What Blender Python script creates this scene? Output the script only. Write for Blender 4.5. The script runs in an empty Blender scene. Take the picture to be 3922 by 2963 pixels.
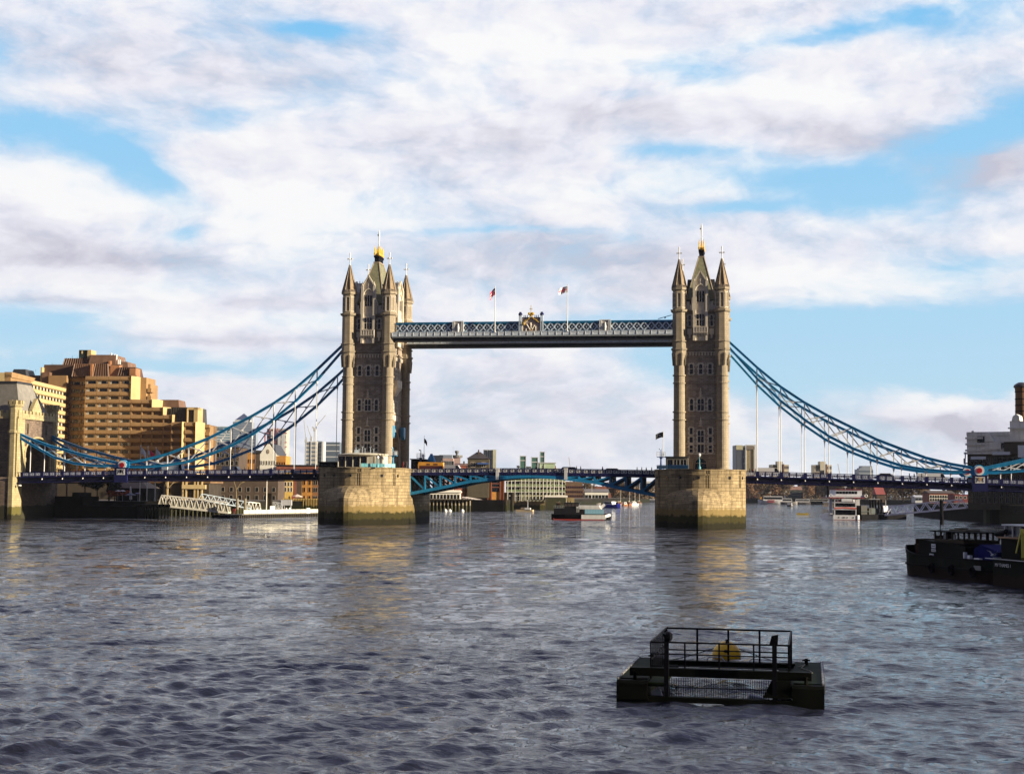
import bpy, math, random
import numpy as np
from mathutils import Vector, Matrix
random.seed(7)
PI = math.pi
R = math.radians
scene = bpy.context.scene
col = scene.collection

# ------------------------------------------------------------------ camera
FPX, YAW, PIT, ROL = 5604.4, 0.15911, 0.07236, 0.00831      # focal length in photo pixels, angles in radians
CAM = Vector((52.24, -356.3, 7.69))
FW = Vector((-math.sin(YAW)*math.cos(PIT), math.cos(YAW)*math.cos(PIT), math.sin(PIT)))
_r = Vector((math.cos(YAW), math.sin(YAW), 0)); _u = _r.cross(FW)
RT = _r*math.cos(ROL) + _u*math.sin(ROL)
UP = -_r*math.sin(ROL) + _u*math.cos(ROL)
cam = bpy.data.cameras.new('camera')
cam.sensor_width = 36; cam.lens = 36*FPX/3922; cam.clip_end = 60000; cam.clip_start = 0.5
cob = bpy.data.objects.new('camera', cam); col.objects.link(cob)
mw = Matrix((RT, UP, -FW)).transposed().to_4x4(); mw.translation = CAM
cob.matrix_world = mw
scene.camera = cob

# where a direction seen in the photograph meets a real plane of the place
def ray(px, py): return FW*FPX + RT*(px-1961) - UP*(py-1481.5)
def U(px, py, Y):                      # world X, Z on the vertical plane Y
    d = ray(px, py); t = (Y-CAM.y)/d.y; q = CAM + d*t; return q.x, q.z
def G(px, py, Z=0.0):                  # world X, Y on the level Z
    d = ray(px, py); t = (Z-CAM.z)/d.z; q = CAM + d*t; return q.x, q.y
def DP(px, depth, py=1885):            # point at a distance along the view
    d = ray(px, py); return CAM + d*(depth/FPX)

# ------------------------------------------------------------------ light
SUN_AZ, SUN_EL = R(81), R(14.5)        # to the right of the upstream direction
sdir = Vector((math.sin(SUN_AZ)*math.cos(SUN_EL), -math.cos(SUN_AZ)*math.cos(SUN_EL), math.sin(SUN_EL)))
sl = bpy.data.lights.new('sun', 'SUN'); sl.energy = 5.0; sl.angle = R(0.5); sl.color = (1, .85, .62)
so = bpy.data.objects.new('sun', sl); col.objects.link(so)
so.rotation_euler = sdir.to_track_quat('Z', 'Y').to_euler()

scene.view_settings.view_transform = 'Standard'; scene.view_settings.look = 'None'
scene.view_settings.exposure = 1.0; scene.view_settings.gamma = 1.0

def build_world():
    w = bpy.data.worlds.new('World'); scene.world = w; w.use_nodes = True
    nt = w.node_tree; N = nt.nodes; L = nt.links; N.clear()
    def nd(t, **k):
        n = N.new(t)
        for a, b in k.items(): setattr(n, a, b)
        return n
    def setin(n, i, v):
        if hasattr(v, 'is_output'): L.new(v, n.inputs[i])
        else: n.inputs[i].default_value = v
    def M(op, a, b=0.0, c=None, clamp=False):
        n = nd('ShaderNodeMath', operation=op, use_clamp=clamp); setin(n, 0, a); setin(n, 1, b)
        if c is not None: setin(n, 2, c)
        return n.outputs[0]
    def V(op, a, b=(0, 0, 0)):
        n = nd('ShaderNodeVectorMath', operation=op); setin(n, 0, a); setin(n, 1, b)
        return n.outputs['Value'] if op in ('DOT_PRODUCT', 'LENGTH') else n.outputs[0]
    def mix(f, a, b):
        n = nd('ShaderNodeMix', data_type='RGBA'); setin(n, 0, f); setin(n, 6, a); setin(n, 7, b); return n.outputs[2]
    def noise(v, s, det=5, rough=.55, dist=0.0):
        n = nd('ShaderNodeTexNoise'); setin(n, 'Vector', v); n.inputs['Scale'].default_value = s
        n.inputs['Detail'].default_value = det; n.inputs['Roughness'].default_value = rough
        n.inputs['Distortion'].default_value = dist; return n
    dirv = V('NORMALIZE', nd('ShaderNodeTexCoord').outputs['Generated'])
    fx = V('DOT_PRODUCT', dirv, (math.cos(YAW), math.sin(YAW), 0))
    fy = V('DOT_PRODUCT', dirv, (-math.sin(YAW), math.cos(YAW), 0))
    az = M('ARCTAN2', fx, fy)
    dz = V('DOT_PRODUCT', dirv, (0, 0, 1))
    el = M('ARCSINE', M('MINIMUM', dz, .9999))
    cmb = nd('ShaderNodeCombineXYZ'); setin(cmb, 0, az); setin(cmb, 1, el); p = cmb.outputs[0]
    # cloud texture space: flattened towards the horizon
    den = M('ADD', M('MAXIMUM', dz, 0.0), .30)
    c3 = nd('ShaderNodeCombineXYZ'); setin(c3, 0, M('DIVIDE', fx, den)); setin(c3, 1, M('DIVIDE', fy, den)); setin(c3, 2, M('MULTIPLY', dz, 3.0))
    q = c3.outputs[0]
    warp = noise(q, 2.2, 6, .6, .3)
    wv = V('SUBTRACT', warp.outputs['Color'], (.5, .5, .5))
    pw = V('ADD', p, V('MULTIPLY', wv, (.11, .05, 0)))
    n1 = noise(V('ADD', q, V('MULTIPLY', wv, (.5, .5, .5))), 2.6, 8, .58).outputs['Fac']
    n2 = noise(V('MULTIPLY', pw, (1, 1.8, 1)), 8.5, 8, .58).outputs['Fac']
    n2b = noise(V('MULTIPLY', V('ADD', pw, (.010, .008, 0)), (1, 1.8, 1)), 8.5, 6, .58).outputs['Fac']
    n3 = noise(V('MULTIPLY', pw, (1, 1.8, 1)), 34, 7, .62).outputs['Fac']
    def blob(x, y, rx, ry, tilt=0):
        x *= 1.773; y *= 1.773; rx *= 1.773; ry *= 1.773
        d = ray(x, y).normalized()
        a0 = math.atan2(d.x*math.cos(YAW)+d.y*math.sin(YAW), -d.x*math.sin(YAW)+d.y*math.cos(YAW)); e0 = math.asin(d.z)
        s = V('SUBTRACT', pw, (a0, e0, 0))
        if tilt:
            n = nd('ShaderNodeVectorRotate', rotation_type='Z_AXIS'); L.new(s, n.inputs['Vector']); n.inputs['Angle'].default_value = -tilt; s = n.outputs[0]
        s = V('MULTIPLY', s, (FPX/rx, FPX/ry, 0))
        return M('POWER', 2.718, M('MULTIPLY', V('DOT_PRODUCT', s, s), -.7))
    def field(lst):
        acc = None
        for b in lst:
            v = M('MULTIPLY', blob(*b[:4], *(b[5:6])), b[4])
            acc = v if acc is None else M('ADD', acc, v)
        return acc
    blue = field([(60, 262, 120, 34, .75), (300, 372, 80, 30, .85, -.5), (215, 320, 80, 28, .6), (715, 62, 80, 18, .8), (5, 130, 45, 40, .5),
                  (1480, 150, 130, 26, .85), (1330, 195, 70, 10, .4), (1780, 66, 210, 20, .75, .1), (2090, 40, 170, 50, .7), (2120, 262, 160, 38, 1.0, .15),
                  (1490, 318, 120, 16, .7), (1800, 385, 200, 46, 1.05, -.08), (1620, 440, 110, 14, .8), (1090, 505, 170, 10, .45), (410, 500, 40, 14, .7),
                  (60, 700, 170, 60, 1.0), (330, 800, 300, 26, .9), (1880, 700, 380, 46, 1.2), (1770, 800, 300, 70, 1.2), (2150, 800, 140, 60, 1.0), (1250, 690, 120, 26, .45), (2140, 560, 90, 14, .4),
                  (1000, 760, 120, 10, .3), (480, 260, 50, 20, .5), (2075, 895, 120, 30, -1.3)])
    grey = field([(330, 560, 190, 26, .8), (110, 520, 120, 30, .6), (110, 648, 120, 12, .9), (560, 655, 160, 20, .5), (1180, 550, 240, 40, .7), (1450, 590, 150, 45, .6),
                  (1900, 280, 230, 40, .8, -.12), (2120, 350, 150, 45, 1.0), (640, 150, 240, 70, .5), (1080, 300, 180, 50, .5), (2060, 915, 110, 26, 1.0),
                  (200, 130, 180, 40, .4), (1300, 230, 180, 30, .4), (1150, 860, 400, 60, .35), (450, 740, 200, 12, .6), (60, 560, 80, 20, .4)])
    white = field([(640, 450, 190, 50, .8), (1120, 120, 240, 40, .7), (170, 390, 160, 34, 1.0, -.2), (1880, 585, 280, 28, 1.0), (580, 560, 90, 30, .8), (640, 700, 130, 20, .8),
                   (1480, 385, 220, 24, .8, .1), (2000, 870, 60, 12, .9), (1700, 190, 180, 28, .6), (880, 190, 180, 60, .4), (400, 620, 120, 18, .5)])
    # blue sky: the physical sky, deepened away from the horizon as the phone camera shows it
    sky = nd('ShaderNodeTexSky', sky_type='NISHITA'); sky.sun_disc = False; sky.sun_elevation = SUN_EL
    sky.sun_rotation = math.atan2(sdir.x, sdir.y); sky.air_density = 1.0; sky.dust_density = .6; sky.ozone_density = 1.5
    t = M('MULTIPLY', M('MAXIMUM', el, 0.0), 1/.33, clamp=True)
    tint = mix(t, (5.6, 8.1, 9.7, 1), (2.1, 6.0, 9.9, 1))
    skyc = mix(.12, tint, sky.outputs[0])
    # cover
    thr = M('ADD', M('MULTIPLY', M('SUBTRACT', n1, .5), 1.5), M('MULTIPLY', M('SUBTRACT', n2, .5), 1.35))
    thr = M('ADD', thr, M('MULTIPLY', M('SUBTRACT', n3, .5), .55))
    cov = M('SUBTRACT', M('ADD', .86, thr), M('MULTIPLY', blue, 1.0))
    mr = nd('ShaderNodeMapRange', interpolation_type='SMOOTHSTEP'); setin(mr, 0, cov); mr.inputs[1].default_value = -.08; mr.inputs[2].default_value = 1.02
    cover = mr.outputs[0]
    g = M('ADD', M('SUBTRACT', M('MULTIPLY', grey, 1.15), M('MULTIPLY', white, 1.0)), M('MULTIPLY', M('SUBTRACT', .5, n2), 1.3))
    g = M('ADD', g, M('MULTIPLY', M('SUBTRACT', .5, n1), .7))
    g = M('ADD', g, M('MULTIPLY', M('SUBTRACT', n2b, n2), 3.6))
    g = M('ADD', g, M('MULTIPLY', M('SUBTRACT', .5, n3), .3))
    g = M('ADD', M('MULTIPLY', g, .6), .33, clamp=True)
    ramp = nd('ShaderNodeValToRGB'); setin(ramp, 0, g); e = ramp.color_ramp.elements
    e[0].position = 0; e[0].color = (.97, .97, .98, 1); e[1].position = 1; e[1].color = (.57, .56, .66, 1)
    k = e.new(.4); k.color = (.84, .84, .92, 1)
    cl = V('MULTIPLY', ramp.outputs[0], (10, 10, 10))
    final = mix(cover, skyc, cl)
    # unseen sky overhead and behind, darkened and blued to cut fill and tint reflections
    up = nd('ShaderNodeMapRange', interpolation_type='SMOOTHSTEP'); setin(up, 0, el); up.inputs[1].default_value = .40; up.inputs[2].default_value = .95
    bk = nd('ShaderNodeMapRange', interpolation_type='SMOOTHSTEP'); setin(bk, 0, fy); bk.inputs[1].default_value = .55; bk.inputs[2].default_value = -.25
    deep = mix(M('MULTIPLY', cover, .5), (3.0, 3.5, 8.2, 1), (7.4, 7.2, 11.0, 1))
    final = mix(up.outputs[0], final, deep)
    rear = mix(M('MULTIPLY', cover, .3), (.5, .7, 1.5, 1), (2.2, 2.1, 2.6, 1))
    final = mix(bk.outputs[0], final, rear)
    # below the horizon: dim grey, hidden by water and land
    lo = M('GREATER_THAN', dz, -.02)
    final = mix(lo, (.6, .6, .7, 1), final)
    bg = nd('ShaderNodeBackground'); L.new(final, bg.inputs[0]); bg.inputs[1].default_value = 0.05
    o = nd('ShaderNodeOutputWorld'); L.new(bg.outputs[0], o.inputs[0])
    w.cycles.sampling_method = 'MANUAL'; w.cycles.sample_map_resolution = 512
build_world()

# ------------------------------------------------------------------ materials
MATS = {}
def mat(name, c, rough=.7, var=.12, scale=1.0, metal=0.0, spec=.4, kind=None, **k):
    if name in MATS: return MATS[name]
    m = bpy.data.materials.new(name); m.use_nodes = True; nt = m.node_tree; N = nt.nodes; L = nt.links
    b = N['Principled BSDF']; b.inputs['Roughness'].default_value = rough; b.inputs['Metallic'].default_value = metal
    b.inputs['Specular IOR Level'].default_value = spec
    if 'emit' in k:
        b.inputs['Emission Color'].default_value = (*c, 1); b.inputs['Emission Strength'].default_value = k['emit']
    b.inputs['Base Color'].default_value = (*c, 1)
    tc = N.new('ShaderNodeTexCoord')
    def noise(s, det=5):
        n = N.new('ShaderNodeTexNoise'); n.inputs['Scale'].default_value = s; n.inputs['Detail'].default_value = det
        L.new(tc.outputs['Object'], n.inputs['Vector']); return n
    def mixc(f, a, bb, mode='MIX'):
        n = N.new('ShaderNodeMix'); n.data_type = 'RGBA'; n.blend_type = mode
        for i, v in ((0, f), (6, a), (7, bb)):
            if hasattr(v, 'is_output'): L.new(v, n.inputs[i])
            else: n.inputs[i].default_value = v
        return n.outputs[2]
    out = None
    if kind == 'brick':
        sx = N.new('ShaderNodeSeparateXYZ'); L.new(tc.outputs['UV' if k.get('uv') else 'Object'], sx.inputs[0])
        cb = N.new('ShaderNodeCombineXYZ')
        if k.get('uv'): L.new(sx.outputs[0], cb.inputs[0]); L.new(sx.outputs[1], cb.inputs[1])
        else:
            ad = N.new('ShaderNodeMath'); L.new(sx.outputs[0], ad.inputs[0]); L.new(sx.outputs[1], ad.inputs[1])
            L.new(ad.outputs[0], cb.inputs[0]); L.new(sx.outputs[2], cb.inputs[1])
        br = N.new('ShaderNodeTexBrick'); L.new(cb.outputs[0], br.inputs['Vector'])
        br.inputs['Scale'].default_value = 1; br.inputs['Brick Width'].default_value = k.get('bw', 1.2); br.inputs['Row Height'].default_value = k.get('bh', .6)
        br.inputs['Mortar Size'].default_value = k.get('ms', .04); br.inputs['Mortar Smooth'].default_value = .3; br.inputs['Bias'].default_value = 0
        s = k.get('spread', .25)
        br.inputs['Color1'].default_value = (*[min(1, x*(1+s)) for x in c], 1); br.inputs['Color2'].default_value = (*[x*(1-s) for x in c], 1)
        br.inputs['Mortar'].default_value = (*[x*k.get('mort', .45) for x in c], 1)
        out = br.outputs[0]
        bp = N.new('ShaderNodeBump'); bp.inputs['Strength'].default_value = .5; bp.inputs['Distance'].default_value = .05
        L.new(br.outputs['Fac'], bp.inputs['Height']); bp.invert = True; L.new(bp.outputs[0], b.inputs['Normal'])
    base = out if out is not None else (*c, 1)
    n = noise(scale); n2 = noise(scale*.17, 3)
    mr = N.new('ShaderNodeMapRange'); L.new(n.outputs['Fac'], mr.inputs[0]); mr.inputs[1].default_value = .3; mr.inputs[2].default_value = .7
    mr.inputs[3].default_value = 1-var; mr.inputs[4].default_value = 1+var
    mr2 = N.new('ShaderNodeMapRange'); L.new(n2.outputs['Fac'], mr2.inputs[0]); mr2.inputs[1].default_value = .3; mr2.inputs[2].default_value = .7
    mr2.inputs[3].default_value = 1-var; mr2.inputs[4].default_value = 1+var
    mu = N.new('ShaderNodeMath'); mu.operation = 'MULTIPLY'; L.new(mr.outputs[0], mu.inputs[0]); L.new(mr2.outputs[0], mu.inputs[1])
    cb2 = N.new('ShaderNodeCombineXYZ')
    for i in range(3): L.new(mu.outputs[0], cb2.inputs[i])
    cur = mixc(1.0, base, cb2.outputs[0], 'MULTIPLY')
    if 'streak' in k:                                       # dark run-off streaks, rust, soot: (colour, amount)
        scol, amt = k['streak']
        mp = N.new('ShaderNodeMapping'); mp.inputs['Scale'].default_value = (1, 1, .12); L.new(tc.outputs['Object'], mp.inputs[0])
        sn = N.new('ShaderNodeTexNoise'); sn.inputs['Scale'].default_value = k.get('ss', 1.2); sn.inputs['Detail'].default_value = 6; L.new(mp.outputs[0], sn.inputs['Vector'])
        r = N.new('ShaderNodeMapRange'); L.new(sn.outputs['Fac'], r.inputs[0]); r.inputs[1].default_value = .5; r.inputs[2].default_value = .72; r.inputs[4].default_value = amt
        cur = mixc(r.outputs[0], cur, (*scol, 1))
    if 'tide' in k:                                         # weed line: list of (height, colour)
        sz = N.new('ShaderNodeSeparateXYZ'); L.new(tc.outputs['Object'], sz.inputs[0])
        tn = noise(.7, 7)
        for h, tcol in k['tide']:
            ad = N.new('ShaderNodeMath'); ad.operation = 'MULTIPLY_ADD'; L.new(tn.outputs['Fac'], ad.inputs[0]); ad.inputs[1].default_value = 1.9; L.new(sz.outputs[2], ad.inputs[2])
            r = N.new('ShaderNodeMapRange'); L.new(ad.outputs[0], r.inputs[0]); r.inputs[1].default_value = h+.95-.2; r.inputs[2].default_value = h+.95+.25
            r.inputs[3].default_value = .93; r.inputs[4].default_value = 0
            cur = mixc(r.outputs[0], cur, (*tcol, 1))
    L.new(cur, b.inputs['Base Color'])
    MATS[name] = m; return m

M_granite = mat('brown_granite', (.37, .30, .235), .85, .16, .8, kind='brick', bw=.9, bh=.42, ms=.03, spread=.22, streak=((.05, .04, .035), .35))
M_granite2 = mat('turret_stone', (.335, .28, .20), .8, .1, .9, kind='brick', bw=1.1, bh=.55, ms=.03, spread=.10, mort=.6, streak=((.16, .12, .08), .3))
M_trim = mat('portland_trim', (.68, .61, .50), .7, .12, 1.4, streak=((.12, .10, .08), .45))
M_trimd = mat('weathered_trim', (.32, .26, .195), .8, .2, 1.4, streak=((.08, .06, .05), .5))
M_pier = mat('pier_granite', (.33, .255, .145), .8, .15, .7, kind='brick', uv=True, bw=2.2, bh=.78, ms=.06, spread=.2, mort=.42,
             streak=((.085, .06, .035), .7), ss=.8, tide=[(4.4, (.20, .145, .055)), (2.9, (.024, .023, .005)), (1.2, (.012, .011, .004))], spec=.15)
M_slate = mat('green_slate', (.23, .225, .13), .6, .18, .8, kind='brick', bw=.6, bh=.35, ms=.02, spread=.15)
M_slated = mat('dark_slate', (.035, .035, .04), .5, .2, 1.0)
M_glass = mat('dark_window_glass', (.012, .013, .016), .12, .3, .6, spec=.5)
M_iron = mat('black_iron', (.008, .008, .010), .7, .2, 2, spec=.04)
M_gold = mat('gilding', (.85, .55, .10), .35, .15, 2, metal=.6)
M_goldd = mat('old_gilding', (.5, .30, .10), .5, .3, 3)
M_white = mat('white_paint', (.78, .78, .77), .45, .06, 1.0, streak=((.45, .42, .38), .3))
M_blue = mat('bridge_blue', (.012, .25, .50), .38, .14, 1.0, streak=((.01, .08, .16), .35))
M_blue2 = mat('bascule_blue', (.02, .25, .50), .4, .14, 1.0, streak=((.02, .10, .2), .35))
M_teal = mat('pale_teal_paint', (.16, .42, .50), .45, .12, 1.0)
M_navy = mat('navy_paint', (.014, .016, .085), .5, .15, 1.0, spec=.2)
M_navyd = mat('navy_girder', (.010, .011, .034), .6, .2, 1.0, spec=.12)
M_panel = mat('pale_parapet_panel', (.40, .42, .52), .5, .12, 1.5)
M_wpanel = mat('white_parapet_panel', (.66, .66, .62), .5, .12, 1.5)
M_pale = mat('pale_blue_paint', (.62, .72, .82), .45, .12, 1.0, streak=((.22, .27, .30), .4))
M_dgirder = mat('walkway_girder', (.022, .028, .032), .5, .25, .8, streak=((.12, .11, .10), .3))
M_red = mat('medallion_red', (.42, .015, .02), .4, .08, 1)
M_wood = mat('dark_timber', (.030, .024, .017), .85, .3, 1.2, spec=.08, streak=((.12, .09, .05), .4), tide=[(2.6, (.025, .028, .01))])
M_woodl = mat('weathered_timber', (.26, .22, .15), .85, .3, 1.2, streak=((.08, .06, .04), .4), tide=[(2.2, (.05, .05, .018))])
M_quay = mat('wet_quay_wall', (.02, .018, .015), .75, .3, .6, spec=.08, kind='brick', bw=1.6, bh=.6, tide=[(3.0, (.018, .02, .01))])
M_steel = mat('galvanised_steel', (.42, .46, .49), .45, .15, 2)
M_concrete = mat('pale_concrete', (.42, .40, .36), .8, .15, .6, streak=((.2, .18, .15), .4))

# ------------------------------------------------------------------ mesh helpers
class MB:
    def __init__(s): s.v = []; s.f = []; s.uv = None
    def add(s, vs, fs):
        o = len(s.v); s.v += [tuple(q) for q in vs]; s.f += [tuple(i+o for i in f) for f in fs]; return s
    def box(s, x0, x1, y0, y1, z0, z1):
        return s.add([(x0,y0,z0),(x1,y0,z0),(x1,y1,z0),(x0,y1,z0),(x0,y0,z1),(x1,y0,z1),(x1,y1,z1),(x0,y1,z1)],
                     [(0,3,2,1),(4,5,6,7),(0,1,5,4),(1,2,6,5),(2,3,7,6),(3,0,4,7)])
    def frus(s, a, b, z0, z1):          # frustum of two rectangles (x0,x1,y0,y1)
        return s.add([(a[0],a[2],z0),(a[1],a[2],z0),(a[1],a[3],z0),(a[0],a[3],z0),(b[0],b[2],z1),(b[1],b[2],z1),(b[1],b[3],z1),(b[0],b[3],z1)],
                     [(0,3,2,1),(4,5,6,7),(0,1,5,4),(1,2,6,5),(2,3,7,6),(3,0,4,7)])
    def lathe(s, cx, cy, prof, n=16, ph=0.0, cap=True):
        vs = []
        for z, r in prof:
            vs += [(cx+r*math.cos(ph+2*PI*i/n), cy+r*math.sin(ph+2*PI*i/n), z) for i in range(n)]
        fs = []
        for j in range(len(prof)-1):
            for i in range(n):
                a = j*n+i; b = j*n+(i+1) % n; fs.append((a, b, b+n, a+n))
        if cap: fs.append(tuple(range(n-1, -1, -1))); fs.append(tuple(range((len(prof)-1)*n, len(prof)*n)))
        return s.add(vs, fs)
    def bar(s, p, q, w, h=None, up=(0, 0, 1)):
        h = h or w; p = Vector(p); q = Vector(q); d = (q-p)
        if d.length < 1e-6: return s
        d.normalize(); u = Vector(up)
        if abs(d.dot(u)) > .98: u = Vector((1, 0, 0))
        a = d.cross(u).normalized(); b = a.cross(d)
        vs = [e + a*(i*w/2) + b*(j*h/2) for e in (p, q) for i, j in ((-1,-1),(1,-1),(1,1),(-1,1))]
        return s.add(vs, [(0,3,2,1),(4,5,6,7),(0,1,5,4),(1,2,6,5),(2,3,7,6),(3,0,4,7)])
    def tube(s, pts, r, n=8):
        for a, b in zip(pts[:-1], pts[1:]): s.rod(a, b, r, r, n)
        return s
    def rod(s, p, q, r0, r1=None, n=8):
        r1 = r0 if r1 is None else r1; p = Vector(p); q = Vector(q); d = (q-p).normalized()
        u = Vector((0, 0, 1)) if abs(d.z) < .95 else Vector((1, 0, 0)); a = d.cross(u).normalized(); b = a.cross(d)
        vs = [e + (a*math.cos(2*PI*i/n)+b*math.sin(2*PI*i/n))*r for e, r in ((p, r0), (q, r1)) for i in range(n)]
        return s.add(vs, [(i, (i+1) % n, n+(i+1) % n, n+i) for i in range(n)] + [tuple(range(n-1, -1, -1)), tuple(range(n, 2*n))])
    def prism(s, poly, a, b, axis='y'):  # poly in the two other axes
        n = len(poly)
        f = {'y': lambda p, t: (p[0], t, p[1]), 'x': lambda p, t: (t, p[0], p[1]), 'z': lambda p, t: (p[0], p[1], t)}[axis]
        return s.add([f(p, a) for p in poly] + [f(p, b) for p in poly],
                     [tuple(range(n)), tuple(range(2*n-1, n-1, -1))] + [(i, i+n, (i+1) % n+n, (i+1) % n) for i in range(n)])
    def ribbon(s, pts, w, h):            # bar swept along points in the XZ plane at depth y (box section, mitred)
        vs = []
        for i, p in enumerate(pts):
            a = Vector(pts[max(i-1, 0)]); b = Vector(pts[min(i+1, len(pts)-1)]); d = (b-a).normalized(); n = Vector((-d.z, 0, d.x))
            p = Vector(p)
            vs += [p-n*h/2+Vector((0,-w/2,0)), p+n*h/2+Vector((0,-w/2,0)), p+n*h/2+Vector((0,w/2,0)), p-n*h/2+Vector((0,w/2,0))]
        fs = [(0,1,2,3), tuple(4*(len(pts)-1)+k for k in (3,2,1,0))]
        for i in range(len(pts)-1):
            for k in range(4):
                a = 4*i+k; b = 4*i+(k+1) % 4; fs.append((a, a+4, b+4, b))
        return s.add(vs, fs)
    def ball(s, c, r, n=10, sz=1.0):
        prof = [(c[2]+r*sz*math.sin(t), max(r*math.cos(t), .001)) for t in [(-.5+i/(n/2+1))*PI for i in range(int(n/2)+2)]]
        return s.lathe(c[0], c[1], prof, n)
    def mesh(s, name, m, smooth=False):
        me = bpy.data.meshes.new(name); me.from_pydata([tuple(v) for v in s.v], [], s.f)
        me.materials.append(m)
        if s.uv:
            ul = me.uv_layers.new(name='UVMap'); k = 0
            for fi, poly in enumerate(me.polygons):
                for li, vi in zip(poly.loop_indices, poly.vertices): ul.data[li].uv = s.uv[fi][list(s.f[fi]).index(vi)]
        me.validate(); 
        import bmesh
        bm = bmesh.new(); bm.from_mesh(me); bmesh.ops.recalc_face_normals(bm, faces=bm.faces); bm.to_mesh(me); bm.free()
        if smooth:
            for p in me.polygons: p.use_smooth = True
        return me
    def build(s, name, m, parent=None, loc=(0, 0, 0), rz=0.0, smooth=False):
        return put(name, s.mesh(name, m, smooth), parent, loc, rz)
def put(name, me, parent=None, loc=(0, 0, 0), rz=0.0):
    o = bpy.data.objects.new(name, me); col.objects.link(o); o.location = loc; o.rotation_euler = (0, 0, rz)
    if parent is not None: o.parent = parent
    return o
def tag(o, label=None, cat=None, group=None, kind=None):
    if label: o['label'] = label
    if cat: o['category'] = cat
    if group: o['group'] = group
    if kind: o['kind'] = kind
    return o
def thing(name, label, cat, loc=(0, 0, 0), rz=0.0, group=None):
    o = put(name, None, None, loc, rz); return tag(o, label, cat, group)
KIDS = {}
def dup(root, loc=None, rz=None, label=None, group=None):
    m = {}
    def cp(o, par):
        c = o.copy(); col.objects.link(c)
        if par is not None: c.parent = par
        for ch in o.children: cp(ch, c)
        return c
    c = cp(root, None)
    if loc is not None: c.location = loc
    if rz is not None: c.rotation_euler = (0, 0, rz)
    if label: c['label'] = label
    if group: c['group'] = group
    return c
# ------------------------------------------------------------------ windows shared by many buildings
WCACHE = {}
def window(parent, x, y, z0, w, h, rz=0.0, lights=1, transom=False, arched=False, trim=None, quoin=True, glass=None, name='window', frame_d=.12):
    trim = trim or M_trim; glass = glass or M_glass
    key = (round(w, 2), round(h, 2), lights, transom, arched, trim.name, quoin, glass.name, frame_d)
    if key not in WCACHE:
        f = MB(); d = frame_d
        ft = .24 if quoin else .1
        f.box(-w/2-ft, w/2+ft, -d, .05, -ft, 0)
        f.box(-w/2-ft, w/2+ft, -d, .05, h, h+ft)
        if quoin:
            n = max(2, int(h/.45))
            for i in range(n):
                e = .24 + (.2 if i % 2 == 0 else 0)
                for sg in (-1, 1):
                    a, b = sorted((sg*w/2, sg*(w/2+e))); f.box(a, b, -d, .05, i*h/n, (i+1)*h/n)
        else:
            f.box(-w/2-ft, -w/2, -d, .05, 0, h); f.box(w/2, w/2+ft, -d, .05, 0, h)
        for i in range(1, lights):
            xx = -w/2 + w*i/lights; f.box(xx-.07, xx+.07, -d*.7, .04, 0, h)
        if transom: f.box(-w/2, w/2, -d*.68, .04, h*.52-.06, h*.52+.06)
        if arched:
            lw = w/lights
            for i in range(lights):
                cx = -w/2+lw*(i+.5); hw = lw/2-(.07 if lights > 1 else 0); t0 = h-hw*1.1
                for sg in (-1, 1):
                    pts = [(cx+sg*hw, t0), (cx+sg*hw*.85, t0+hw*.5), (cx+sg*hw*.5, t0+hw*.85), (cx, h), (cx+sg*hw, h)]
                    f.prism(pts, -d*.6, .03)
        g = MB().box(-w/2, w/2, -.03, .02, 0, h)
        WCACHE[key] = (f.mesh(name, trim), g.mesh('pane', glass))
    a, b = WCACHE[key]
    o = put(name, a, parent, (x, y, z0), rz); put('pane', b, o)
    return o

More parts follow.
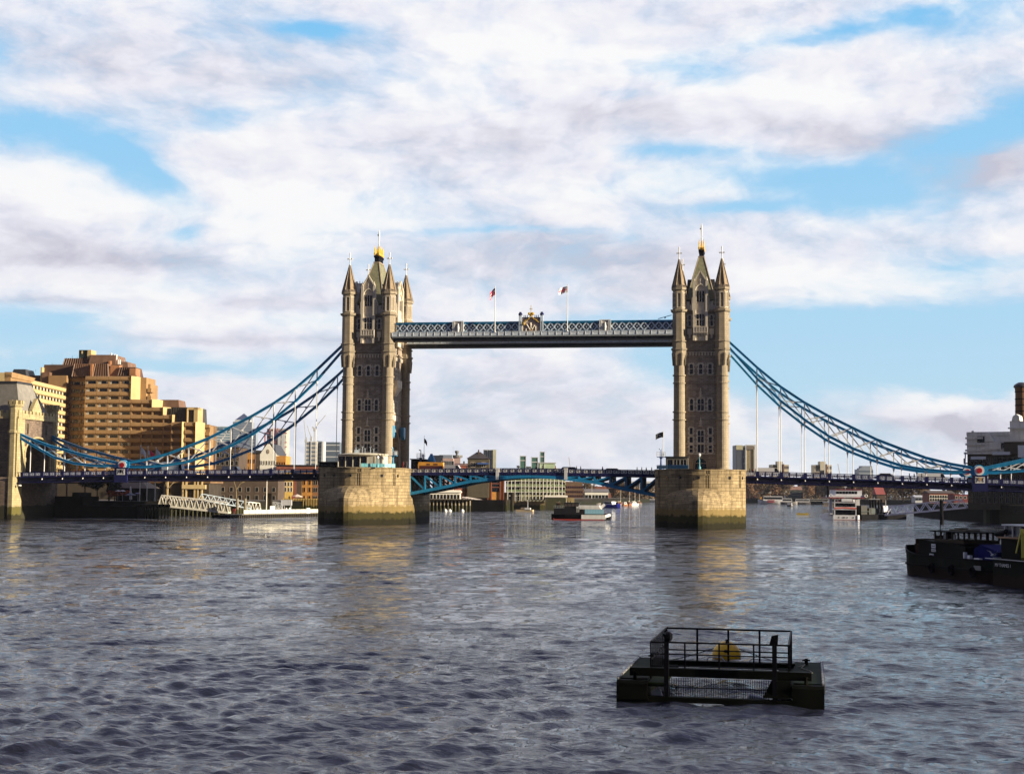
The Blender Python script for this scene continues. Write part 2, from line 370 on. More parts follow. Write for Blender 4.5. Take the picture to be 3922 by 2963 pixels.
# ------------------------------------------------------------------ towers
def build_tower(label, TX):
    t = thing('bridge_tower', label, 'tower', (TX, 0, 0), 0, 'gothic stone towers of the bridge')
    zb = 13.2
    # shaft walls, with the road arch running through along x
    wy0, wy1, wx = .25, 18.05, 4.7
    m = MB()
    m.box(-wx, wx, wy0, wy0+1.2, zb, 24.6); m.box(-wx, wx, wy1-1.2, wy1, zb, 24.6)
    m.box(-wx, wx, wy0, wy1, 24.6, 54.0)
    m.build('wall', M_granite, t)
    ya, yb, zs, za, n = 5.2, 13.1, 18.0, 23.0, 10
    def arc(yc, hw, rise, zs):
        pts = []
        for i in range(n+1):
            a = i/n; pts.append((yc-hw*math.cos(a*PI/2)**1.0, zs+rise*math.sin(a*PI/2)**.9))
        return pts + [(2*yc-p[0], p[1]) for p in pts[-2::-1]]
    yc = (ya+yb)/2; hw = (yb-ya)/2
    prof = [(ya, zb)] + arc(yc, hw, za-zs, zs) + [(yb, zb)]
    m = MB()
    for i in range(len(prof)-1):          # soffit
        p, q = prof[i], prof[i+1]; m.add([(-wx, *p), (wx, *p), (wx, *q), (-wx, *q)], [(0, 1, 2, 3)])
    for x in (-wx, wx):
        m.add([(x, wy0+1.2, zb), (x, ya, zb), (x, ya, 24.6), (x, wy0+1.2, 24.6)], [(0, 1, 2, 3)])
        m.add([(x, yb, zb), (x, wy1-1.2, zb), (x, wy1-1.2, 24.6), (x, yb, 24.6)], [(0, 1, 2, 3)])
        top = prof[1:-1]
        for p, q in zip(top[:-1], top[1:]): m.add([(x, *p), (x, *q), (x, q[0], 24.6), (x, p[0], 24.6)], [(0, 1, 2, 3)])
    m.build('road_arch_wall', M_granite, t)
    for sx in (-1, 1):
        m = MB()
        for k, (g, dx) in enumerate(((.25, .5), (.75, .35), (1.2, .2))):
            pr = [(yc-hw-g, zb)] + arc(yc, hw+g, za-zs+g*.6, zs) + [(yc+hw+g, zb)]
            m.tube([(sx*(wx+.05+dx*.4), *p) for p in pr], .17, 6)
        m.build('arch_moulding', M_trimd, t)
        for yy in (3.2, 14.9):            # painted steel shields flanking the arch
            s = MB(); s.prism([(yy-1.0, 24.4), (yy+1.0, 24.4), (yy+1.0, 22.4), (yy+.7, 21.7), (yy, 21.2), (yy-.7, 21.7), (yy-1.0, 22.4)], sx*(wx+.5), sx*(wx+.5)+sx*.9, 'x')
            s.build('arch_shield', M_blue2, t)
    # string courses on the four faces
    m = MB()
    for z, h, e in ((25.6, .22, .18), (27.45, .25, .22), (34.5, .22, .18), (36.35, .28, .2), (42.65, .35, .35), (44.7, .28, .25), (52.0, .45, .45)):
        m.box(-wx-.05, wx+.05, wy0-e, wy0+.1, z, z+h); m.box(-wx-.05, wx+.05, wy1-.1, wy1+e, z, z+h)
        for sx in (-1, 1):
            a, b = sorted((sx*(wx-.1), sx*(wx+e))); m.box(a, b, wy0+.1, wy1-.1, z, z+h)
    m.build('string_course', M_trimd, t)
    # corbel tables under the wide string
    for ya_, yb_ in ((wy0-.34, wy0), (wy1, wy1+.34)):
        m = MB(); m.box(-4.2, 4.2, ya_, yb_, 42.15, 42.3)
        for i in range(12): x = -4.0+i*8/11; m.box(x-.16, x+.16, ya_, yb_, 41.35, 42.3)
        m.build('corbel_table', M_trim, t)
    m = MB()
    for sx in (-1, 1):
        m = MB()
        for i in range(20): y = 2+i*14.2/19; a, b = sorted((sx*wx, sx*(wx+.34))); m.box(a, b, y-.16, y+.16, 41.35, 42.3)
        m.build('corbel_table', M_trim, t)
    # turrets
    T = MB(); n = 16
    T.lathe(0, 0, [(zb, 1.75), (zb+.7, 1.75), (zb+.9, 1.42), (25.55, 1.4), (25.6, 1.68), (25.85, 1.68), (25.9, 1.38), (27.4, 1.38), (27.45, 1.62), (27.75, 1.62), (27.8, 1.36),
                   (34.45, 1.35), (34.5, 1.56), (34.75, 1.56), (34.8, 1.35), (36.3, 1.35), (36.35, 1.6), (36.65, 1.6), (36.7, 1.34), (40.6, 1.34)], 20, 0)
    ph = PI/8
    T.lathe(0, 0, [(39.6, 1.3), (41.6, 1.85), (42.6, 1.85), (42.65, 2.08), (43.05, 2.1), (43.1, 1.78), (44.6, 1.76), (44.65, 2.0), (44.95, 2.0), (45.0, 1.74),
                   (51.8, 1.72), (52.0, 2.15), (52.35, 2.25), (52.5, 2.25), (52.55, 1.68), (57.2, 1.66), (57.35, 2.0), (57.9, 2.05)], 8, ph)
    # pointed recess heads and buttresses where round turns to octagon
    for k in range(8):
        a = 2*PI*k/8+ph; T.bar((1.55*math.cos(a), 1.55*math.sin(a), 38.9), (1.78*math.cos(a), 1.78*math.sin(a), 41.9), .34)
    tm = T.mesh('turret', M_granite2)
    P = MB()
    for k in range(8):                     # carved panel frames on the upper octagon
        a = 2*PI*k/8; ca, sa = math.cos(a), math.sin(a)
        for e in (-.48, .48): P.bar((1.57*ca-e*sa, 1.57*sa+e*ca, 52.9), (1.57*ca-e*sa, 1.57*sa+e*ca, 56.6), .14)
        for z in (52.95, 56.6): P.bar((1.57*ca+.5*sa, 1.57*sa-.5*ca, z), (1.57*ca-.5*sa, 1.57*sa+.5*ca, z), .16)
    pm = P.mesh('panel_frame', M_trim)
    S = MB().lathe(0, 0, [(57.9, 1.95), (58.3, 1.78), (61.5, .95), (64.9, .14)], 8, ph)
    sm = S.mesh('spire', mat('spire_stone', (.25, .185, .115), .85, .25, 1.2, streak=((.09, .07, .04), .5)))
    K = MB()
    for k in range(8):
        a = ph+2*PI*k/8; c, s_ = math.cos(a), math.sin(a)
        K.bar((1.92*c, 1.92*s_, 57.95), (.16*c, .16*s_, 64.9), .17)
        a += PI/8
        for e in (-.4, 0, .4): K.bar((1.8*math.cos(a)-e*math.sin(a), 1.8*math.sin(a)+e*math.cos(a), 57.8), (1.72*math.cos(a)-e*math.sin(a), 1.72*math.sin(a)+e*math.cos(a), 58.45), .2)
    km = K.mesh('spire_rib', M_trimd)
    F = MB(); F.lathe(0, 0, [(64.6, .18), (65.0, .2), (65.3, .11), (66.2, .14), (66.4, .2), (66.7, .12), (67.4, .14), (67.8, .17), (68.1, .04)], 8)
    F.box(-.55, .55, -.08, .08, 66.35, 66.58); F.box(-.08, .08, -.55, .55, 66.35, 66.58); F.box(-.66, -.52, -.15, .15, 66.28, 66.68); F.box(.52, .66, -.15, .15, 66.28, 66.68)
    fm = F.mesh('finial', M_white)
    for x, y in ((-5.15, 0), (5.15, 0), (5.15, 18.3), (-5.15, 18.3)):
        o = put('turret', tm, t, (x, y, 0)); put('panel_frame', pm, o); sp = put('spire', sm, o); put('finial', fm, o); put('spire_rib', km, o)
    # upper roofs
    m = MB()
    m.frus((-3.9, 3.9, 1.4, 16.9), (-3.3, 3.3, 4.5, 13.8), 52.6, 60.6)
    m.build('low_roof', M_slated, t)
    m = MB().frus((-3.5, 3.5, 1.0, 17.3), (-.55, .55, 6.9, 11.4), 55.2, 66.7)
    rf = m.build('roof', M_slate, t)
    m = MB()
    for a in ((-1, -1), (1, -1), (1, 1), (-1, 1)):
        m.bar((3.5*a[0], 9.15+8.15*a[1], 55.2), (.62*a[0], 9.15+2.25*a[1], 66.7), .16)
    m.box(-.8, .8, 6.7, 11.6, 66.4, 66.75)
    m.build('lead_hip', M_trimd, rf)
    m = MB(); m.box(-.55, .55, 6.85, 11.45, 66.75, 67.7); m.frus((-.55, .55, 6.85, 11.45), (-.72, .72, 6.6, 11.7), 67.7, 68.0); m.box(-.72, .72, 6.6, 11.7, 68.0, 68.35)
    m.build('roof_lantern', M_iron, rf)
    m = MB()
    for i in range(7):
        y = 6.9+i*4.5/6; h = 2.1 if i in (0, 6) else (2.6 if i % 2 else 1.9)
        for x in (-.55, .55):
            m.lathe(x, y, [(68.5, .2), (68.9, .26), (69.3, .1), (68.5+h*.75, .12), (68.5+h, .03)], 6)
    m.box(-.3, .3, 7.0, 11.3, 68.35, 68.9); m.lathe(0, 9.15, [(68.4, .42), (69.6, .28), (70.6, .18), (71.4, .1)], 8)
    m.build('gilded_cresting', M_gold, rf)
    m = MB(); m.lathe(0, 9.15, [(71, .13), (71.6, .18), (72.0, .1), (73.2, .16), (74.6, .2), (75.4, .05)], 8); m.box(-.45, .1, 9.05, 9.25, 73.9, 74.2)
    m.build('main_finial', M_white, rf)
    # gabled bays on all four faces
    DY = -.62
    def face_bay(cx, cy, rz, W, side):
        # gable wall
        g = MB(); hw = W/2
        g.prism([(-hw-.5, 52.3), (hw+.5, 52.3), (hw+.5, 55.2), (hw, 56.2), (hw, 58.9), (hw*.55, 60.0), (0, 61.6), (-hw*.55, 60.0), (-hw, 58.9), (-hw, 56.2), (-hw-.5, 55.2)], -.32+DY, .5)
        g.prism([(-hw+.3, 44.9), (hw-.3, 44.9), (hw-.3, 52.3), (-hw+.3, 52.3)], -.45+DY, .1)
        o = g.build('gable', M_trim, t, (cx, cy, 0), rz)
        c = MB()
        for sg in (-1, 1):
            c.bar((0, -.5+DY, 61.9), (sg*hw*1.0, -.5+DY, 59.2), .32, .5, (0, 1, 0))
            c.bar((sg*(hw-.15), -.62+DY, 44.9), (sg*(hw-.15), -.62+DY, 59.6), .34, .6)
            c.lathe(sg*(hw-.15), -.62+DY, [(59.5, .3), (60.0, .12), (60.5, .04)], 6)
        pts = [(hw*.72*math.cos(a), -.5+DY, 57.1+1.5*math.sin(a)) for a in [i*PI/12 for i in range(13)]]
        c.tube(pts, .2, 6); c.bar((0, -.5+DY, 58.4), (0, -.5+DY, 60.0), .26)
        c.lathe(0, -.3, [(61.7, .16), (62.0, .08), (62.2, .03)], 6)
        c.build('gable_coping', mat('pale_dressed_stone', (.62, .56, .45), .7, .1, 2), o)
        window(o, 0, -.34+DY, 54.3, hw*1.12, 2.75, 0, 3, False, True, quoin=False)
        window(o, 0, -.47+DY, 48.5, hw*1.15, 2.9, 0, 3, True, True, quoin=False)
        # battlemented parapets beside the gable
        span = (4.7 if not side else 9.15) - 1.6
        for sg in (-1, 1):
            b = MB()
            a0, a1 = sorted((sg*(hw+.5), sg*(span+.4))); b.box(a0, a1, -.2, .2, 52.45, 53.7)
            k = max(1, int((a1-a0)/1.1))
            for i in range(k): b.box(a0+i*(a1-a0)/k+.12, a0+(i+.62)*(a1-a0)/k, -.2, .2, 53.7, 54.6)
            b.build('battlement', M_trim, t, (cx, cy, 0), rz)
        # balcony
        b = MB(); bw = hw+.1
        b.box(-bw, bw, -1.15, 0, 46.75, 46.95); b.box(-bw, bw, -1.12, -1.04, 46.95, 48.1); [b.box(-bw+.15+i*(2*bw-.3)/5-.07, -bw+.15+i*(2*bw-.3)/5+.07, -1.2, -1.1, 46.95, 48.1) for i in range(6)]; b.box(-bw-.03, -bw+.15, -1.15, 0, 46.95, 48.1); b.box(bw-.15, bw+.03, -1.15, 0, 46.95, 48.1)
        b.box(-bw-.08, bw+.08, -1.22, -.95, 48.1, 48.25)
        for i in range(6):
            x = -bw+.15+i*(2*bw-.3)/5; b.prism([(-1.05, 46.75), (0, 46.75), (0, 45.2), (-.35, 45.6), (-.95, 46.4)], x-.13, x+.13, 'x')
        b.build('balcony', M_trim, t, (cx+DY*-math.sin(rz), cy+DY*math.cos(rz), 0), rz)
    for cx, cy, rz, W, side in ((0, .25, 0, 3.35, 0), (0, 18.05, PI, 3.35, 0), (4.7, 9.15, PI/2, 5.4, 1), (-4.7, 9.15, -PI/2, 5.4, 1)):
        face_bay(cx, cy, rz, W, side)
        X = lambda u, v=0: (cx + u*math.cos(rz) - v*math.sin(rz), cy + u*math.sin(rz) + v*math.cos(rz))
        so = 2.65 if not side else 3.9
        for sg in (-1, 1):
            x, y = X(sg*so); window(t, x, y, 48.6, .62, 2.6, rz, 1, True, True)
            x, y = X(sg*so, -.05); p = MB(); p.box(-.55, .55, -.3, 0, 46.5, 47.9); p.box(-.22, .22, -.3, 0, 45.6, 46.5); p.build('carved_panel', M_trim, t, (x, y, 0), rz)
        us = (-2.25, 0, 2.25) if not side else (-4.2, -1.5, 1.5, 4.2)
        for u in us:
            x, y = X(u); window(t, x, y, 36.85, .82, 2.5, rz, 1, True, True)
            p = MB()
        for a, b in zip(us[:-1], us[1:]):
            x, y = X((a+b)/2); MB().ball((0, -.12, 38.9), .22, 6).box(-.06, .06, -.14, 0, 38.3, 39.6).build('carved_boss', M_trim, t, (x, y, 0), rz)
        for u, w, l in ((0, 1.5, 2), (-2.2, .8, 1), (2.2, .8, 1)):
            x, y = X(u); window(t, x, y, 28.0, w, 2.85, rz, l, True, True)
        # carved niche with statue above the mid windows and lower windows
        for zz in (31.2, 24.15):
            d = MB(); d.lathe(0, -.2, [(zz, .42), (zz+.15, .5), (zz+.35, .16), (zz+.55, .3), (zz+1.1, .22), (zz+1.3, .32), (zz+1.55, .12), (zz+2.0, .14), (zz+2.3, .03)], 8)
            if not side: d.build('niche_statue', M_trim, t, (*X(0), 0), rz)
        if side:   # oriel between the arch and the middle windows
            x, y = X(0); o = MB(); o.frus((-1.2, 1.2, -.25, 0), (-2.6, 2.6, -1.3, 0), 32.2, 34.4); o.box(-2.6, 2.6, -1.3, 0, 34.4, 36.2)
            o.build('oriel_base', M_trim, t, (x, y, 0), rz)
            o = MB(); o.box(-2.7, 2.7, -.22, 0, 25.9, 27.3); o.build('carved_band', M_trim, t, (x, y, 0), rz)
            continue
        for sg in (-1, 1):
            x, y = X(sg*2.3); window(t, x, y, 22.25, .72, 1.55, rz)
            window(t, x, y, 20.25, .78, 1.35, rz); window(t, x, y, 17.85, .78, 1.7, rz, 1, True)
        x, y = X(0)
        window(t, x, y, 20.3, 1.45, 2.9, rz, 2, True, True); window(t, x, y, 17.85, 1.45, 1.9, rz, 2)
        d = MB(); d.box(-3.45, 3.45, -.2, 0, 19.85, 20.08); d.box(-3.45, 3.45, -.22, 0, 17.4, 17.62); d.build('stone_band', M_trim, t, (x, y, 0), rz)
        # doorway at the foot of the tower
        d = MB()
        for g, r in ((0, .2), (.45, .16)):
            pr = [(-1.55-g, -.2, zb)] + [(-(1.55+g)*math.cos(i*PI/12), -.2, 14.9+(1.7+g*.6)*math.sin(i*PI/12)) for i in range(13)] + [(1.55+g, -.2, zb)]
            d.tube(pr, r, 6)
        d.box(-1.5, 1.5, -.16, 0, 15.15, 15.35); dd = d.build('door_surround', M_trimd, t, (x, y, 0), rz)
        d = MB(); d.prism([(-1.5, zb)] + [(-1.5*math.cos(i*PI/12), 14.9+1.6*math.sin(i*PI/12)) for i in range(13)] + [(1.5, zb)], -.1, -.02)
        d.build('door', M_glass, t, (x, y, 0), rz)
    return t
towerL = build_tower('stone tower with gilded roof cresting lit from the right, left of the two bridge towers', -41.6)
towerR = dup(towerL, (41.35, 0, 0), None, 'stone tower seen square on with a narrow green roof, right of the two bridge towers')

# ------------------------------------------------------------------ piers
def build_pier(label, PX):
    t = thing('bridge_pier', label, 'bridge pier', (PX, 0, 0), 0, 'granite piers under the bridge towers')
    HW, YF, PR, NO = 10.7, -4.5, 11.5, -21.6
    YB = 18.3-YF
    n = 24
    def half(f):          # front outline from right side to left side
        return [f(i/n) for i in range(n+1)]
    front = half(lambda a: (HW*math.cos(a*PI), YF-PR*math.sin(a*PI)**.92))
    back = [(-x, 18.3-y) for x, y in front]
    out = front + back
    L = [0]
    for p, q in zip(out, out[1:]+out[:1]): L.append(L[-1]+math.dist(p, q))
    def wall(m, out, z0s, z1s, closed, grow0=0, grow1=0):
        N = len(out); rng = range(N) if closed else range(N-1)
        cx, cy = 0, 9.15
        for i in rng:
            j = (i+1) % N; u0, u1 = L[i], L[i]+math.dist(out[i], out[j])
            a0 = z0s[i] if isinstance(z0s, list) else z0s; b0 = z0s[j] if isinstance(z0s, list) else z0s
            a1 = z1s[i] if isinstance(z1s, list) else z1s; b1 = z1s[j] if isinstance(z1s, list) else z1s
            def g(p, e):
                d = Vector((p[0]*1.0, (p[1]-9.15)*.5)); d.normalize(); return (p[0]+d.x*e, p[1]+d.y*e)
            o = len(m.v)
            m.v += [(*g(out[i], grow0), a0), (*g(out[j], grow0), b0), (*g(out[j], grow1), b1), (*g(out[i], grow1), a1)]
            m.f.append((o, o+1, o+2, o+3)); m.uv.append([(u0, a0), (u1, b0), (u1, b1), (u0, a1)])
    m = MB(); m.uv = []
    wall(m, out, -2, 12.15, True); wall(m, out, 12.15, 12.2, True, 0, .16); wall(m, out, 12.2, 12.42, True, .16, .16); wall(m, out, 12.42, 12.5, True, .16, .04); wall(m, out, 12.5, 13.25, True, .04, .04)
    wall(m, out, 13.25, 13.3, True, .04, .2); wall(m, out, 13.3, 13.58, True, .2, .2)
    top = [(p[0]*1.015, (p[1]-9.15)*1.012+9.15, 13.58) for p in out]; o = len(m.v); m.v += top; m.f.append(tuple(range(o, o+len(top)))); m.uv.append([(p[0], p[1]) for p in top])
    dr = m.build('drum', M_pier, t)
    # pointed cutwaters with domed caps, upstream and downstream
    nn = 20
    for rot in (0, 1):
        m = MB(); m.uv = []
        hs = []
        for i in range(nn+1):
            a = i/nn; s = 1-abs(2*a-1)                      # 0 at the sides, 1 at the nose
            x = HW*(1-2*a)*1.004; y = YF-(YF-NO)*(1-(1-s)**1.75)
            hs.append((x, y))
        zc = [4.3+2.0*(1-abs(2*i/nn-1))**1.2 for i in range(nn+1)]
        u = 0
        for i in range(nn):
            p, q = hs[i], hs[i+1]; du = math.dist(p, q); o = len(m.v)
            m.v += [(*p, -2), (*q, -2), (*q, zc[i+1]), (*p, zc[i])]; m.f.append((o, o+1, o+2, o+3)); m.uv.append([(u, -2), (u+du, -2), (u+du, zc[i+1]), (u, zc[i])]); u += du
        K = 6; u = 0
        def capp(i, k):
            a = i/nn; s = 1-abs(2*a-1); b = k/K
            p = hs[i]; q = (HW*math.cos(a*PI)*.99, YF-PR*.99*math.sin(a*PI)**.92)
            zt = 4.5+4.7*math.sin(s*PI/2)**1.1
            x = p[0]*(1-b)+q[0]*b; y = p[1]*(1-b)+q[1]*b
            return (x, y, zc[i]+(zt-zc[i])*math.sin(b*PI/2)**.9)
        for i in range(nn):
            du = math.dist(hs[i], hs[i+1])
            for k in range(K):
                q4 = [capp(i, k), capp(i+1, k), capp(i+1, k+1), capp(i, k+1)]; o = len(m.v); m.v += q4; m.f.append((o, o+1, o+2, o+3))
                m.uv.append([(u, q4[0][2]+k*.5), (u+du, q4[1][2]+k*.5), (u+du, q4[2][2]+k*.5+.5), (u, q4[3][2]+k*.5+.5)])
            u += du
        m.build('cutwater', M_pier, t, (0, 0, 0) if rot == 0 else (0, 18.3, 0), 0 if rot == 0 else PI)
    for a in (.16, .43, .84):                                 # rusty ladders down the drum
        x, y = (HW+.12)*math.cos(a*PI), YF-(PR+.12)*math.sin(a*PI)**.92; tx, ty = -math.sin(a*PI), -math.cos(a*PI)*1.0
        m = MB()
        for e in (-.25, .25): m.rod((x+tx*e, y+ty*e, 9.3), (x+tx*e, y+ty*e, 13.4), .05, .05, 5)
        for k in range(10): m.rod((x-tx*.25, y-ty*.25, 9.5+k*.4), (x+tx*.25, y+ty*.25, 9.5+k*.4), .03, .03, 4)
        m.build('ladder', mat('rusty_iron', (.05, .03, .02), .8, .3, 3), t)
    for a in (.12, .27, .50, .63, .74, .88):                  # drain openings below the string
        x, y = HW*math.cos(a*PI), YF-PR*math.sin(a*PI)**.92
        ang = math.atan2(y-YF+2, x)
        MB().box(-.12, .12, -.28, .28, 11.3, 11.95).build('drain_opening', M_glass, t, (x, y, 0), ang)
    return t
pierL = build_pier('granite bridge pier with a lit right half, below the tower with gilded cresting', -41.35)
pierR = dup(pierL, (41.35, 0, 0), None, 'granite bridge pier below the tower seen square on, nearest the moored barges')

# ------------------------------------------------------------------ bascule leaves (road between the towers)
def interp(tab, x):
    for (a, va), (b, vb) in zip(tab[:-1], tab[1:]):
        if a <= x <= b: return va+(vb-va)*(x-a)/(b-a)
    return tab[0][1] if x < tab[0][0] else tab[-1][1]
YN = 1.6; YFR = 16.7
topz = [(-31, 13.66), (0, 13.92), (31, 13.58)]
lcL = [(U(px, py, YN)) for px, py in ((1576, 1884), (1683.6, 1863), (1803, 1842), (1899, 1833), (1975, 1826))]
def lowz(ax): # ax = |x|
    return interp([(0, 11.55), (6.0, 11.35), (8.5, 10.95), (15, 10.3), (22.0, 8.75), (30.8, 7.05)], ax)
def leaf(sg, label):
    t = thing('bascule_leaf', label, 'bridge span', (sg*15.2, 0, 0), 0, 'lifting road leaves between the piers')
    ox = -sg*15.2
    xs = [sg*(.05+i*30.75/8) for i in range(9)]
    tz = lambda x: interp(topz, x)
    m = MB()
    for a, b in zip(xs[:-1], xs[1:]):
        m.add([(a+ox, YN-.3, tz(a)-1.75), (b+ox, YN-.3, tz(b)-1.75), (b+ox, YFR+.3, tz(b)-1.75), (a+ox, YFR+.3, tz(a)-1.75),
               (a+ox, YN-.3, tz(a)-1.15), (b+ox, YN-.3, tz(b)-1.15), (b+ox, YFR+.3, tz(b)-1.15), (a+ox, YFR+.3, tz(a)-1.15)],
              [(0,3,2,1),(4,5,6,7),(0,1,5,4),(1,2,6,5),(2,3,7,6),(3,0,4,7)])
    m.build('road_deck', M_navy, t)
    for y, nm in ((YN, 'near'), (YFR, 'far')):
        m = MB()
        pts = [(x+ox, y, tz(x)-.1) for x in xs]; m.ribbon(pts, .3, .16)
        pts = [(x+ox, y, tz(x)-1.1) for x in xs]; m.ribbon(pts, .34, .2)
        for i in range(18):
            x = xs[0]+(xs[-1]-xs[0])*(i+.0)/17; m.box(x+ox-.13, x+ox+.13, y-.14, y+.14, tz(x)-1.1, tz(x)-.1)
        m.build('parapet', M_navy, t)
        pm = None
        for i in range(17):
            xa = xs[0]+(xs[-1]-xs[0])*(i)/17; xb = xs[0]+(xs[-1]-xs[0])*(i+1)/17; xc = (xa+xb)/2; z = tz(xc)-.6
            if pm is None:
                w = abs(xb-xa)/2-.13; p = MB(); p.box(-w, w, -.05, .05, -.4, .4); me = p.mesh('parapet_panel', M_wpanel)
                p = MB()
                for s_ in (-1, 1):
                    p.lathe(0, 0, [(-.03, .16), (.03, .16)], 8) if False else None
                    p.box(s_*w*.55-.13, s_*w*.55+.13, -.065, .065, -.14, .14); p.box(s_*.2-.07, s_*.2+.07, -.065, .065, .1, .3); p.box(-s_*.2-.07, -s_*.2+.07, -.065, .065, -.3, -.1)
                pm = p.mesh('pierced_pattern', M_navyd)
            o = put('parapet_panel', me, t, (xc+ox, y, z)); put('pierced_pattern', pm, o)
        m = MB()
        pts = [(x+ox, y, lowz(abs(x))+.3) for x in xs]; m.ribbon(pts, .55, .75)
        m.build('lower_chord', M_blue2, t)
        m = MB()
        for i, x in enumerate(xs[1:], 1):
            zt, zb_ = tz(x)-1.75, lowz(abs(x))+.5
            if zt-zb_ > .2: m.bar((x+ox, y, zb_), (x+ox, y, zt), .5, .4)
            a = xs[i]; b = xs[i-1]
            if i >= 2: m.bar((a+ox, y, tz(a)-1.85), (b+ox, y, lowz(abs(b))+.5), .38, .42)
            if i >= 1: m.add([(b+ox-sg*.1, y-.18, lowz(abs(b))+.4), (b+ox+sg*1.0, y-.18, lowz(abs(b+sg*1))+.4), (b+ox+sg*.3, y-.18, lowz(abs(b))+1.3)], [(0, 1, 2)])
        m.build('truss_web', M_blue2, t)
    for y in (6, 11.5):                  # inner girders, their shade painted in as a darker blue
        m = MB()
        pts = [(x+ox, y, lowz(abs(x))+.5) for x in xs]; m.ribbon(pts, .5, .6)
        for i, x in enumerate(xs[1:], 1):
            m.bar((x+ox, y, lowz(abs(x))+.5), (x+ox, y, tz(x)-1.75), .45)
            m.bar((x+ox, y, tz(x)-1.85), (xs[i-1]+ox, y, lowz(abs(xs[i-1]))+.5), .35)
        m.build('inner_girder', mat('girder_painted_shade', (.02, .06, .11), .5, .3, 1), t)
    m = MB()
    for x in xs[1:]:
        m.bar((x+ox, YN, tz(x)-2.0), (x+ox, YFR, tz(x)-2.0), .3, .5); m.bar((x+ox, YN+.3, lowz(abs(x))+.5), (x+ox, YFR-.3, lowz(abs(x))+.5), .25, .35)
    m.build('cross_beam', M_navyd, t)
    return t
leafL = leaf(-1, 'left bascule leaf with lit blue truss below the road')
leafR = leaf(1, 'right bascule leaf with darker blue truss below the road')
for px, lab in ((1905, 'white gauge board hanging in front of the left bascule leaf'), (2167, 'white gauge board hanging in front of the right bascule leaf')):
    x, z1 = U(px, 1793, YN-.5); _, z0 = U(px, 1836, YN-.5)
    o = MB().box(-.38, .38, -.06, .06, 0, z1-z0).box(-.5, .5, -.1, .1, z1-z0-.3, z1-z0+.1).box(-.05, .05, .06, .45, .3, z1-z0-.2).build('gauge_board', M_white, None, (x, YN-.55, z0))
    tag(o, lab, 'sign board', 'white gauge boards on the bascule')

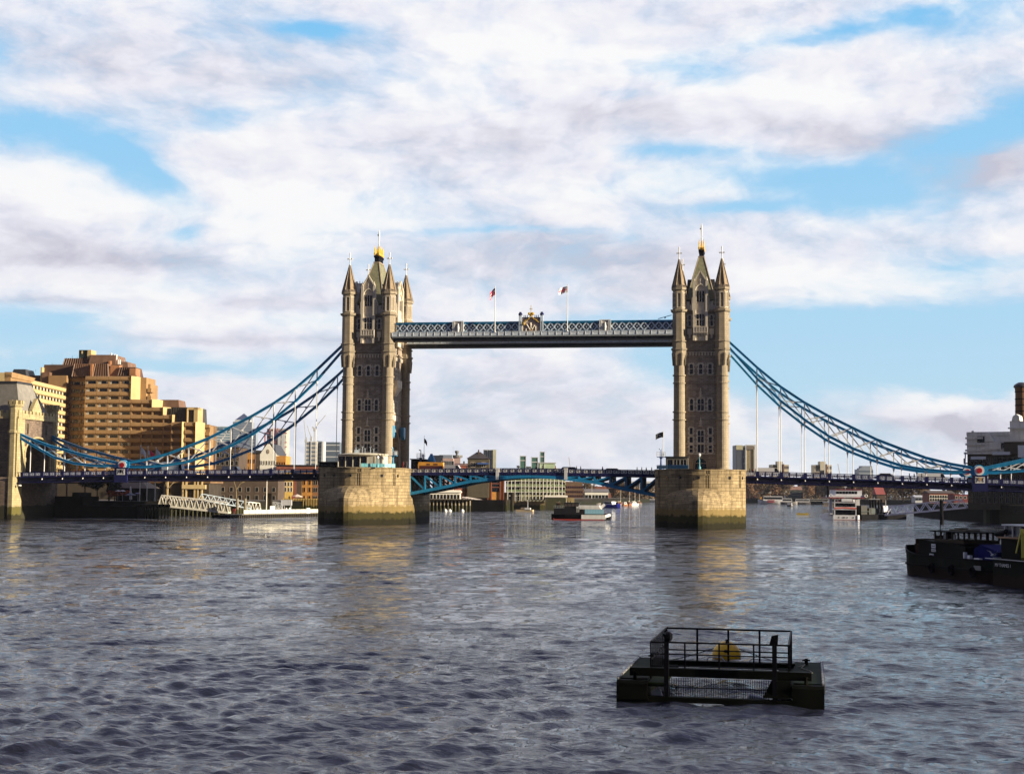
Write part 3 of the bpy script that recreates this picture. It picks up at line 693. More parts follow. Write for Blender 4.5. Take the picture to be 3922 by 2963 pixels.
# ------------------------------------------------------------------ suspended side spans
DTL = [(-135, 12.05), (-105.5, 12.72), (-52, 13.38)]
DTR = [(52, 13.45), (85, 12.66), (116, 11.78), (136, 11.25)]
YS0, YS1 = -1.0, 19.3
def span(sg, label):
    tab = DTL if sg < 0 else DTR
    t = thing('suspended_deck', label, 'bridge span', (sg*92, 0, 0), 0, 'road spans hung from the chains')
    ox = -sg*92; tz = lambda x: interp(tab, x)
    hx = [54.8+5.6*i for i in range(15)]
    ends = [51.6] + hx + [134.4]
    for a, b in zip(ends[:-1], ends[1:]): pass
    xs = [sg*e for e in ends]
    m = MB()
    for a, b in zip(xs[:-1], xs[1:]):
        za, zb_ = tz(a), tz(b)
        for y0, y1, d0, d1 in ((YS0+.1, YS1-.1, -1.5, -1.15), (YS0+.05, YS0+.5, -2.5, -1.5), (YS1-.5, YS1-.05, -2.5, -1.5)):
            m.add([(a+ox, y0, za+d0), (b+ox, y0, zb_+d0), (b+ox, y1, zb_+d0), (a+ox, y1, za+d0), (a+ox, y0, za+d1), (b+ox, y0, zb_+d1), (b+ox, y1, zb_+d1), (a+ox, y1, za+d1)],
                  [(0,3,2,1),(4,5,6,7),(0,1,5,4),(1,2,6,5),(2,3,7,6),(3,0,4,7)])
    m.build('girder', M_navyd, t)
    m = MB()
    for y in (YS0, YS1):
        m.ribbon([(x+ox, y, tz(x)-2.72) for x in xs], .75, .2)
        m.ribbon([(x+ox, y, tz(x)-1.32) for x in xs], .5, .32)
        m.ribbon([(x+ox, y, tz(x)-.08) for x in xs], .34, .16)
    m.build('flange', M_navy, t)
    m = MB()
    for a in xs:
        m.bar((a+ox, YS0+.5, tz(a)-2.0), (a+ox, YS1-.5, tz(a)-2.0), .3, 1.0)
    m.build('cross_beam', M_navyd, t)
    m = MB(); me = pm = None; lm = None
    for i, (a, b) in enumerate(zip(ends[:-1], ends[1:])):
        k = 1 if b-a < 3.5 else 3
        if b-a > 7: k = 1
        for y in (YS0, YS1):
            m.box(sg*a+ox-.3, sg*a+ox+.3, y-.15, y+.15, tz(sg*a)-1.2, tz(sg*a)-.12)
            for j in range(k):
                xa = a+.35+(b-a-.7)*j/k; xb = a+.35+(b-a-.7)*(j+1)/k; xc = sg*(xa+xb)/2
                m.box(sg*xa+ox-.12, sg*xa+ox+.12, y-.12, y+.12, tz(xc)-1.15, tz(xc)-.14)
                if 3 < b-a < 7 and me is None:
                    w = (xb-xa)/2-.18; p = MB(); p.box(-w, w, -.04, .04, -.34, .34); me_b = p.mesh('panel_back', M_navy)
                    p = MB()
                    for s_ in (-1, 1):
                        p.bar((s_*w, -.06, -.3), (s_*w*.15, -.06, .3), .05, .12); p.bar((s_*w, -.06, .3), (s_*w*.15, -.06, -.3), .05, .12)
                        p.bar((s_*w, -.06, -.32), (s_*w, -.06, .32), .05, .08); p.bar((-w, -.06, s_*.31), (w, -.06, s_*.31), .05, .07)
                    p.tube([(.28*math.cos(q*PI/4), -.07, .28*math.sin(q*PI/4)) for q in range(9)], .05, 4)
                    p.box(-w, w, -.045, -.04, -.3, .3)
                    me = p.mesh('parapet_panel', M_panel)
                if me is not None and y == YS0 and 3 < b-a < 7: put('parapet_panel', me, t, (xc+ox, y, tz(xc)-.64))
        if a > 53 and lm is None:
            l = MB(); l.ball((0, -.18, 0), .17, 8); l.box(-.05, .05, -.1, .1, -.05, .25); lm = l.mesh('girder_lamp', mat('lamp_glass_white', (.85, .85, .82), .3, .03, 1))
        if lm is not None and a < 132: put('girder_lamp', lm, t, (sg*a+ox, YS0-.1, tz(sg*a)-1.95))
    m.build('parapet_post', M_navy, t)
    # plaque under the chain medallion, with a painted shield and supporters
    x = sg*106; m = MB(); m.box(-1.75, 1.75, -.5, .3, -2.95, .55); m.box(-1.95, 1.95, -.6, .3, .5, .7); m.box(-1.95, 1.95, -.6, .3, -3.1, -2.9)
    pl = m.build('pin_pedestal', M_navy, t, (x+ox, YS0, tz(x)))
    pq = MB().box(-1.1, 1.1, -.56, -.5, -1.15, .3).build('plaque', M_white, pl)
    s = MB(); s.prism([(-.3, .18), (.3, .18), (.3, -.4), (0, -.85), (-.3, -.4)], -.6, -.562); s.build('shield', M_iron if sg < 0 else M_goldd, pq)
    s = MB()
    for q in (-1, 1): s.bar((q*.75, -.58, -.9), (q*.5, -.58, .1), .04, .2); s.bar((q*.9, -.58, .1), (q*.55, -.58, -.35), .04, .16); s.bar((q*.5, -.58, -.5), (q*.85, -.58, -.8), .04, .14)
    s.build('supporter_figure', mat('painted_heraldry', (.10, .09, .10), .5, .3, 2), pq)
    return t
spanL = span(-1, 'navy suspended road span left of the towers, reaching the stone abutment')
spanR = span(1, 'navy suspended road span right of the towers, running out of the frame')

# ------------------------------------------------------------------ chains
CU = [(48.4, 44.4), (54.8, 38.4), (60.5, 33.6), (66, 29.9), (71.6, 26.7), (77.2, 23.9), (82.6, 21.2), (88.5, 18.9), (94, 16.9), (99.6, 15.5), (104.2, 14.7), (106, 14.3)]
CL = [(48.4, 43.0), (54.8, 35.7), (60.4, 30.3), (66, 25.8), (71.6, 21.9), (77.2, 19.0), (82.8, 16.8), (88.4, 15.0), (93.9, 14.1), (99.5, 13.65), (104.2, 13.65), (106, 13.7)]
def chain(sg, y, label):
    t = thing('suspension_chain', label, 'bridge chain', (sg*78, y, 0), 0, 'long blue chains from the towers')
    ox = -sg*78
    dz = 0.0 if sg < 0 else -.15
    def cu(a): return interp(CU, a)+dz*(a-48)/58
    def cl(a): return interp(CL, a)+dz*(a-48)/58
    aa = sorted(set([48.4, 106]+[54.8+5.6*i/2 for i in range(0, 19) if 54.8+5.6*i/2 < 105]+[51.6]))
    tab = DTL if sg < 0 else DTR
    for nm, f in (('upper_chord', cu), ('lower_chord', cl)):
        m = MB(); m.ribbon([(sg*a+ox, 0, f(a)) for a in aa], .5, .42)
        for o_ in (.28, -.28): m.ribbon([(sg*a+ox, 0, f(a)+o_) for a in aa], .8, .12)
        m.build(nm, M_blue, t)
    hx = [54.8+5.6*i for i in range(9)]
    m = MB()
    for a in hx: m.bar((sg*a+ox, 0, cl(a)), (sg*a+ox, 0, cu(a)), .22, .26)
    for a, b in zip(hx[:-1], hx[1:]):
        m.bar((sg*a+ox, -.1, cl(a)), (sg*b+ox, -.1, cu(b)), .14, .26); m.bar((sg*a+ox, .1, cu(a)), (sg*b+ox, .1, cl(b)), .14, .26)
        c = (a+b)/2; m.prism([(sg*c+ox-.5, (cu(c)+cl(c))/2), (sg*c+ox, (cu(c)+cl(c))/2+.35), (sg*c+ox+.5, (cu(c)+cl(c))/2), (sg*c+ox, (cu(c)+cl(c))/2-.35)], -.2, .2)
    m.build('bracing', M_white, t)
    for a in hx:
        zt = cl(a)-.3; zd = interp(tab, sg*a)-.15
        h = MB(); h.lathe(0, 0, [(zd, .09), (zt-1.0, .09), (zt-.6, .17), (zt, .32)], 8)
        h.build('hanger', M_white, t, (sg*a+ox, 0, 0))
    # pin medallion at the low point
    x = sg*106+ox; zc = 14.05 if sg < 0 else 13.85
    m = MB(); m.prism([(x-1.9, zc+.75), (x+1.9, zc+.75), (x+1.9, zc-.75), (x+1.3, zc-1.3), (x-1.3, zc-1.3), (x-1.9, zc-.75)], -.45, .45); m.prism([(x+1.35*math.cos(i*PI/12), zc+1.35*math.sin(i*PI/12)) for i in range(24)], -.52, .52)
    pp = m.build('pin_plate', M_blue, t)
    for yy in (-1, 1):
        r0 = MB(); r0.prism([(x+1.12*math.cos(i*PI/16), zc+1.12*math.sin(i*PI/16)) for i in range(32)], yy*.5, yy*.66); r0.build('medallion_ring', M_white, pp)
        r1 = MB(); r1.prism([(x+.64*math.cos(i*PI/16), zc+.64*math.sin(i*PI/16)) for i in range(32)], yy*.64, yy*.74); r1.build('medallion_centre', M_red, pp)
    return t
for sg, sn in ((-1, 'left'), (1, 'right')):
    for y, dn in ((-.2, 'near'), (18.5, 'far')):
        chain(sg, y, '%s blue chain with white hangers, %s side of the towers' % (dn, sn))
SU = [(107, 14.9), (115, 16.0), (120.5, 17.3), (127, 18.6), (133.5, 20.6), (136.3, 22.3)]
SLo = [(107, 13.7), (113, 13.7), (118, 14.1), (123.4, 15.4), (127.6, 17.2), (132, 19.9), (136.3, 21.9)]
shu = [U(px, py, 0) for px, py in ((43, 1645), (110, 1677), (186.7, 1705.6), (299, 1736.7), (395, 1760.7), (450, 1772))]
shl = [U(px, py, 0) for px, py in ((43, 1650), (95.7, 1686.5), (158, 1722.4), (210.6, 1751), (287, 1774), (371, 1783), (450, 1784))]
SU = sorted([(-x, z) for x, z in shu]); SLo = sorted([(-x, z) for x, z in shl])
def short_chain(sg, y, label):
    t = thing('suspension_chain', label, 'bridge chain', (sg*120, y, 0), 0, 'short blue chains to the abutments'); ox = -sg*120
    dz = 0 if sg < 0 else -.2
    for nm, tab in (('upper_chord', SU), ('lower_chord', SLo)):
        m = MB(); m.ribbon([(sg*a+ox, 0, z+dz) for a, z in tab], .5, .4)
        for o_ in (.27, -.27): m.ribbon([(sg*a+ox, 0, z+o_+dz) for a, z in tab], .8, .12)
        m.build(nm, M_blue, t)
    hx = [110.8, 116.4, 122.0, 127.6, 131.5]
    m = MB()
    for a, b in zip(hx[:-1], hx[1:]):
        m.bar((sg*a+ox, -.1, interp(SLo, a)+dz), (sg*b+ox, -.1, interp(SU, b)+dz), .14, .26); m.bar((sg*a+ox, .1, interp(SU, a)+dz), (sg*b+ox, .1, interp(SLo, b)+dz), .14, .26)
    for a in hx: m.bar((sg*a+ox, 0, interp(SLo, a)+dz), (sg*a+ox, 0, interp(SU, a)+dz), .2, .24)
    m.build('bracing', M_white, t)
    tb = DTL if sg < 0 else DTR
    for a in hx:
        zt = interp(SLo, a)-.2+dz; zd = interp(tb, sg*a)-.15
        if zt-zd > .3: MB().lathe(0, 0, [(zd, .12), (max(zd+.05, zt-.8), .12), (zt, .34)], 8).build('hanger', M_white, t, (sg*a+ox, 0, 0))
    return t
short_chain(-1, -.2, 'short blue chain rising to the left abutment tower, near side'); short_chain(-1, 18.5, 'short blue chain rising to the left abutment tower, far side')
short_chain(1, -.2, 'short blue chain leaving the frame at the right edge, near side'); short_chain(1, 18.5, 'short blue chain leaving the frame at the right edge, far side')

# ------------------------------------------------------------------ high level walkways
def walkway(y, label, arms):
    t = thing('high_level_walkway', label, 'walkway', (0, y, 0), 0, 'walkways high between the towers')
    X0, X1 = -35.3, 34.8
    m = MB(); m.box(X0+.8, X1, .1, 3.3, 49.7, 49.95); m.prism([(.3, 49.95), (3.2, 49.95), (1.7, 50.3)], X0+.8, X1, 'x'); m.build('roof', mat('walkway_roof_blue', (.015, .03, .085), .5, .2, .6), t)
    m = MB(); m.box(X0+.8, X1, -.12, .12, 49.72, 49.92); m.box(X0+.8, X1, -.2, .2, 49.94, 50.08); m.box(X0+.8, X1, -.14, .1, 47.55, 47.72); m.box(X0+.8, X1, -.1, .1, 49.52, 49.6); m.build('top_chord', M_blue, t)
    m = MB(); m.box(X0+.8, X1, .9, 1.0, 46.5, 49.5); m.box(X0+.8, X1, 2.8, 2.9, 46.5, 49.5)
    m.build('glazing', mat('walkway_glass', (.11, .16, .24), .12, .5, .9, spec=.6), t)
    m = MB(); k = int((X1-X0)/1.78)
    for i in range(k):
        a = X0+.9+i*(X1-X0-.9)/k; b = a+(X1-X0-.9)/k
        for yy in (-.04, 3.3):
            m.bar((a, yy, 47.6), (b, yy, 49.7), .08, .3); m.bar((a, yy+.06, 49.7), (b, yy+.06, 47.6), .08, .3)
        c = (a+b)/2; m.prism([(c-.22, 48.55), (c, 48.78), (c+.22, 48.55), (c, 48.32)], -.14, .1)
        m.prism([(a-.16, 48.75), (a+.16, 48.75), (a, 48.4)], -.1, .06)
    m.build('lattice', M_pale, t)
    m = MB(); m.box(X0, X1, -1.05, 3.6, 46.2, 46.45); m.box(X0, X1, -1.1, -.95, 46.4, 46.52); m.box(X0, X1, -1.08, -.96, 47.5, 47.6)
    m.build('cornice', M_steel, t)
    p = MB(); p.box(-.82, .82, -.05, .05, -.45, .45); me = p.mesh('fascia_panel', M_pale)
    q = MB(); q.box(-.85, -.75, -.12, .08, -.5, .5); q.bar((-.6, -.07, -.25), (.6, -.07, .1), .04, .14); q.bar((-.55, -.07, .3), (.6, -.07, .3), .04, .08); qm = q.mesh('panel_moulding', M_white)
    n = int((X1-X0)/1.78)
    for i in range(n):
        o = put('fascia_panel', me, t, (X0+.89+i*(X1-X0-.0)/n, -1.0, 47.0)); put('panel_moulding', qm, o)
    m = MB(); m.box(X0+.3, X1, -.4, 3.2, 45.55, 46.2); m.box(X0+.3, X1, -.65, -.3, 46.0, 46.2); m.box(X0+.3, X1, -.55, 3.3, 45.42, 45.56)
    for i in range(40): x = X0+1+i*1.76; m.box(x-.08, x+.08, -.5, -.38, 45.56, 46.1)
    m.build('girder', M_dgirder, t)
    for xc in (U(1753.5, 1250, -1)[0], U(2317, 1250, -1)[0]):
        m = MB()
        for s_ in (-1.3, -.95, .95, 1.3): m.box(xc+s_-.11, xc+s_+.11, -.35, .2, 46.5, 50.2)
        m.box(xc-1.4, xc+1.4, -.3, .2, 50.1, 50.3); m.build('pilaster', M_white, t)
        m = MB(); m.box(xc-.83, xc+.83, -.2, .1, 46.6, 50.05); pl = m.build('relief_plaque', mat('stone_plaque', (.62, .58, .54), .7, .3, 2), t)
        m = MB(); m.lathe(xc, -.25, [(47.3, .3), (47.9, .22), (48.5, .35), (49.2, .18), (49.5, .2), (49.7, .05)], 8); m.build('relief_figure', M_white, pl)
    if arms:
        c = MB(); xa, xb = U(1992, 1250, -1)[0], U(2074.5, 1250, -1)[0]; xm = (xa+xb)/2; w = (xb-xa)/2
        for x in (xa, xb):
            for dx in (-.22, .22): c.box(x+dx-.13, x+dx+.13, -.6, .1, 46.5, 51.6)
            c.box(x-.4, x+.4, -.65, .15, 50.0, 50.2)
        ao = c.build('coat_of_arms_frame', M_pale, t)
        c = MB()
        for x in (xa, xb): c.lathe(x, -.25, [(51.4, .3), (51.6, .48), (52.0, .5), (52.1, .3), (52.3, .35), (52.4, .05)], 8)
        c.box(xa+.4, xb-.4, -.3, -.1, 50.85, 51.05)
        for i in range(3):
            for s_ in (-1, 1): x = xm+s_*(.95+i*.42); c.lathe(x, -.2, [(51.0, .13), (51.3, .07), (51.45, .12), (51.65, .02)], 6)
        c.build('post_cap', M_navy, ao)
        c = MB(); c.box(xa+.4, xb-.4, -.35, 0, 46.7, 50.85); c.build('arms_panel', mat('arms_panel_stone', (.36, .29, .26), .7, .35, 2.2), ao)
        c = MB()
        c.tube([(xm-w+.7, -.45, 49.4), (xm-1.3, -.45, 50.3), (xm-.7, -.45, 50.5), (xm, -.45, 51.5), (xm+.7, -.45, 50.6), (xm+1.3, -.45, 50.3), (xm+w-.7, -.45, 49.7)], .16, 6)
        for s_ in (-1, 1): c.ball((xm+s_*.42, -.3, 51.9), .42, 8)
        c.ball((xm-w+.95, -.5, 49.3), .3, 8); c.lathe(xm, -.3, [(51.3, .35), (51.9, .25), (52.3, .08)], 8)
        c.build('gilded_crown', M_gold, ao)
        c = MB(); c.tube([(xm-w+.6, -.42, 46.8), (xm-w+.6, -.42, 49.2), (xm-.9, -.42, 50.2)], .12, 6); c.box(xm-.1, xm+.1, -.45, -.25, 52.2, 54.0); c.box(xm-.38, xm+.38, -.43, -.27, 53.0, 53.2)
        # supporters, crossed limbs and shield
        for p0, p1, r in (((-1.1, 49.3), (-.2, 47.9), .2), ((-.1, 49.7), (.0, 48.3), .2), ((.9, 49.1), (.2, 47.9), .17), ((-.5, 48.4), (.6, 48.4), .14), ((1.15, 48.8), (1.2, 47.5), .14), ((-1.2, 48.2), (-1.3, 47.4), .16),
                          ((-.9, 47.2), (-.2, 47.6), .14), ((.9, 47.1), (.2, 47.7), .14)):
            c.rod((xm+p0[0], -.45, p0[1]), (xm+p1[0], -.45, p1[1]), r, r*.8, 7)
        c.build('heraldic_carving', mat('cream_carving', (.72, .66, .55), .6, .15, 2), ao)
        c = MB(); c.prism([(xm-.38, 48.2), (xm+.38, 48.2), (xm+.38, 47.5), (xm, 46.95), (xm-.38, 47.5)], -.55, -.36); c.build('shield', M_goldd, ao)
    return t
walkway(-.4, 'near walkway between the towers, with white lattice and a gilded coat of arms', True)
walkway(16.3, 'far walkway high between the towers, seen below the near one', False)
# stay rod by the right tower
x0, z0 = U(2520, 1221, 0); x1, z1 = U(2566, 1208, 0)
o = MB().rod((0, 0, 0), (x1-x0+.4, 0, z1-z0+.1), .09, .09, 6).ball((x1-x0-1.2, 0, z1-z0-.5), .22, 6).build('stay_rod', M_blue, None, (x0, 0, z0)); tag(o, 'thin blue stay rod sloping up from the walkway roof to the right tower', 'rod')

# ------------------------------------------------------------------ flags
def wave_flag(w, h, m_list, droop, parent, z, name='flag', yaw=PI, stripes=None):
    """cloth with real folds; stripes = list of (u0,u1,v0,v1,material)"""
    def cloth(u0, u1, v0, v1, off, m, nm, par):
        n = 12; mb = MB(); k = 6
        for i in range(n+1):
            for j in range(k+1):
                u = u0+(u1-u0)*i/n; v = v0+(v1-v0)*j/k
                x = u*w*(1-.15*droop); zz = (v-1)*h - droop*u*u*h*.9; yy = .16*w*math.sin(u*7+v*1.5)*u+off
                mb.v.append((x, yy, zz))
        for i in range(n):
            for j in range(k): a = i*(k+1)+j; mb.f.append((a, a+k+1, a+k+2, a+1))
        o = mb.build(nm, m, par); o.location = (0, 0, z) if par is parent else (0, 0, 0)
        if par is parent: o.rotation_euler = (0, 0, yaw)
        return o
    f = cloth(0, 1, 0, 1, 0, m_list, name, parent)
    for s in stripes or []:
        for off in (-.02, .02): cloth(s[0], s[1], s[2], s[3], off, s[4], 'flag_cross' if len(s) < 6 else s[5], f)
    return f
M_flagw = mat('white_flag_cloth', (.82, .80, .80), .8, .05, 3); M_flagr = mat('red_flag_cloth', (.75, .03, .10), .8, .05, 3); M_flagk = mat('black_flag_cloth', (.012, .013, .02), .8, .1, 3)
M_flagb = mat('blue_flag_cloth', (.04, .05, .22), .8, .05, 3)
def pole(px, ytop, ybot, Y, label, r=.12, m=None, cat='flagpole', group=None):
    x, zt = U(px, ytop, Y); _, zb = U(px, ybot, Y)
    t = thing('flagpole', label, cat, (x, Y, zb), 0, group)
    H = zt-zb
    MB().lathe(0, 0, [(0, r*1.5), (.4, r), (H, r*.6)], 8).build('pole', m or M_white, t)
    MB().ball((0, 0, H+.08), r*1.2, 6).build('pole_cap', m or M_white, t)
    return t, H
t, H = pole(1897, 1099, 1272, -1.5, 'white flagpole with a crumpled red and white flag, left of the coat of arms', group='flagpoles on the near walkway')
wave_flag(1.5, 1.7, M_flagr, .95, t, H-.3, stripes=[(.35, .5, .1, .9, M_flagw), (.1, .95, .55, .68, M_flagw), (.65, .9, .1, .35, M_flagw), (.12, .3, .72, .95, M_flagb)])
t, H = pole(2174, 1092, 1268, -1.5, 'white flagpole with a white flag bearing a red cross, right of the coat of arms', group='flagpoles on the near walkway')
wave_flag(2.3, 1.5, M_flagw, .5, t, H-.3, stripes=[(0, 1, .42, .58, M_flagr), (.4, .52, 0, 1, M_flagr)])
t, H = pole(2541, 1650, 1752, -5, 'white flagpole with a black flag standing on the right pier cabin', r=.1)
wave_flag(2.0, 1.25, M_flagk, .55, t, H-.25, stripes=[(.35, .6, .4, .5, M_flagw, 'flag_mark'), (.45, .52, .25, .65, M_flagw, 'flag_mark')])
# ------------------------------------------------------------------ people (one continuous skinned body, posed walking or standing)
def body_mesh(name, stride, m, lean=0.0, arm=.15):
    me = bpy.data.meshes.new(name)
    J = [(0,0,.95),(0,0,1.12),(0,.01+lean*.5,1.32),(0,.01+lean,1.46),(0,.0+lean,1.54),(0,-.015+lean,1.66),(0,-.01+lean,1.74),
         (.09,0,.9),(.10,-stride*.5,.5),(.10,-stride*.9,.08),(.10,-stride*.9-.14,.04),
         (-.09,0,.9),(-.10,stride*.45,.5),(-.10,stride*1.0,.1),(-.10,stride*1.0-.13,.05),
         (.19,.01+lean,1.4),(.24,.03+arm*.5,1.15),(.23,-.04-arm,.9),(.22,-.07-arm,.82),
         (-.19,.01+lean,1.4),(-.24,.03-arm*.5,1.15),(-.23,.02-arm*.2,.9),(-.22,0,.82)]
    E_ = [(0,1),(1,2),(2,3),(3,4),(4,5),(5,6),(0,7),(7,8),(8,9),(9,10),(0,11),(11,12),(12,13),(13,14),(3,15),(15,16),(16,17),(17,18),(3,19),(19,20),(20,21),(21,22)]
    rad = [.15,.15,.17,.12,.055,.095,.08,.1,.07,.05,.04,.1,.07,.05,.04,.075,.055,.045,.04,.075,.055,.045,.04]
    me.from_pydata(J, E_, []); me.materials.append(m)
    o = bpy.data.objects.new('tmp', me); col.objects.link(o)
    md = o.modifiers.new('s', 'SKIN')
    for i, r in enumerate(rad): me.skin_vertices[0].data[i].radius = (r, r*.85)
    me.skin_vertices[0].data[0].use_root = True
    o.modifiers.new('d', 'SUBSURF').levels = 1
    dg = bpy.context.evaluated_depsgraph_get(); out = bpy.data.meshes.new_from_object(o.evaluated_get(dg)); out.name = name
    bpy.data.objects.remove(o); bpy.data.meshes.remove(me)
    if not out.materials: out.materials.append(m)
    for p in out.polygons: p.use_smooth = True
    return out
M_coats = [mat('dark_coat', (.02, .02, .026), .9, .1, 3), mat('brown_coat', (.07, .04, .025), .9, .1, 3), mat('red_coat', (.22, .03, .03), .9, .1, 3), mat('grey_coat', (.12, .12, .14), .9, .1, 3)]
BODY = [body_mesh('person', .25, M_coats[0]), body_mesh('person', .05, M_coats[1], .02), body_mesh('person', .18, M_coats[2], .04), body_mesh('person', .1, M_coats[3], 0, .25)]
M_hair = mat('dark_hair', (.03, .02, .014), .8, .1, 4); M_skin = mat('skin', (.45, .27, .19), .6, .05, 4)
hm = MB(); hm.ball((0, .012, 1.70), .115, 10, 1.05); HAIR = hm.mesh('hair', M_hair, True)
fm_ = MB(); fm_.ball((0, -.05, 1.655), .085, 10, 1.15); fm_.ball((0, -.14, 1.645), .02, 6); FACE = fm_.mesh('face', M_skin, True)
def person(x, y, z, k, rz, label, group):
    o = put('person', BODY[k], None, (x, y, z), rz); o.scale = (1, 1, 1.0); tag(o, label, 'person', group)
    put('hair', HAIR, o); put('face', FACE, o); return o
words = ['dark', 'brown', 'red', 'grey']
def roadz(px, y=0):
    x, _ = U(px, 1795, y); 
    return x, (interp(topz, x)-1.15 if abs(x) < 31 else (interp(DTL, x) if x < 0 else interp(DTR, x))-1.15)
PPL = [(1985, 0, 0, 'on the left leaf close to the middle of the bascule'), (2054, 0, .3, 'just right of the middle of the bascule'), (2078, 1, 0, 'on the bascule left of the dark car'), (2208, 0, -.2, 'tall beside the dark car on the right leaf'),
       (2224, 0, 0, 'small behind the tall walker on the right leaf'), (2308, 0, .2, 'alone near the middle of the right leaf'), (2440, 0, 0, 'broad, stooping, left of the right pier'), (2458, 3, 0, 'second of the group left of the right pier'),
       (2475, 0, .4, 'third of the group left of the right pier'), (2496, 0, 0, 'closest to the right pier on the bascule'), (1545, 2, 0, 'by the foot of the left tower'), (1557, 3, .3, 'beside the one in red by the left tower'),
       (2872, 0, 0, 'on the right span next to the pier'), (2884, 2, .3, 'second on the right span next to the pier'), (2893, 0, 0, 'third on the right span next to the pier'), (3483, 0, 0, 'first of three far along the right span'),
       (3501, 0, .2, 'middle of three far along the right span'), (3530, 1, 0, 'last of three far along the right span'), (232, 0, 0, 'on the left span behind the near chain'), (938, 0, 0, 'on the left span by the yellow warehouse'),
       (952, 1, .2, 'on the left span below the white gable'), (984, 0, 0, 'on the left span right of the white gable'), (1788, 0, 0, 'on the left leaf by the pyramid roof'), (2128, 2, 0, 'beside the crane far behind, on the right leaf')]
for i, (px, k, rz, wh) in enumerate(PPL):
    yy = 2.4 if 1570 < px < 2510 else .4
    if px in (1545, 1557): x, z = U(px, 1790, -1.2)[0], 13.58; yy = -1.2
    elif 2860 < px < 2900: x, z = roadz(px, yy)
    else: x, z = roadz(px, yy)
    person(x, yy, z, k, PI/2+rz*3 if i % 2 else -PI/2+rz, 'person in %s coat %s' % (words[k], wh), 'people walking over the bridge')

# ------------------------------------------------------------------ vehicles on the road
M_tyre = mat('tyre_rubber', (.015, .015, .015), .9, .1, 5)
def car(label, x, y, z, L, H, m, van=False, group='vehicles on the bridge', cat='car', rz=0):
    t = thing('parked_car' if False else ('van' if van else 'car'), label, cat, (x, y, z), rz, group)
    W = .9 if not van else 1.0
    if van: prof = [(-L/2, .35), (L/2, .35), (L/2, 1.0), (L/2-.55, 1.15), (L/2-1.1, H), (-L/2+.05, H), (-L/2, H-.15)]
    else: prof = [(-L/2, .35), (L/2, .35), (L/2, .75), (L/2-1.0, .92), (L/2-1.7, H), (-L/2+1.0, H), (-L/2+.25, .95), (-L/2, .85)]
    MB().prism(prof, -W, W).build('body', m, t)
    g = MB()
    if van: g.prism([(L/2-1.05, H-.1), (L/2-.62, 1.2), (L/2-1.6, 1.2), (L/2-1.6, H-.1)], -W-.015, W+.015)
    else: g.prism([(L/2-1.15, .95), (L/2-1.75, H-.07), (-L/2+1.05, H-.07), (-L/2+.4, .97)], -W-.015, W+.015)
    g.build('window', M_glass, t)
    w = MB(); w.rod((0, -.11, 0), (0, .11, 0), .33, .33, 14); wm = w.mesh('wheel', M_tyre)
    for sx in (-1, 1):
        for sy in (-1, 1): put('wheel', wm, t, (sx*(L/2-.85), sy*(W-.05), .33))
    return t
M_vg = mat('silver_paint', (.42, .43, .46), .3, .04, 1); M_vk = mat('black_paint', (.02, .02, .024), .3, .04, 1); M_vw = mat('white_van_paint', (.75, .75, .75), .35, .04, 1)
M_vo = mat('orange_yellow_paint', (.75, .36, .05), .4, .06, 1)
def dk(px, y, van, label, L, H, m):
    x, z = roadz(px, y); return car(label, x, y, z, L, H, m, van, cat='van' if van else 'car')
dk(1738, 6, True, 'silver grey van on the left bascule leaf beside the yellow bus', 4.6, 2.0, M_vg)
dk(2185, 6, False, 'black car on the right bascule leaf just right of the middle', 5.6, 1.62, M_vk)
dk(2350, 6, False, 'dark low car further right on the right bascule leaf', 5.2, 1.45, M_vk)
dk(890, 6, True, 'blue grey van on the left span below the brown building', 5.0, 2.1, M_vg)
dk(3395, 6, False, 'silver car on the right span left of three walkers', 5.0, 1.7, M_vg)
dk(3570, 8, True, 'long white van near the right chain medallion', 7.0, 2.1, M_vw)
dk(2945, 10, True, 'white van on the right span by the pier', 6.0, 2.25, M_vw)
dk(668, 7, True, 'white and blue grey lorry on the left span behind the rising chain', 6.2, 3.3, mat('lorry_blue_grey', (.40, .46, .54), .5, .08, 1))
x, z = roadz(1653, 8)
bus = thing('bus', 'yellow orange bus whose roof shows above the parapet by the left tower', 'bus', (x, 8, z), 0, 'vehicles on the bridge')
MB().prism([(-3.2, .4), (3.2, .4), (3.3, 1.6), (3.15, 2.75), (-3.1, 2.85), (-3.3, 2.2)], -1.2, 1.2).build('body', M_vo, bus)
b = MB(); b.box(-1.1, -.2, -1.22, -1.19, 2.05, 2.4); b.box(.7, 1.8, -1.22, -1.19, 2.05, 2.4); b.box(-2.9, 3.0, -1.22, -1.19, 1.2, 1.9); b.build('window', mat('bus_window', (.10, .03, .03), .3, .1, 1), bus)
w = MB(); w.rod((0, -.15, 0), (0, .15, 0), .48, .48, 14); wm = w.mesh('wheel', M_tyre)
for sx in (-2.2, 2.2):
    for sy in (-1.1, 1.1): put('wheel', wm, bus, (sx, sy, .48))

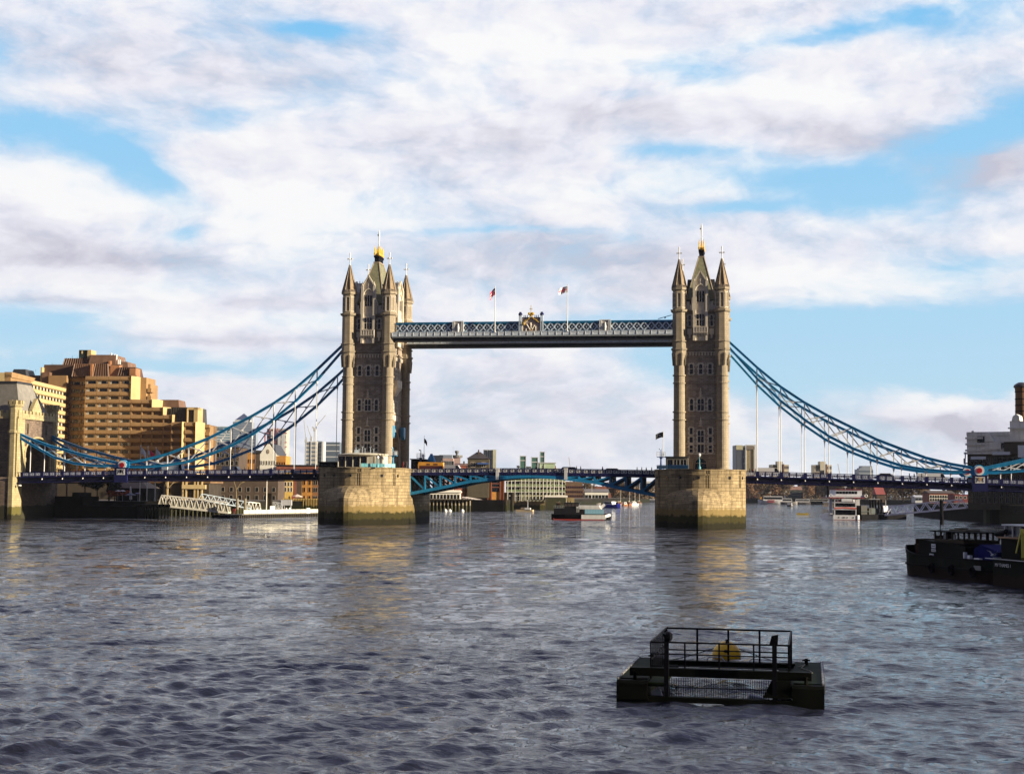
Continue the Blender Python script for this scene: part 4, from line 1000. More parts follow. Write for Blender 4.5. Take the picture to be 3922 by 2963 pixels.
# ------------------------------------------------------------------ on the left pier: round-roofed glass pavilion
PZ = 13.58
def rail(name, label, pts, z, h, m, every=1.2, r=.035, group=None, par=None, bars=3, panel=None):
    o0 = Vector(pts[0]); mb = MB()
    for a, b in zip(pts[:-1], pts[1:]):
        a = Vector(a); b = Vector(b); n = max(1, int((b-a).length/every))
        for i in range(n+1):
            p = a.lerp(b, i/n)-o0; mb.box(p.x-r, p.x+r, p.y-r, p.y+r, 0, h)
        for k in range(bars): zz = h*(k+1)/bars; mb.bar((*(a-o0), zz), (*(b-o0), zz), r*1.5)
    o = mb.build(name, m, par, (o0.x, o0.y, z))
    if label: tag(o, label, 'railing', group)
    if panel:
        q = MB()
        for a, b in zip(pts[:-1], pts[1:]):
            a = Vector(a)-o0; b = Vector(b)-o0; q.bar((*a, h*.5), (*b, h*.5), .02, h*.8)
        q.build('infill', panel, o)
    return o
xa, _ = U(1300, 1760, -8); xb, _ = U(1468, 1760, -8); xc = (xa+xb)/2; hw = (xb-xa)/2
t = thing('pier_pavilion', 'glazed pavilion with a wide flat oval roof on the left bridge pier', 'pavilion', (xc, -6.5, PZ))
M_cream = mat('cream_panel', (.62, .58, .46), .6, .06, 1)
m = MB(); m.box(-hw, hw, -2.6, 2.8, 0, .18); m.box(-hw, hw, -2.6, 2.8, 2.75, 3.0); m.build('frame_base', M_cream, t)
m = MB()
for i in range(7): x = -hw+i*2*hw/6; m.box(x-.09, x+.09, -2.68, -2.55, .15, 2.8)
for yy in (-2.6, 0, 2.7):
    for x in (-hw, hw): m.box(x-.1, x+.1, yy-.1, yy+.1, .15, 2.8)
m.build('frame_post', M_cream, t)
MB().box(-hw+.1, hw*.28, -2.5, -2.44, .2, 2.75).box(-hw+.08, -hw+.14, -2.4, 2.6, .2, 2.75).build('glass_wall', M_glass, t)
MB().box(hw*.28, hw, -2.63, -2.45, .2, 2.75).box(hw-.05, hw+.06, -2.5, 2.7, .2, 2.75).build('solid_wall', M_cream, t)
m = MB(); n = 28
rr = [(math.cos(2*PI*i/n), math.sin(2*PI*i/n)) for i in range(n)]
for z0, z1, s0, s1 in ((3.0, 3.12, .55, 1.0), (3.12, 3.32, 1.0, 1.0), (3.32, 3.62, 1.0, .55)):
    m.add([(c*6.4*s0, s_*3.7*s0, z0) for c, s_ in rr]+[(c*6.4*s1, s_*3.7*s1, z1) for c, s_ in rr], [(i, (i+1) % n, n+(i+1) % n, n+i) for i in range(n)])
m.add([(c*6.4*.55, s_*3.7*.55, 3.62) for c, s_ in rr], [tuple(range(n))]); m.build('roof', mat('pale_roof', (.72, .68, .55), .6, .06, 1), t)
m = MB()
for x, h in ((-1.8, 1.4), (-1.0, 1.0), (-.2, 1.6), (.5, 1.2), (1.9, 1.5), (2.7, 1.1), (-3.0, .9)): m.rod((x, 0, 3.5), (x, 0, 3.6+h), .05, .05, 5); m.box(x-.3, x+.3, -.05, .05, 3.5+h, 3.6+h)
m.box(-2.2, -1.2, -.1, .1, 3.6, 4.4); m.build('roof_aerial', M_pale, t)
tag(bpy.data.objects[t.name], None)
x0, x1 = U(1388, 1785, -14)[0], U(1470, 1785, -14)[0]
rail('railing', 'pale blue railing along the top edge of the left bridge pier', [(x0, -15.2), (x1, -13.6), (x1+2.2, -11.5)], PZ, .95, M_teal, .8, .04, 'railings on the pier tops', panel=mat('teal_panel', (.22, .55, .62), .4, .08, 1))
def signal_mast(px, Y, ytop, label, m):
    x, zt = U(px, ytop, Y); H = zt-PZ
    t = thing('signal_mast', label, 'mast', (x, Y, PZ), 0, 'blue signal masts on the piers')
    MB().lathe(0, 0, [(0, .55), (.3, .5), (.5, .3), (H*.5, .2), (H*.58, .45), (H*.6, .5), (H*.62, .12), (H*.95, .1), (H, .02)], 10).build('post', m, t)
    p = MB(); p.box(-1.0, 1.0, -.6, .6, H*.58, H*.61); p.build('platform', m, t)
    p = MB()
    for x_ in (-1, -.33, .33, 1):
        for y_ in (-.58, .58): p.box(x_-.03, x_+.03, y_-.03, y_+.03, H*.61, H*.61+1.1)
    for z_ in (.5, 1.1): p.box(-1, 1, -.6, -.55, H*.61+z_-.03, H*.61+z_+.03); p.box(-1, 1, .55, .6, H*.61+z_-.03, H*.61+z_+.03)
    p.build('railing', M_white, t)
    p = MB(); p.box(.35, .75, -.2, .2, H*.61+.1, H*.61+.9); p.lathe(-.3, 0, [(H*.95, .08), (H*.97, .2), (H, .22), (H+.1, .05)], 8); p.build('signal_lamp', M_pale, t)
    return t
signal_mast(1506, -9, 1713, 'blue signal mast in front of the left tower turret', M_blue2)
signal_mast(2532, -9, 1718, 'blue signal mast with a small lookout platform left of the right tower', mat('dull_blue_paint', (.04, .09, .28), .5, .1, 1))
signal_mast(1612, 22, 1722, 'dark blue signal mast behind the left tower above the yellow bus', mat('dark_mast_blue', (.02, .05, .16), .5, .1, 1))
# cabins
def cabin(px0, px1, ytop, Y, D, label, mw_, mr, mg, split=3):
    x0, x1 = U(px0, 1770, Y)[0], U(px1, 1770, Y)[0]; zt = U((px0+px1)/2, ytop, Y)[1]; w = (x1-x0)/2; H = zt-PZ
    t = thing('control_cabin', label, 'cabin', ((x0+x1)/2, Y, PZ), 0, 'control cabins on the piers')
    MB().box(-w, w, 0, D, 0, H-.2).build('wall', mw_, t)
    MB().box(-w-.25, w+.25, -.35, D+.3, H-.2, H+.05).build('roof', mr, t)
    a = -w+.2
    for i in range(split):
        ww = 2*(w-.2)/split-.2; window(t, a+ww/2+.1, 0, .9, ww-.1, H-1.6, 0, 2 if i else 1, False, False, mg, False); a += ww+.2
    return t
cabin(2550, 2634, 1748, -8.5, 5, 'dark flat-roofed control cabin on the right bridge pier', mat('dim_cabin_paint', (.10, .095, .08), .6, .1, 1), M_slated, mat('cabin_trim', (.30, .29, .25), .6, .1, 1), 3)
cabin(1574, 1619, 1757, 24, 6, 'black machine cabin on the far end of the left bridge pier', M_iron, M_iron, mat('dull_metal', (.08, .08, .08), .5, .1, 1), 1)
cabin(1222, 1290, 1768, 16, 5, 'low black cabin left of the left tower, behind the pavilion', M_iron, M_slated, M_iron, 2)
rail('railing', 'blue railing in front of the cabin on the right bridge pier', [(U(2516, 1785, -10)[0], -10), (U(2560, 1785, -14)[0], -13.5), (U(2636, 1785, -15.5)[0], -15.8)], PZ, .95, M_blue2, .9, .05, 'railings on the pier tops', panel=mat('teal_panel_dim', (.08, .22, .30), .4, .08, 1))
# lamps on the pier parapets
def lamp_post(px, Y, ytop, label):
    x, zt = U(px, ytop, Y); H = zt-PZ
    t = thing('street_lamp', label, 'lamp', (x, Y, PZ), 0, 'lamps on the pier tops')
    MB().lathe(0, 0, [(0, .35), (.5, .3), (.7, .14), (1.9, .1), (2.0, .2), (2.1, .08), (H-.9, .06), (H-.8, .16)], 8).build('post', M_teal, t)
    MB().lathe(0, 0, [(H-.8, .12), (H-.45, .33), (H-.15, .3), (H, .08)], 8).build('lantern', mat('lamp_glass_white', (.85, .85, .82), .3), t)
    return t
lamp_post(2679, -15, 1735, 'pale teal lamp post standing before the door of the right tower')
lamp_post(1447, -15, 1745, 'teal lamp post casting a shadow on the pavilion wall of the left pier')
lamp_post(1622, 28, 1740, 'lamp post with white lantern behind the left tower')
t, H = pole(1625, 1670, 1760, 26, 'thin dark flagpole with a small black flag behind the left tower', r=.06, m=M_iron)
wave_flag(.9, 1.2, M_flagk, .9, t, H-.6, yaw=0)
# blue glazed hood and other boxes behind the bus
x, z0 = U(1652, 1785, 27); z1 = U(1652, 1737, 27)[1]
t = thing('kiosk', 'bright blue rounded kiosk behind the yellow bus', 'kiosk', (x, 27, z0-1.5)); h = z1-z0+1.5
MB().lathe(0, 0, [(0, 1.3), (h*.55, 1.25), (h*.8, .85), (h*.9, .5), (h, .3)], 8).build('hood', mat('bright_blue_panel', (.05, .30, .60), .4, .15, 1), t)
m = MB()
for i in range(6): a = -PI/2-.9+i*.36; m.bar((1.3*math.cos(a), 1.3*math.sin(a), .4), (1.22*math.cos(a), 1.22*math.sin(a), h*.6), .1)
m.box(-.7, .7, -1.4, -1.2, h*.32, h*.4); m.build('mullion', M_navy, t)

# ------------------------------------------------------------------ left abutment tower
M_abut = mat('abutment_stone', (.42, .35, .19), .8, .12, .8, kind='brick', bw=1.3, bh=.6, ms=.035, spread=.1, mort=.6, streak=((.12, .09, .06), .35), tide=[(3.2, (.09, .08, .012)), (1.0, (.02, .018, .007))])
M_abutb = mat('abutment_brown_stone', (.17, .125, .095), .85, .2, .8, kind='brick', bw=1.0, bh=.45, ms=.03, spread=.25, tide=[(3.4, (.03, .03, .012))])
ax0, ax1 = -145.5, -134.6
ab = thing('abutment_tower', 'stone abutment tower with steep slate roof and battlements at the left edge', 'tower', ((ax0+ax1)/2, 0, 0)); w = (ax1-ax0)/2
m = MB(); m.box(-w, w-1.2, -3.2, 22.5, -2, 9.6); m.frus((-w, w-1.2, -3.2, 22.5), (-w, w-1.2, -1.6, 21), 9.6, 10.8); m.build('base', M_abutb, ab)
m = MB(); m.box(w-1.2, w, -3.35, 1.6, -2, 10.8); m.build('base_sunlit_strip', M_abut, ab); MB().box(w-1.2, w-.4, 1.6, 22.5, -2, 10.8).build('base_shaded_side', M_abutb, ab)  # sunlit edge painted as pale stone, deck shade painted as brown stone
m = MB(); m.box(-w, w-.35, -1.2, 20.6, 21.8, 26.2)
m.box(-w, w-.35, -1.2, 2.6, 10.6, 21.8); m.box(-w, w-.35, 16.8, 20.6, 10.6, 21.8)
# arch head between the jambs
yc, hwid, n = 9.7, 7.1, 10
for x in (-w, w-.35):
    pr = [(yc-hwid*math.cos(i*PI/(2*n)), 16.2+5.2*math.sin(i*PI/(2*n))**.9) for i in range(n+1)]; pr += [(2*yc-a, b) for a, b in pr[-2::-1]]
    for p, q in zip(pr[:-1], pr[1:]): m.add([(x, *p), (x, *q), (x, q[0], 21.8), (x, p[0], 21.8)], [(0, 1, 2, 3)])
pr2 = pr
for p, q in zip(pr2[:-1], pr2[1:]): m.add([(-w, *p), (w-.35, *p), (w-.35, *q), (-w, *q)], [(0, 1, 2, 3)])
m.build('wall', M_abutb, ab)
m = MB(); m.box(w-.4, w, -1.6, 2.3, 10.6, 26.2); m.box(-w+.0, -w+3, -1.55, -1.1, 10.6, 26.2) if False else None
m.tube([(w, *p) for p in [(yc-hwid, 12)]+pr2+[(yc+hwid, 12)]], .28, 6); m.build('dressed_quoin', M_abut, ab)
m = MB(); m.box(-w-.2, w+.2, -1.5, 20.9, 26.0, 26.5)
for i in range(12):
    y = -1.3+i*1.9; m.box(w-.3, w+.1, y, y+1.05, 26.5, 28.2)
m.box(w-.3, w+.05, -1.4, 20.8, 26.5, 27.4)
for i in range(6): x = -w+.2+i*1.8; m.box(x, x+1.0, -1.4, -1.0, 26.5, 28.2)
m.box(-w, w, -1.35, -1.0, 26.5, 27.4); m.build('battlement', M_abut, ab)
for y in (-.4, 19.8):
    m = MB(); m.lathe(0, 0, [(10.6, 1.6), (22, 1.55), (22.2, 1.85), (22.8, 1.85), (23, 1.6), (29.0, 1.6), (29.2, 1.9), (29.7, 1.9)], 8, PI/8)
    for k in range(8): a = 2*PI*k/8+PI/8; m.box(1.5*math.cos(a)-.4, 1.5*math.cos(a)+.4, 1.5*math.sin(a)-.4, 1.5*math.sin(a)+.4, 29.7, 30.7)
    m.build('turret', M_abut, ab, (w-1.3, y, 0))
m = MB(); m.frus((-w+.8, w-1.0, 1.2, 18.4), (-w+2.6, w-3.4, 3.6, 11.5), 27.0, 35.6); r = m.build('roof', mat('pale_slate', (.22, .205, .18), .6, .15, .8, streak=((.15, .14, .13), .4)), ab)
m = MB(); m.box(-w+2.4, w-3.2, 3.4, 11.7, 35.5, 36.1); m.box(w-4.2, w-2.0, 12.4, 14.2, 27, 31.5); m.build('ridge_cresting', M_slated, r)
m = MB(); m.prism([(6.5, 26.3), (11.5, 26.3), (11.5, 28.8), (9.0, 31.8), (6.5, 28.8)], w-1.2, w-.2, 'x'); m.build('dormer', M_abut, ab)
for z in (22.9,):
    for y in (14.9, 4.5): window(ab, w-.36, y, z-.6, .45, 2.6, PI/2, 1, False, False, M_abut, False)
for x in (-3.5, -.8): window(ab, x, -1.2, 22.0, .8, 2.6, 0, 1, True, True)
m = MB()
for z in (14.8, 17.8): m.box(w-.35, w+.02, 2.3, 3.5, z, z+1.1)
m.build('carved_bracket', M_abut, ab)
# navigation lamp bracket below the deck
t = thing('lamp_bracket', 'white oval lamp on a bracket under the left end of the deck', 'lamp', (-134.6, -1.8, 8.6))
MB().box(0, 1.2, -.06, .06, .1, .2).build('arm', M_steel, t); MB().ball((1.2, 0, 0), .5, 8, .45).build('lantern', mat('lamp_glass_white', (.85, .85, .82), .3), t)
# ------------------------------------------------------------------ frames for things further off: a root on the ground facing the river view
class Fr:
    def __init__(s, px, depth, drz=0.0):
        p = DP(px, depth); s.px = px; s.d = depth; s.loc = (p.x, p.y, 0); s.rz = YAW+drz; s.k = depth/FPX
    def x(s, px): return (px-s.px)*s.k
    def z(s, py, px=None):
        p = DP(s.px if px is None else px, s.d, py); return p.z
def bg_box(fr, m, px0, px1, y0, y1, yt, yb=None, mb=None):
    mb = mb or MB(); mb.box(fr.x(px0), fr.x(px1), y0, y1, 4 if yb is None else fr.z(yb), fr.z(yt)); return mb
def grid_windows(parent, xs, zs, w, h, y=0, rz=0, ox=0, oy=0, **k):
    for z in zs:
        for x in xs: window(parent, ox+x*math.cos(rz)-y*math.sin(rz), oy+x*math.sin(rz)+y*math.cos(rz), z, w, h, rz, **k)
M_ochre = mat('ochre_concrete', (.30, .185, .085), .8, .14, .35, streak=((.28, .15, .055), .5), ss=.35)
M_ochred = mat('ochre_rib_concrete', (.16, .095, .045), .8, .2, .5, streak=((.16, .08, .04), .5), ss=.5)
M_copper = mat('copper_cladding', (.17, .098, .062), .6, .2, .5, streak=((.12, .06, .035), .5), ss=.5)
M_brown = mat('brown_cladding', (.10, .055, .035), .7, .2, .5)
M_yel = mat('ochre_concrete_sunlit', (.50, .38, .19), .8, .1, .35, streak=((.40, .24, .08), .4), ss=.35)  # sunlit faces of the ochre concrete painted as a paler yellow
M_curt = mat('net_curtain', (.45, .43, .38), .9, .1, 1)

# ------------------------------------------------------------------ stepped hotel
H = Fr(400, 519, -R(3))
hot = thing('hotel', 'large stepped ochre concrete hotel with banded windows and copper roofs on the left bank', 'building', H.loc, H.rz)
ROW = lambda r: H.z(1438+29.7*r)
nwin = [0]; WM = {}
def hwindow(par, x0, x1, z0, z1, y, rz=0, ox=0, oy=0, stuff=None):
    w = x1-x0; key = (round(w, 1), round(z1-z0, 1), random.choice([0, 1, 2]))
    if key not in WM:
        c = key[2]; g = MB().box(0, w, -.05, .05, 0, z1-z0); f = MB(); f.box(0, .08, -.14, .05, 0, z1-z0); f.box(w-.08, w, -.14, .05, 0, z1-z0)
        cw = [.5, .9, 1.5][c]
        f.box(0, w, -.14, .05, z1-z0-.1, z1-z0); f.box(.1, .1+cw*.6, -.08, -.05, .05, z1-z0-.05); f.box(w-.1-cw*.4, w-.1, -.08, -.05, .05, z1-z0-.05)
        WM[key] = (g.mesh('window', M_glass), f.mesh('curtain', M_curt))
    o = put('window', WM[key][0], par, (ox+x0*math.cos(rz)-y*math.sin(rz), oy+x0*math.sin(rz)+y*math.cos(rz), z0), rz); put('curtain', WM[key][1], o); nwin[0] += 1
RH = 29.7*H.k
def band_facade(mb, x0, x1, r0, r1, y, pitch):
    """angled spandrel bands row r0..r1-1, top at ROW(r)"""
    n = max(1, round((x1-x0)/pitch))
    for r in range(r0, r1):
        zt = ROW(r); zb_ = zt-RH*.55
        for i in range(n):
            a = x0+(x1-x0)*i/n; b = x0+(x1-x0)*(i+1)/n
            mb.prism([(y-.15, zt), (y-.42, zt-.25), (y-.5, zb_+.3), (y-.25, zb_), (y+.5, zb_), (y+.5, zt)], a+.05, b-.05, 'x')
    return n
walls = MB(); bands = MB(); pil = MB()
blocks = [(196, 314, 0, 16, 6.0), (314, 495, 0, 16, 0), (495, 578, 3, 16, 0), (578, 622, 4, 16, 0), (622, 658, 5, 16, 0), (669, 714, 6, 16, -5), (721, 764, 6, 16, -5)]
for a, b, r0, r1, y in blocks:
    xa, xb = H.x(a), H.x(b); yb_ = 16+y*0
    walls.box(xa, xb, y+.5, 24, 4, ROW(r0)-.1)
    bands = MB(); n = band_facade(bands, xa, xb, r0, r1, y, 4.1)
    for r in range(r0, min(r1, 14)):
        for i in range(n):
            p = xa+(xb-xa)*i/n; q = xa+(xb-xa)*(i+1)/n; zt = ROW(r)-RH*.55; zb_ = ROW(r+1)
            bands.box(p-.25, p+.3, y+.0, y+.5, zb_, zt)
            if nwin[0] < 98: hwindow(hot, p+.4, q-.35, zb_+.02, zt-.02, y+.42)
    bands.build('spandrel_band', M_ochre, hot)
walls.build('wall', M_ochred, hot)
# chamfered end faces with sunlight painted in
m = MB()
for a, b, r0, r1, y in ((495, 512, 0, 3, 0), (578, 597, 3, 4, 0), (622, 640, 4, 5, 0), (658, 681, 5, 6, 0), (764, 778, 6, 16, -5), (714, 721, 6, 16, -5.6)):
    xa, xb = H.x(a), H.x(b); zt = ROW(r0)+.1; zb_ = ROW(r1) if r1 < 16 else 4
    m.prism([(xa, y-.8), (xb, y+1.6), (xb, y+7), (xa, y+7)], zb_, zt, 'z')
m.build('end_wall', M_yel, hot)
m = MB()
m.box(H.x(750), H.x(776), 1, 7, 4, ROW(6)-.4); m.box(H.x(776), H.x(792), 4, 9, 4, ROW(6)-.8)
m.build('return_wall', M_ochre, hot); m = MB()
for r in range(6, 16): MB().box(H.x(776), H.x(795), 2.2, 4, ROW(r)-1.6, ROW(r)-.4).build('return_balcony', M_ochre, hot)
m.box(H.x(512), H.x(535), 5, 16, ROW(4), ROW(0)); m.box(H.x(535), H.x(545), 7, 16, ROW(4), ROW(.8))
for r in (1.4, 2.4): m.box(H.x(540), H.x(555), 5, 9, ROW(r)-1.4, ROW(r))
m.build('return_wall', M_ochre, hot)
# copper and brown roof storeys
def mans(px0, px1, yt, yb, y0, y1, mt, nm='roof_storey', inset=.6, ribs=True, lit=None):
    m = MB(); xa, xb, zt, zb_ = H.x(px0), H.x(px1), H.z(yt), H.z(yb)
    m.frus((xa, xb, y0, y1), (xa+inset, xb-inset, y0+inset*1.3, y1-inset), zb_, zt)
    o = m.build(nm, mt, hot)
    if ribs:
        q = MB(); n = max(2, int((xb-xa)/.85))
        for i in range(n+1):
            x = xa+(xb-xa)*i/n; xt = xa+inset+(xb-xa-2*inset)*i/n; q.bar((x, y0-.05, zb_), (xt, y0+inset*1.3-.05, zt), .18, .3)
        q.build('standing_seam', mt, o)
    return o
mans(248, 326, 1387, 1437, 3, 14, M_copper); mans(334, 394, 1387, 1437, 2, 14, M_copper); mans(320, 431, 1385, 1436, 6, 18, M_copper, ribs=False)
mans(429, 500, 1399, 1433, 3, 12, M_brown); mans(190, 322, 1360, 1392, 8, 20, M_copper); mans(296, 405, 1347, 1388, 7, 20, M_copper, ribs=False)
mans(380, 448, 1372, 1402, 9, 20, M_copper, ribs=False); mans(120, 252, 1388, 1432, 6, 20, M_brown, inset=.3, ribs=False)
mans(532, 664, 1523, 1562, 6, 16, M_copper, ribs=False); mans(648, 752, 1556, 1618, 0, 14, mat('dark_cladding', (.05, .045, .035), .5, .2, 1), inset=.3)
m = MB(); m.box(H.x(715), H.x(719), -1.2, 4, H.z(1618), H.z(1562)); m.box(H.x(742), H.x(757), -.8, 6, H.z(1618), H.z(1557)); m.box(H.x(715), H.x(757), -.8, 4, H.z(1566), H.z(1557)); m.build('end_wall', M_yel, hot)
M_bc = mat('copper_sunlit_tone', (.40, .19, .09), .5, .15, .5)  # lighter copper, sunlight painted into the end faces
for a_ in ((325, 334, 1.5, 6, 1437, 1389), (395, 430, 4, 7, 1436, 1392), (476, 500, 2.5, 8, 1433, 1404), (380, 388, 6, 7.1, 1387, 1372)):
    MB().box(H.x(a_[0]), H.x(a_[1]), a_[2], a_[3], H.z(a_[4]), H.z(a_[5])).build('copper_end_wall', M_bc, hot)
m = MB(); m.box(H.x(250), H.x(287), 9, 15, H.z(1362), H.z(1327)); o = m.build('plant_tower', mat('green_black_metal', (.03, .04, .035), .4, .2, 1), hot)
m = MB(); m.frus((H.x(284), H.x(301), 8.6, 14), (H.x(286), H.x(300), 8.6, 14), H.z(1362), H.z(1327)); m.box(H.x(260), H.x(265), 8.8, 9.1, H.z(1342), H.z(1331)); m.build('plant_tower_side', M_yel, o)
m = MB()
for px, y0, h in ((383, 1362, 22), (396, 1368, 24), (404, 1366, 20), (412, 1390, 24), (418, 1390, 24)): m.rod((H.x(px), 8, H.z(y0)), (H.x(px), 8, H.z(y0-h)), .28, .28, 6)
m.build('flue', M_white, hot)
m = MB()
for px, yb, h in ((203, 1348, 18), (141, 1388, 10), (220, 1360, 12), (240, 1362, 10), (428, 1372, 8), (45, 1408, 16), (75, 1412, 8), (367, 1347, 10), (408, 1372, 16)): m.rod((H.x(px), 10, H.z(yb)), (H.x(px), 10, H.z(yb-h)), .07, .04, 5)
m.bar((H.x(141), 8, H.z(1382)), (H.x(190), 8, H.z(1382)), .06); m.bar((H.x(141), 8, H.z(1386)), (H.x(190), 8, H.z(1386)), .06)
m.build('aerial', M_steel, hot)
mans(5, 73, 1409, 1447, 2, 12, M_slated, inset=1.0, ribs=False); mans(46, 120, 1431, 1476, 5, 18, M_brown, inset=.2, ribs=False)
mans(118, 126, 1400, 1475, 4, 12, M_yel, inset=.1, ribs=False); mans(128, 160, 1420, 1475, 3, 12, M_copper, inset=.2, ribs=False)
m = MB(); m.box(H.x(160), H.x(231), 2, 14, H.z(1500), H.z(1434)); m.build('wall', M_ochre, hot)
# long wing running towards the river, sunlight painted into its yellow side
p1 = DP(251, 526); p2 = DP(8, 458)
hot2 = thing('hotel_wing', 'bright yellow sunlit wing with rows of small windows left of the stepped hotel', 'building', (p2.x, p2.y, 0), math.atan2(p1.y-p2.y, p1.x-p2.x))
Lw = math.dist(p1[:2], p2[:2]); zt = 43.9; RW = 2.76
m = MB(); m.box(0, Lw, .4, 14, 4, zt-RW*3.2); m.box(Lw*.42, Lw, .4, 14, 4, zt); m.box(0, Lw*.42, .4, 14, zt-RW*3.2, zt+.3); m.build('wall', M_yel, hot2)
m = MB(); slits = MB(); wn = MB()
for r in range(14):
    z = zt-r*RW
    m.prism([(.3, z), (-.3, z-.2), (-.4, z-1.35), (.0, z-1.6), (.5, z-1.6), (.5, z)], 0, Lw, 'x')
m.build('spandrel_band', M_yel, hot2)
cnt = 0
for r in range(13):
    for i in range(18):
        x = 1.5+i*(Lw-3)/18; z = zt-r*RW-2.65
        if (r < 10 and i > 5 and cnt < 96):
            if 'hw' not in WM:
                WM['hw'] = (MB().box(0, 1.35, -.05, .05, 0, 1.0).mesh('window', M_glass), MB().box(1.35, 2.3, -.12, .05, 0, 1.0).mesh('curtain', M_curt))
            o = put('window', WM['hw'][0], hot2, (x, .3, z)); put('curtain', WM['hw'][1], o); cnt += 1
        else: wn.box(x, x+1.35, .26, .36, z, z+1.0)
o = wn.build('window', M_glass, hot2); o['kind'] = 'stuff'
m = MB(); m.box(0, Lw*.3, -1.5, .4, zt-RW*2.0, zt-.3); m.prism([(0, zt+.5), (Lw*.35, zt+.4), (Lw*.32, zt-1.0), (0, zt-1.2)], -1.8, .5); m.build('stair_bay', M_ochre, hot2)

# ------------------------------------------------------------------ warehouses right of the hotel, St.K. side
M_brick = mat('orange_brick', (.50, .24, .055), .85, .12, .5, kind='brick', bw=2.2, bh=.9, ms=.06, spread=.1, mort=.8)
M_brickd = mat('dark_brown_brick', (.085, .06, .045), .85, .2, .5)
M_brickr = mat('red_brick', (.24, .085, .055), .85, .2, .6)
M_render = mat('white_render', (.80, .78, .70), .8, .04, .6)
def block(fr, name, label, cat, px0, px1, yt, depth, m, rows=None, cols=0, ww=.9, wh=1.4, roof=None, yb=None, lights=1, trim=None, gable=None, group=None, z0=4, arched=False, quoin=False, rwid=None, topoff=None):
    t = thing(name, label, cat, fr.loc, fr.rz, group)
    xa, xb, zt = fr.x(px0), fr.x(px1), fr.z(yt)
    zb_ = z0 if yb is None else fr.z(yb)
    mb = MB()
    if gable: mb.prism([(xa, zb_), (xb, zb_), (xb, fr.z(gable)), ((xa+xb)/2+(xb-xa)*.06, zt), ((xa+xb)/2-(xb-xa)*.06, zt), (xa, fr.z(gable))], 0, depth)
    else: mb.box(xa, xb, 0, depth, zb_, zt)
    mb.build('wall', m, t)
    if roof:
        rz_, rm, kind = roof
        z2 = fr.z(rz_); q = MB(); e = .5
        if kind == 'hip': q.frus((xa-e, xb+e, -e, depth+e), (xa+(xb-xa)*.42, xb-(xb-xa)*.42, depth*.42, depth*.58), zt+.003, z2)
        elif kind == 'ridge': q.prism([(-e, zt), (depth+e, zt), (depth/2, z2)], xa-e, xb+e, 'x')
        else: q.box(xa-e, xb+e, -e, depth+e, zt+.003, z2)
        q.build('roof', rm, t)
    if rows and cols:
        for zy in rows:
            z = fr.z(zy)
            for i in range(cols):
                x = xa+(xb-xa)*(i+.5)/cols; window(t, x, 0, z-wh, ww, wh, 0, lights, False, arched, trim or M_trimd, quoin)
    return t
F6 = Fr(900, 560)
block(F6, 'warehouse', 'dark brown brick warehouse with a low hipped roof right of the hotel', 'building', 805, 912, 1712, 18, M_brickd, (1735, 1765, 1845, 1868, 1895), 6, 1.1, 1.6, (1685, M_slated, 'hip'), trim=mat('dim_trim', (.30, .27, .22), .8, .1, 1), group='warehouses on the left bank')
F7 = Fr(1000, 600)
block(F7, 'warehouse', 'yellow orange warehouse with arched windows left of the white gable', 'building', 910, 976, 1733, 14, M_brick, (1758,), 6, .55, 1.6, trim=M_brick, group='warehouses on the left bank', arched=True)
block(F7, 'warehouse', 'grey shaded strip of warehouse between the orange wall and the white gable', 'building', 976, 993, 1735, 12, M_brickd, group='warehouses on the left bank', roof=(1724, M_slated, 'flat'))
t = block(F7, 'warehouse', 'white gabled warehouse with a small round window on the left bank', 'building', 993, 1055, 1699, 26, M_render, (1764,), 6, .5, 1.6, gable=1738, trim=M_render, group='warehouses on the left bank')
m = MB(); x = F7.x(1024); z = F7.z(1728); m.prism([(x+.55*math.cos(i*PI/6), z+.95*math.sin(i*PI/6)) for i in range(12)], -.12, 0); m.build('round_window', M_trimd, t)
m = MB(); xa, xb = F7.x(990), F7.x(1058); xm = (xa+xb)/2
m.add([(xa, .5, F7.z(1741)), (xm-1, .5, F7.z(1697)), (xm-1, 27, F7.z(1697)), (xa, 27, F7.z(1741)), (xm+1, .5, F7.z(1697)), (xb, .5, F7.z(1741)), (xb, 27, F7.z(1741)), (xm+1, 27, F7.z(1697))], [(0, 1, 2, 3), (4, 5, 6, 7), (1, 4, 7, 2)])
m.build('roof', M_slated, t)
block(F7, 'warehouse', 'orange brick warehouse with arched windows right of the white gable', 'building', 1055, 1092, 1744, 14, M_brick, (1768,), 4, .5, 1.3, trim=M_brick, group='warehouses on the left bank', arched=True)
F8 = Fr(1130, 585)
block(F8, 'warehouse', 'long low reddish brick range behind the deck left of the left tower', 'building', 1056, 1225, 1783, 16, M_brickr, roof=(1779, M_slated, 'flat'), group='warehouses on the left bank')
F9 = Fr(1130, 560)
block(F9, 'apartment_block', 'sunlit yellow brick apartment block with slit windows under the deck', 'building', 1064, 1122, 1800, 12, mat('yellow_brick', (.72, .48, .12), .85, .1, .5, kind='brick', bw=2.2, bh=.9, ms=.05, spread=.08, mort=.85), (1845, 1866), 5, .55, 1.6, trim=M_render, group='brick apartments under the left deck', arched=True)
block(F9, 'apartment_block', 'red brown brick bay between two yellow apartment blocks under the deck', 'building', 1122, 1136, 1800, 10, M_brickr, group='brick apartments under the left deck')
block(F9, 'apartment_block', 'dark flush block painted as a shaded recess of the brick apartments under the deck', 'building', 1136, 1155, 1800, 16, M_brickd, group='brick apartments under the left deck')  # shade of a recess painted as a flush dark brick block
block(F9, 'apartment_block', 'orange apartment block with square dark windows beside the left pier', 'building', 1155, 1196, 1800, 12, M_brick, (1838, 1866, 1898), 2, .75, 1.7, trim=M_brick, group='brick apartments under the left deck')
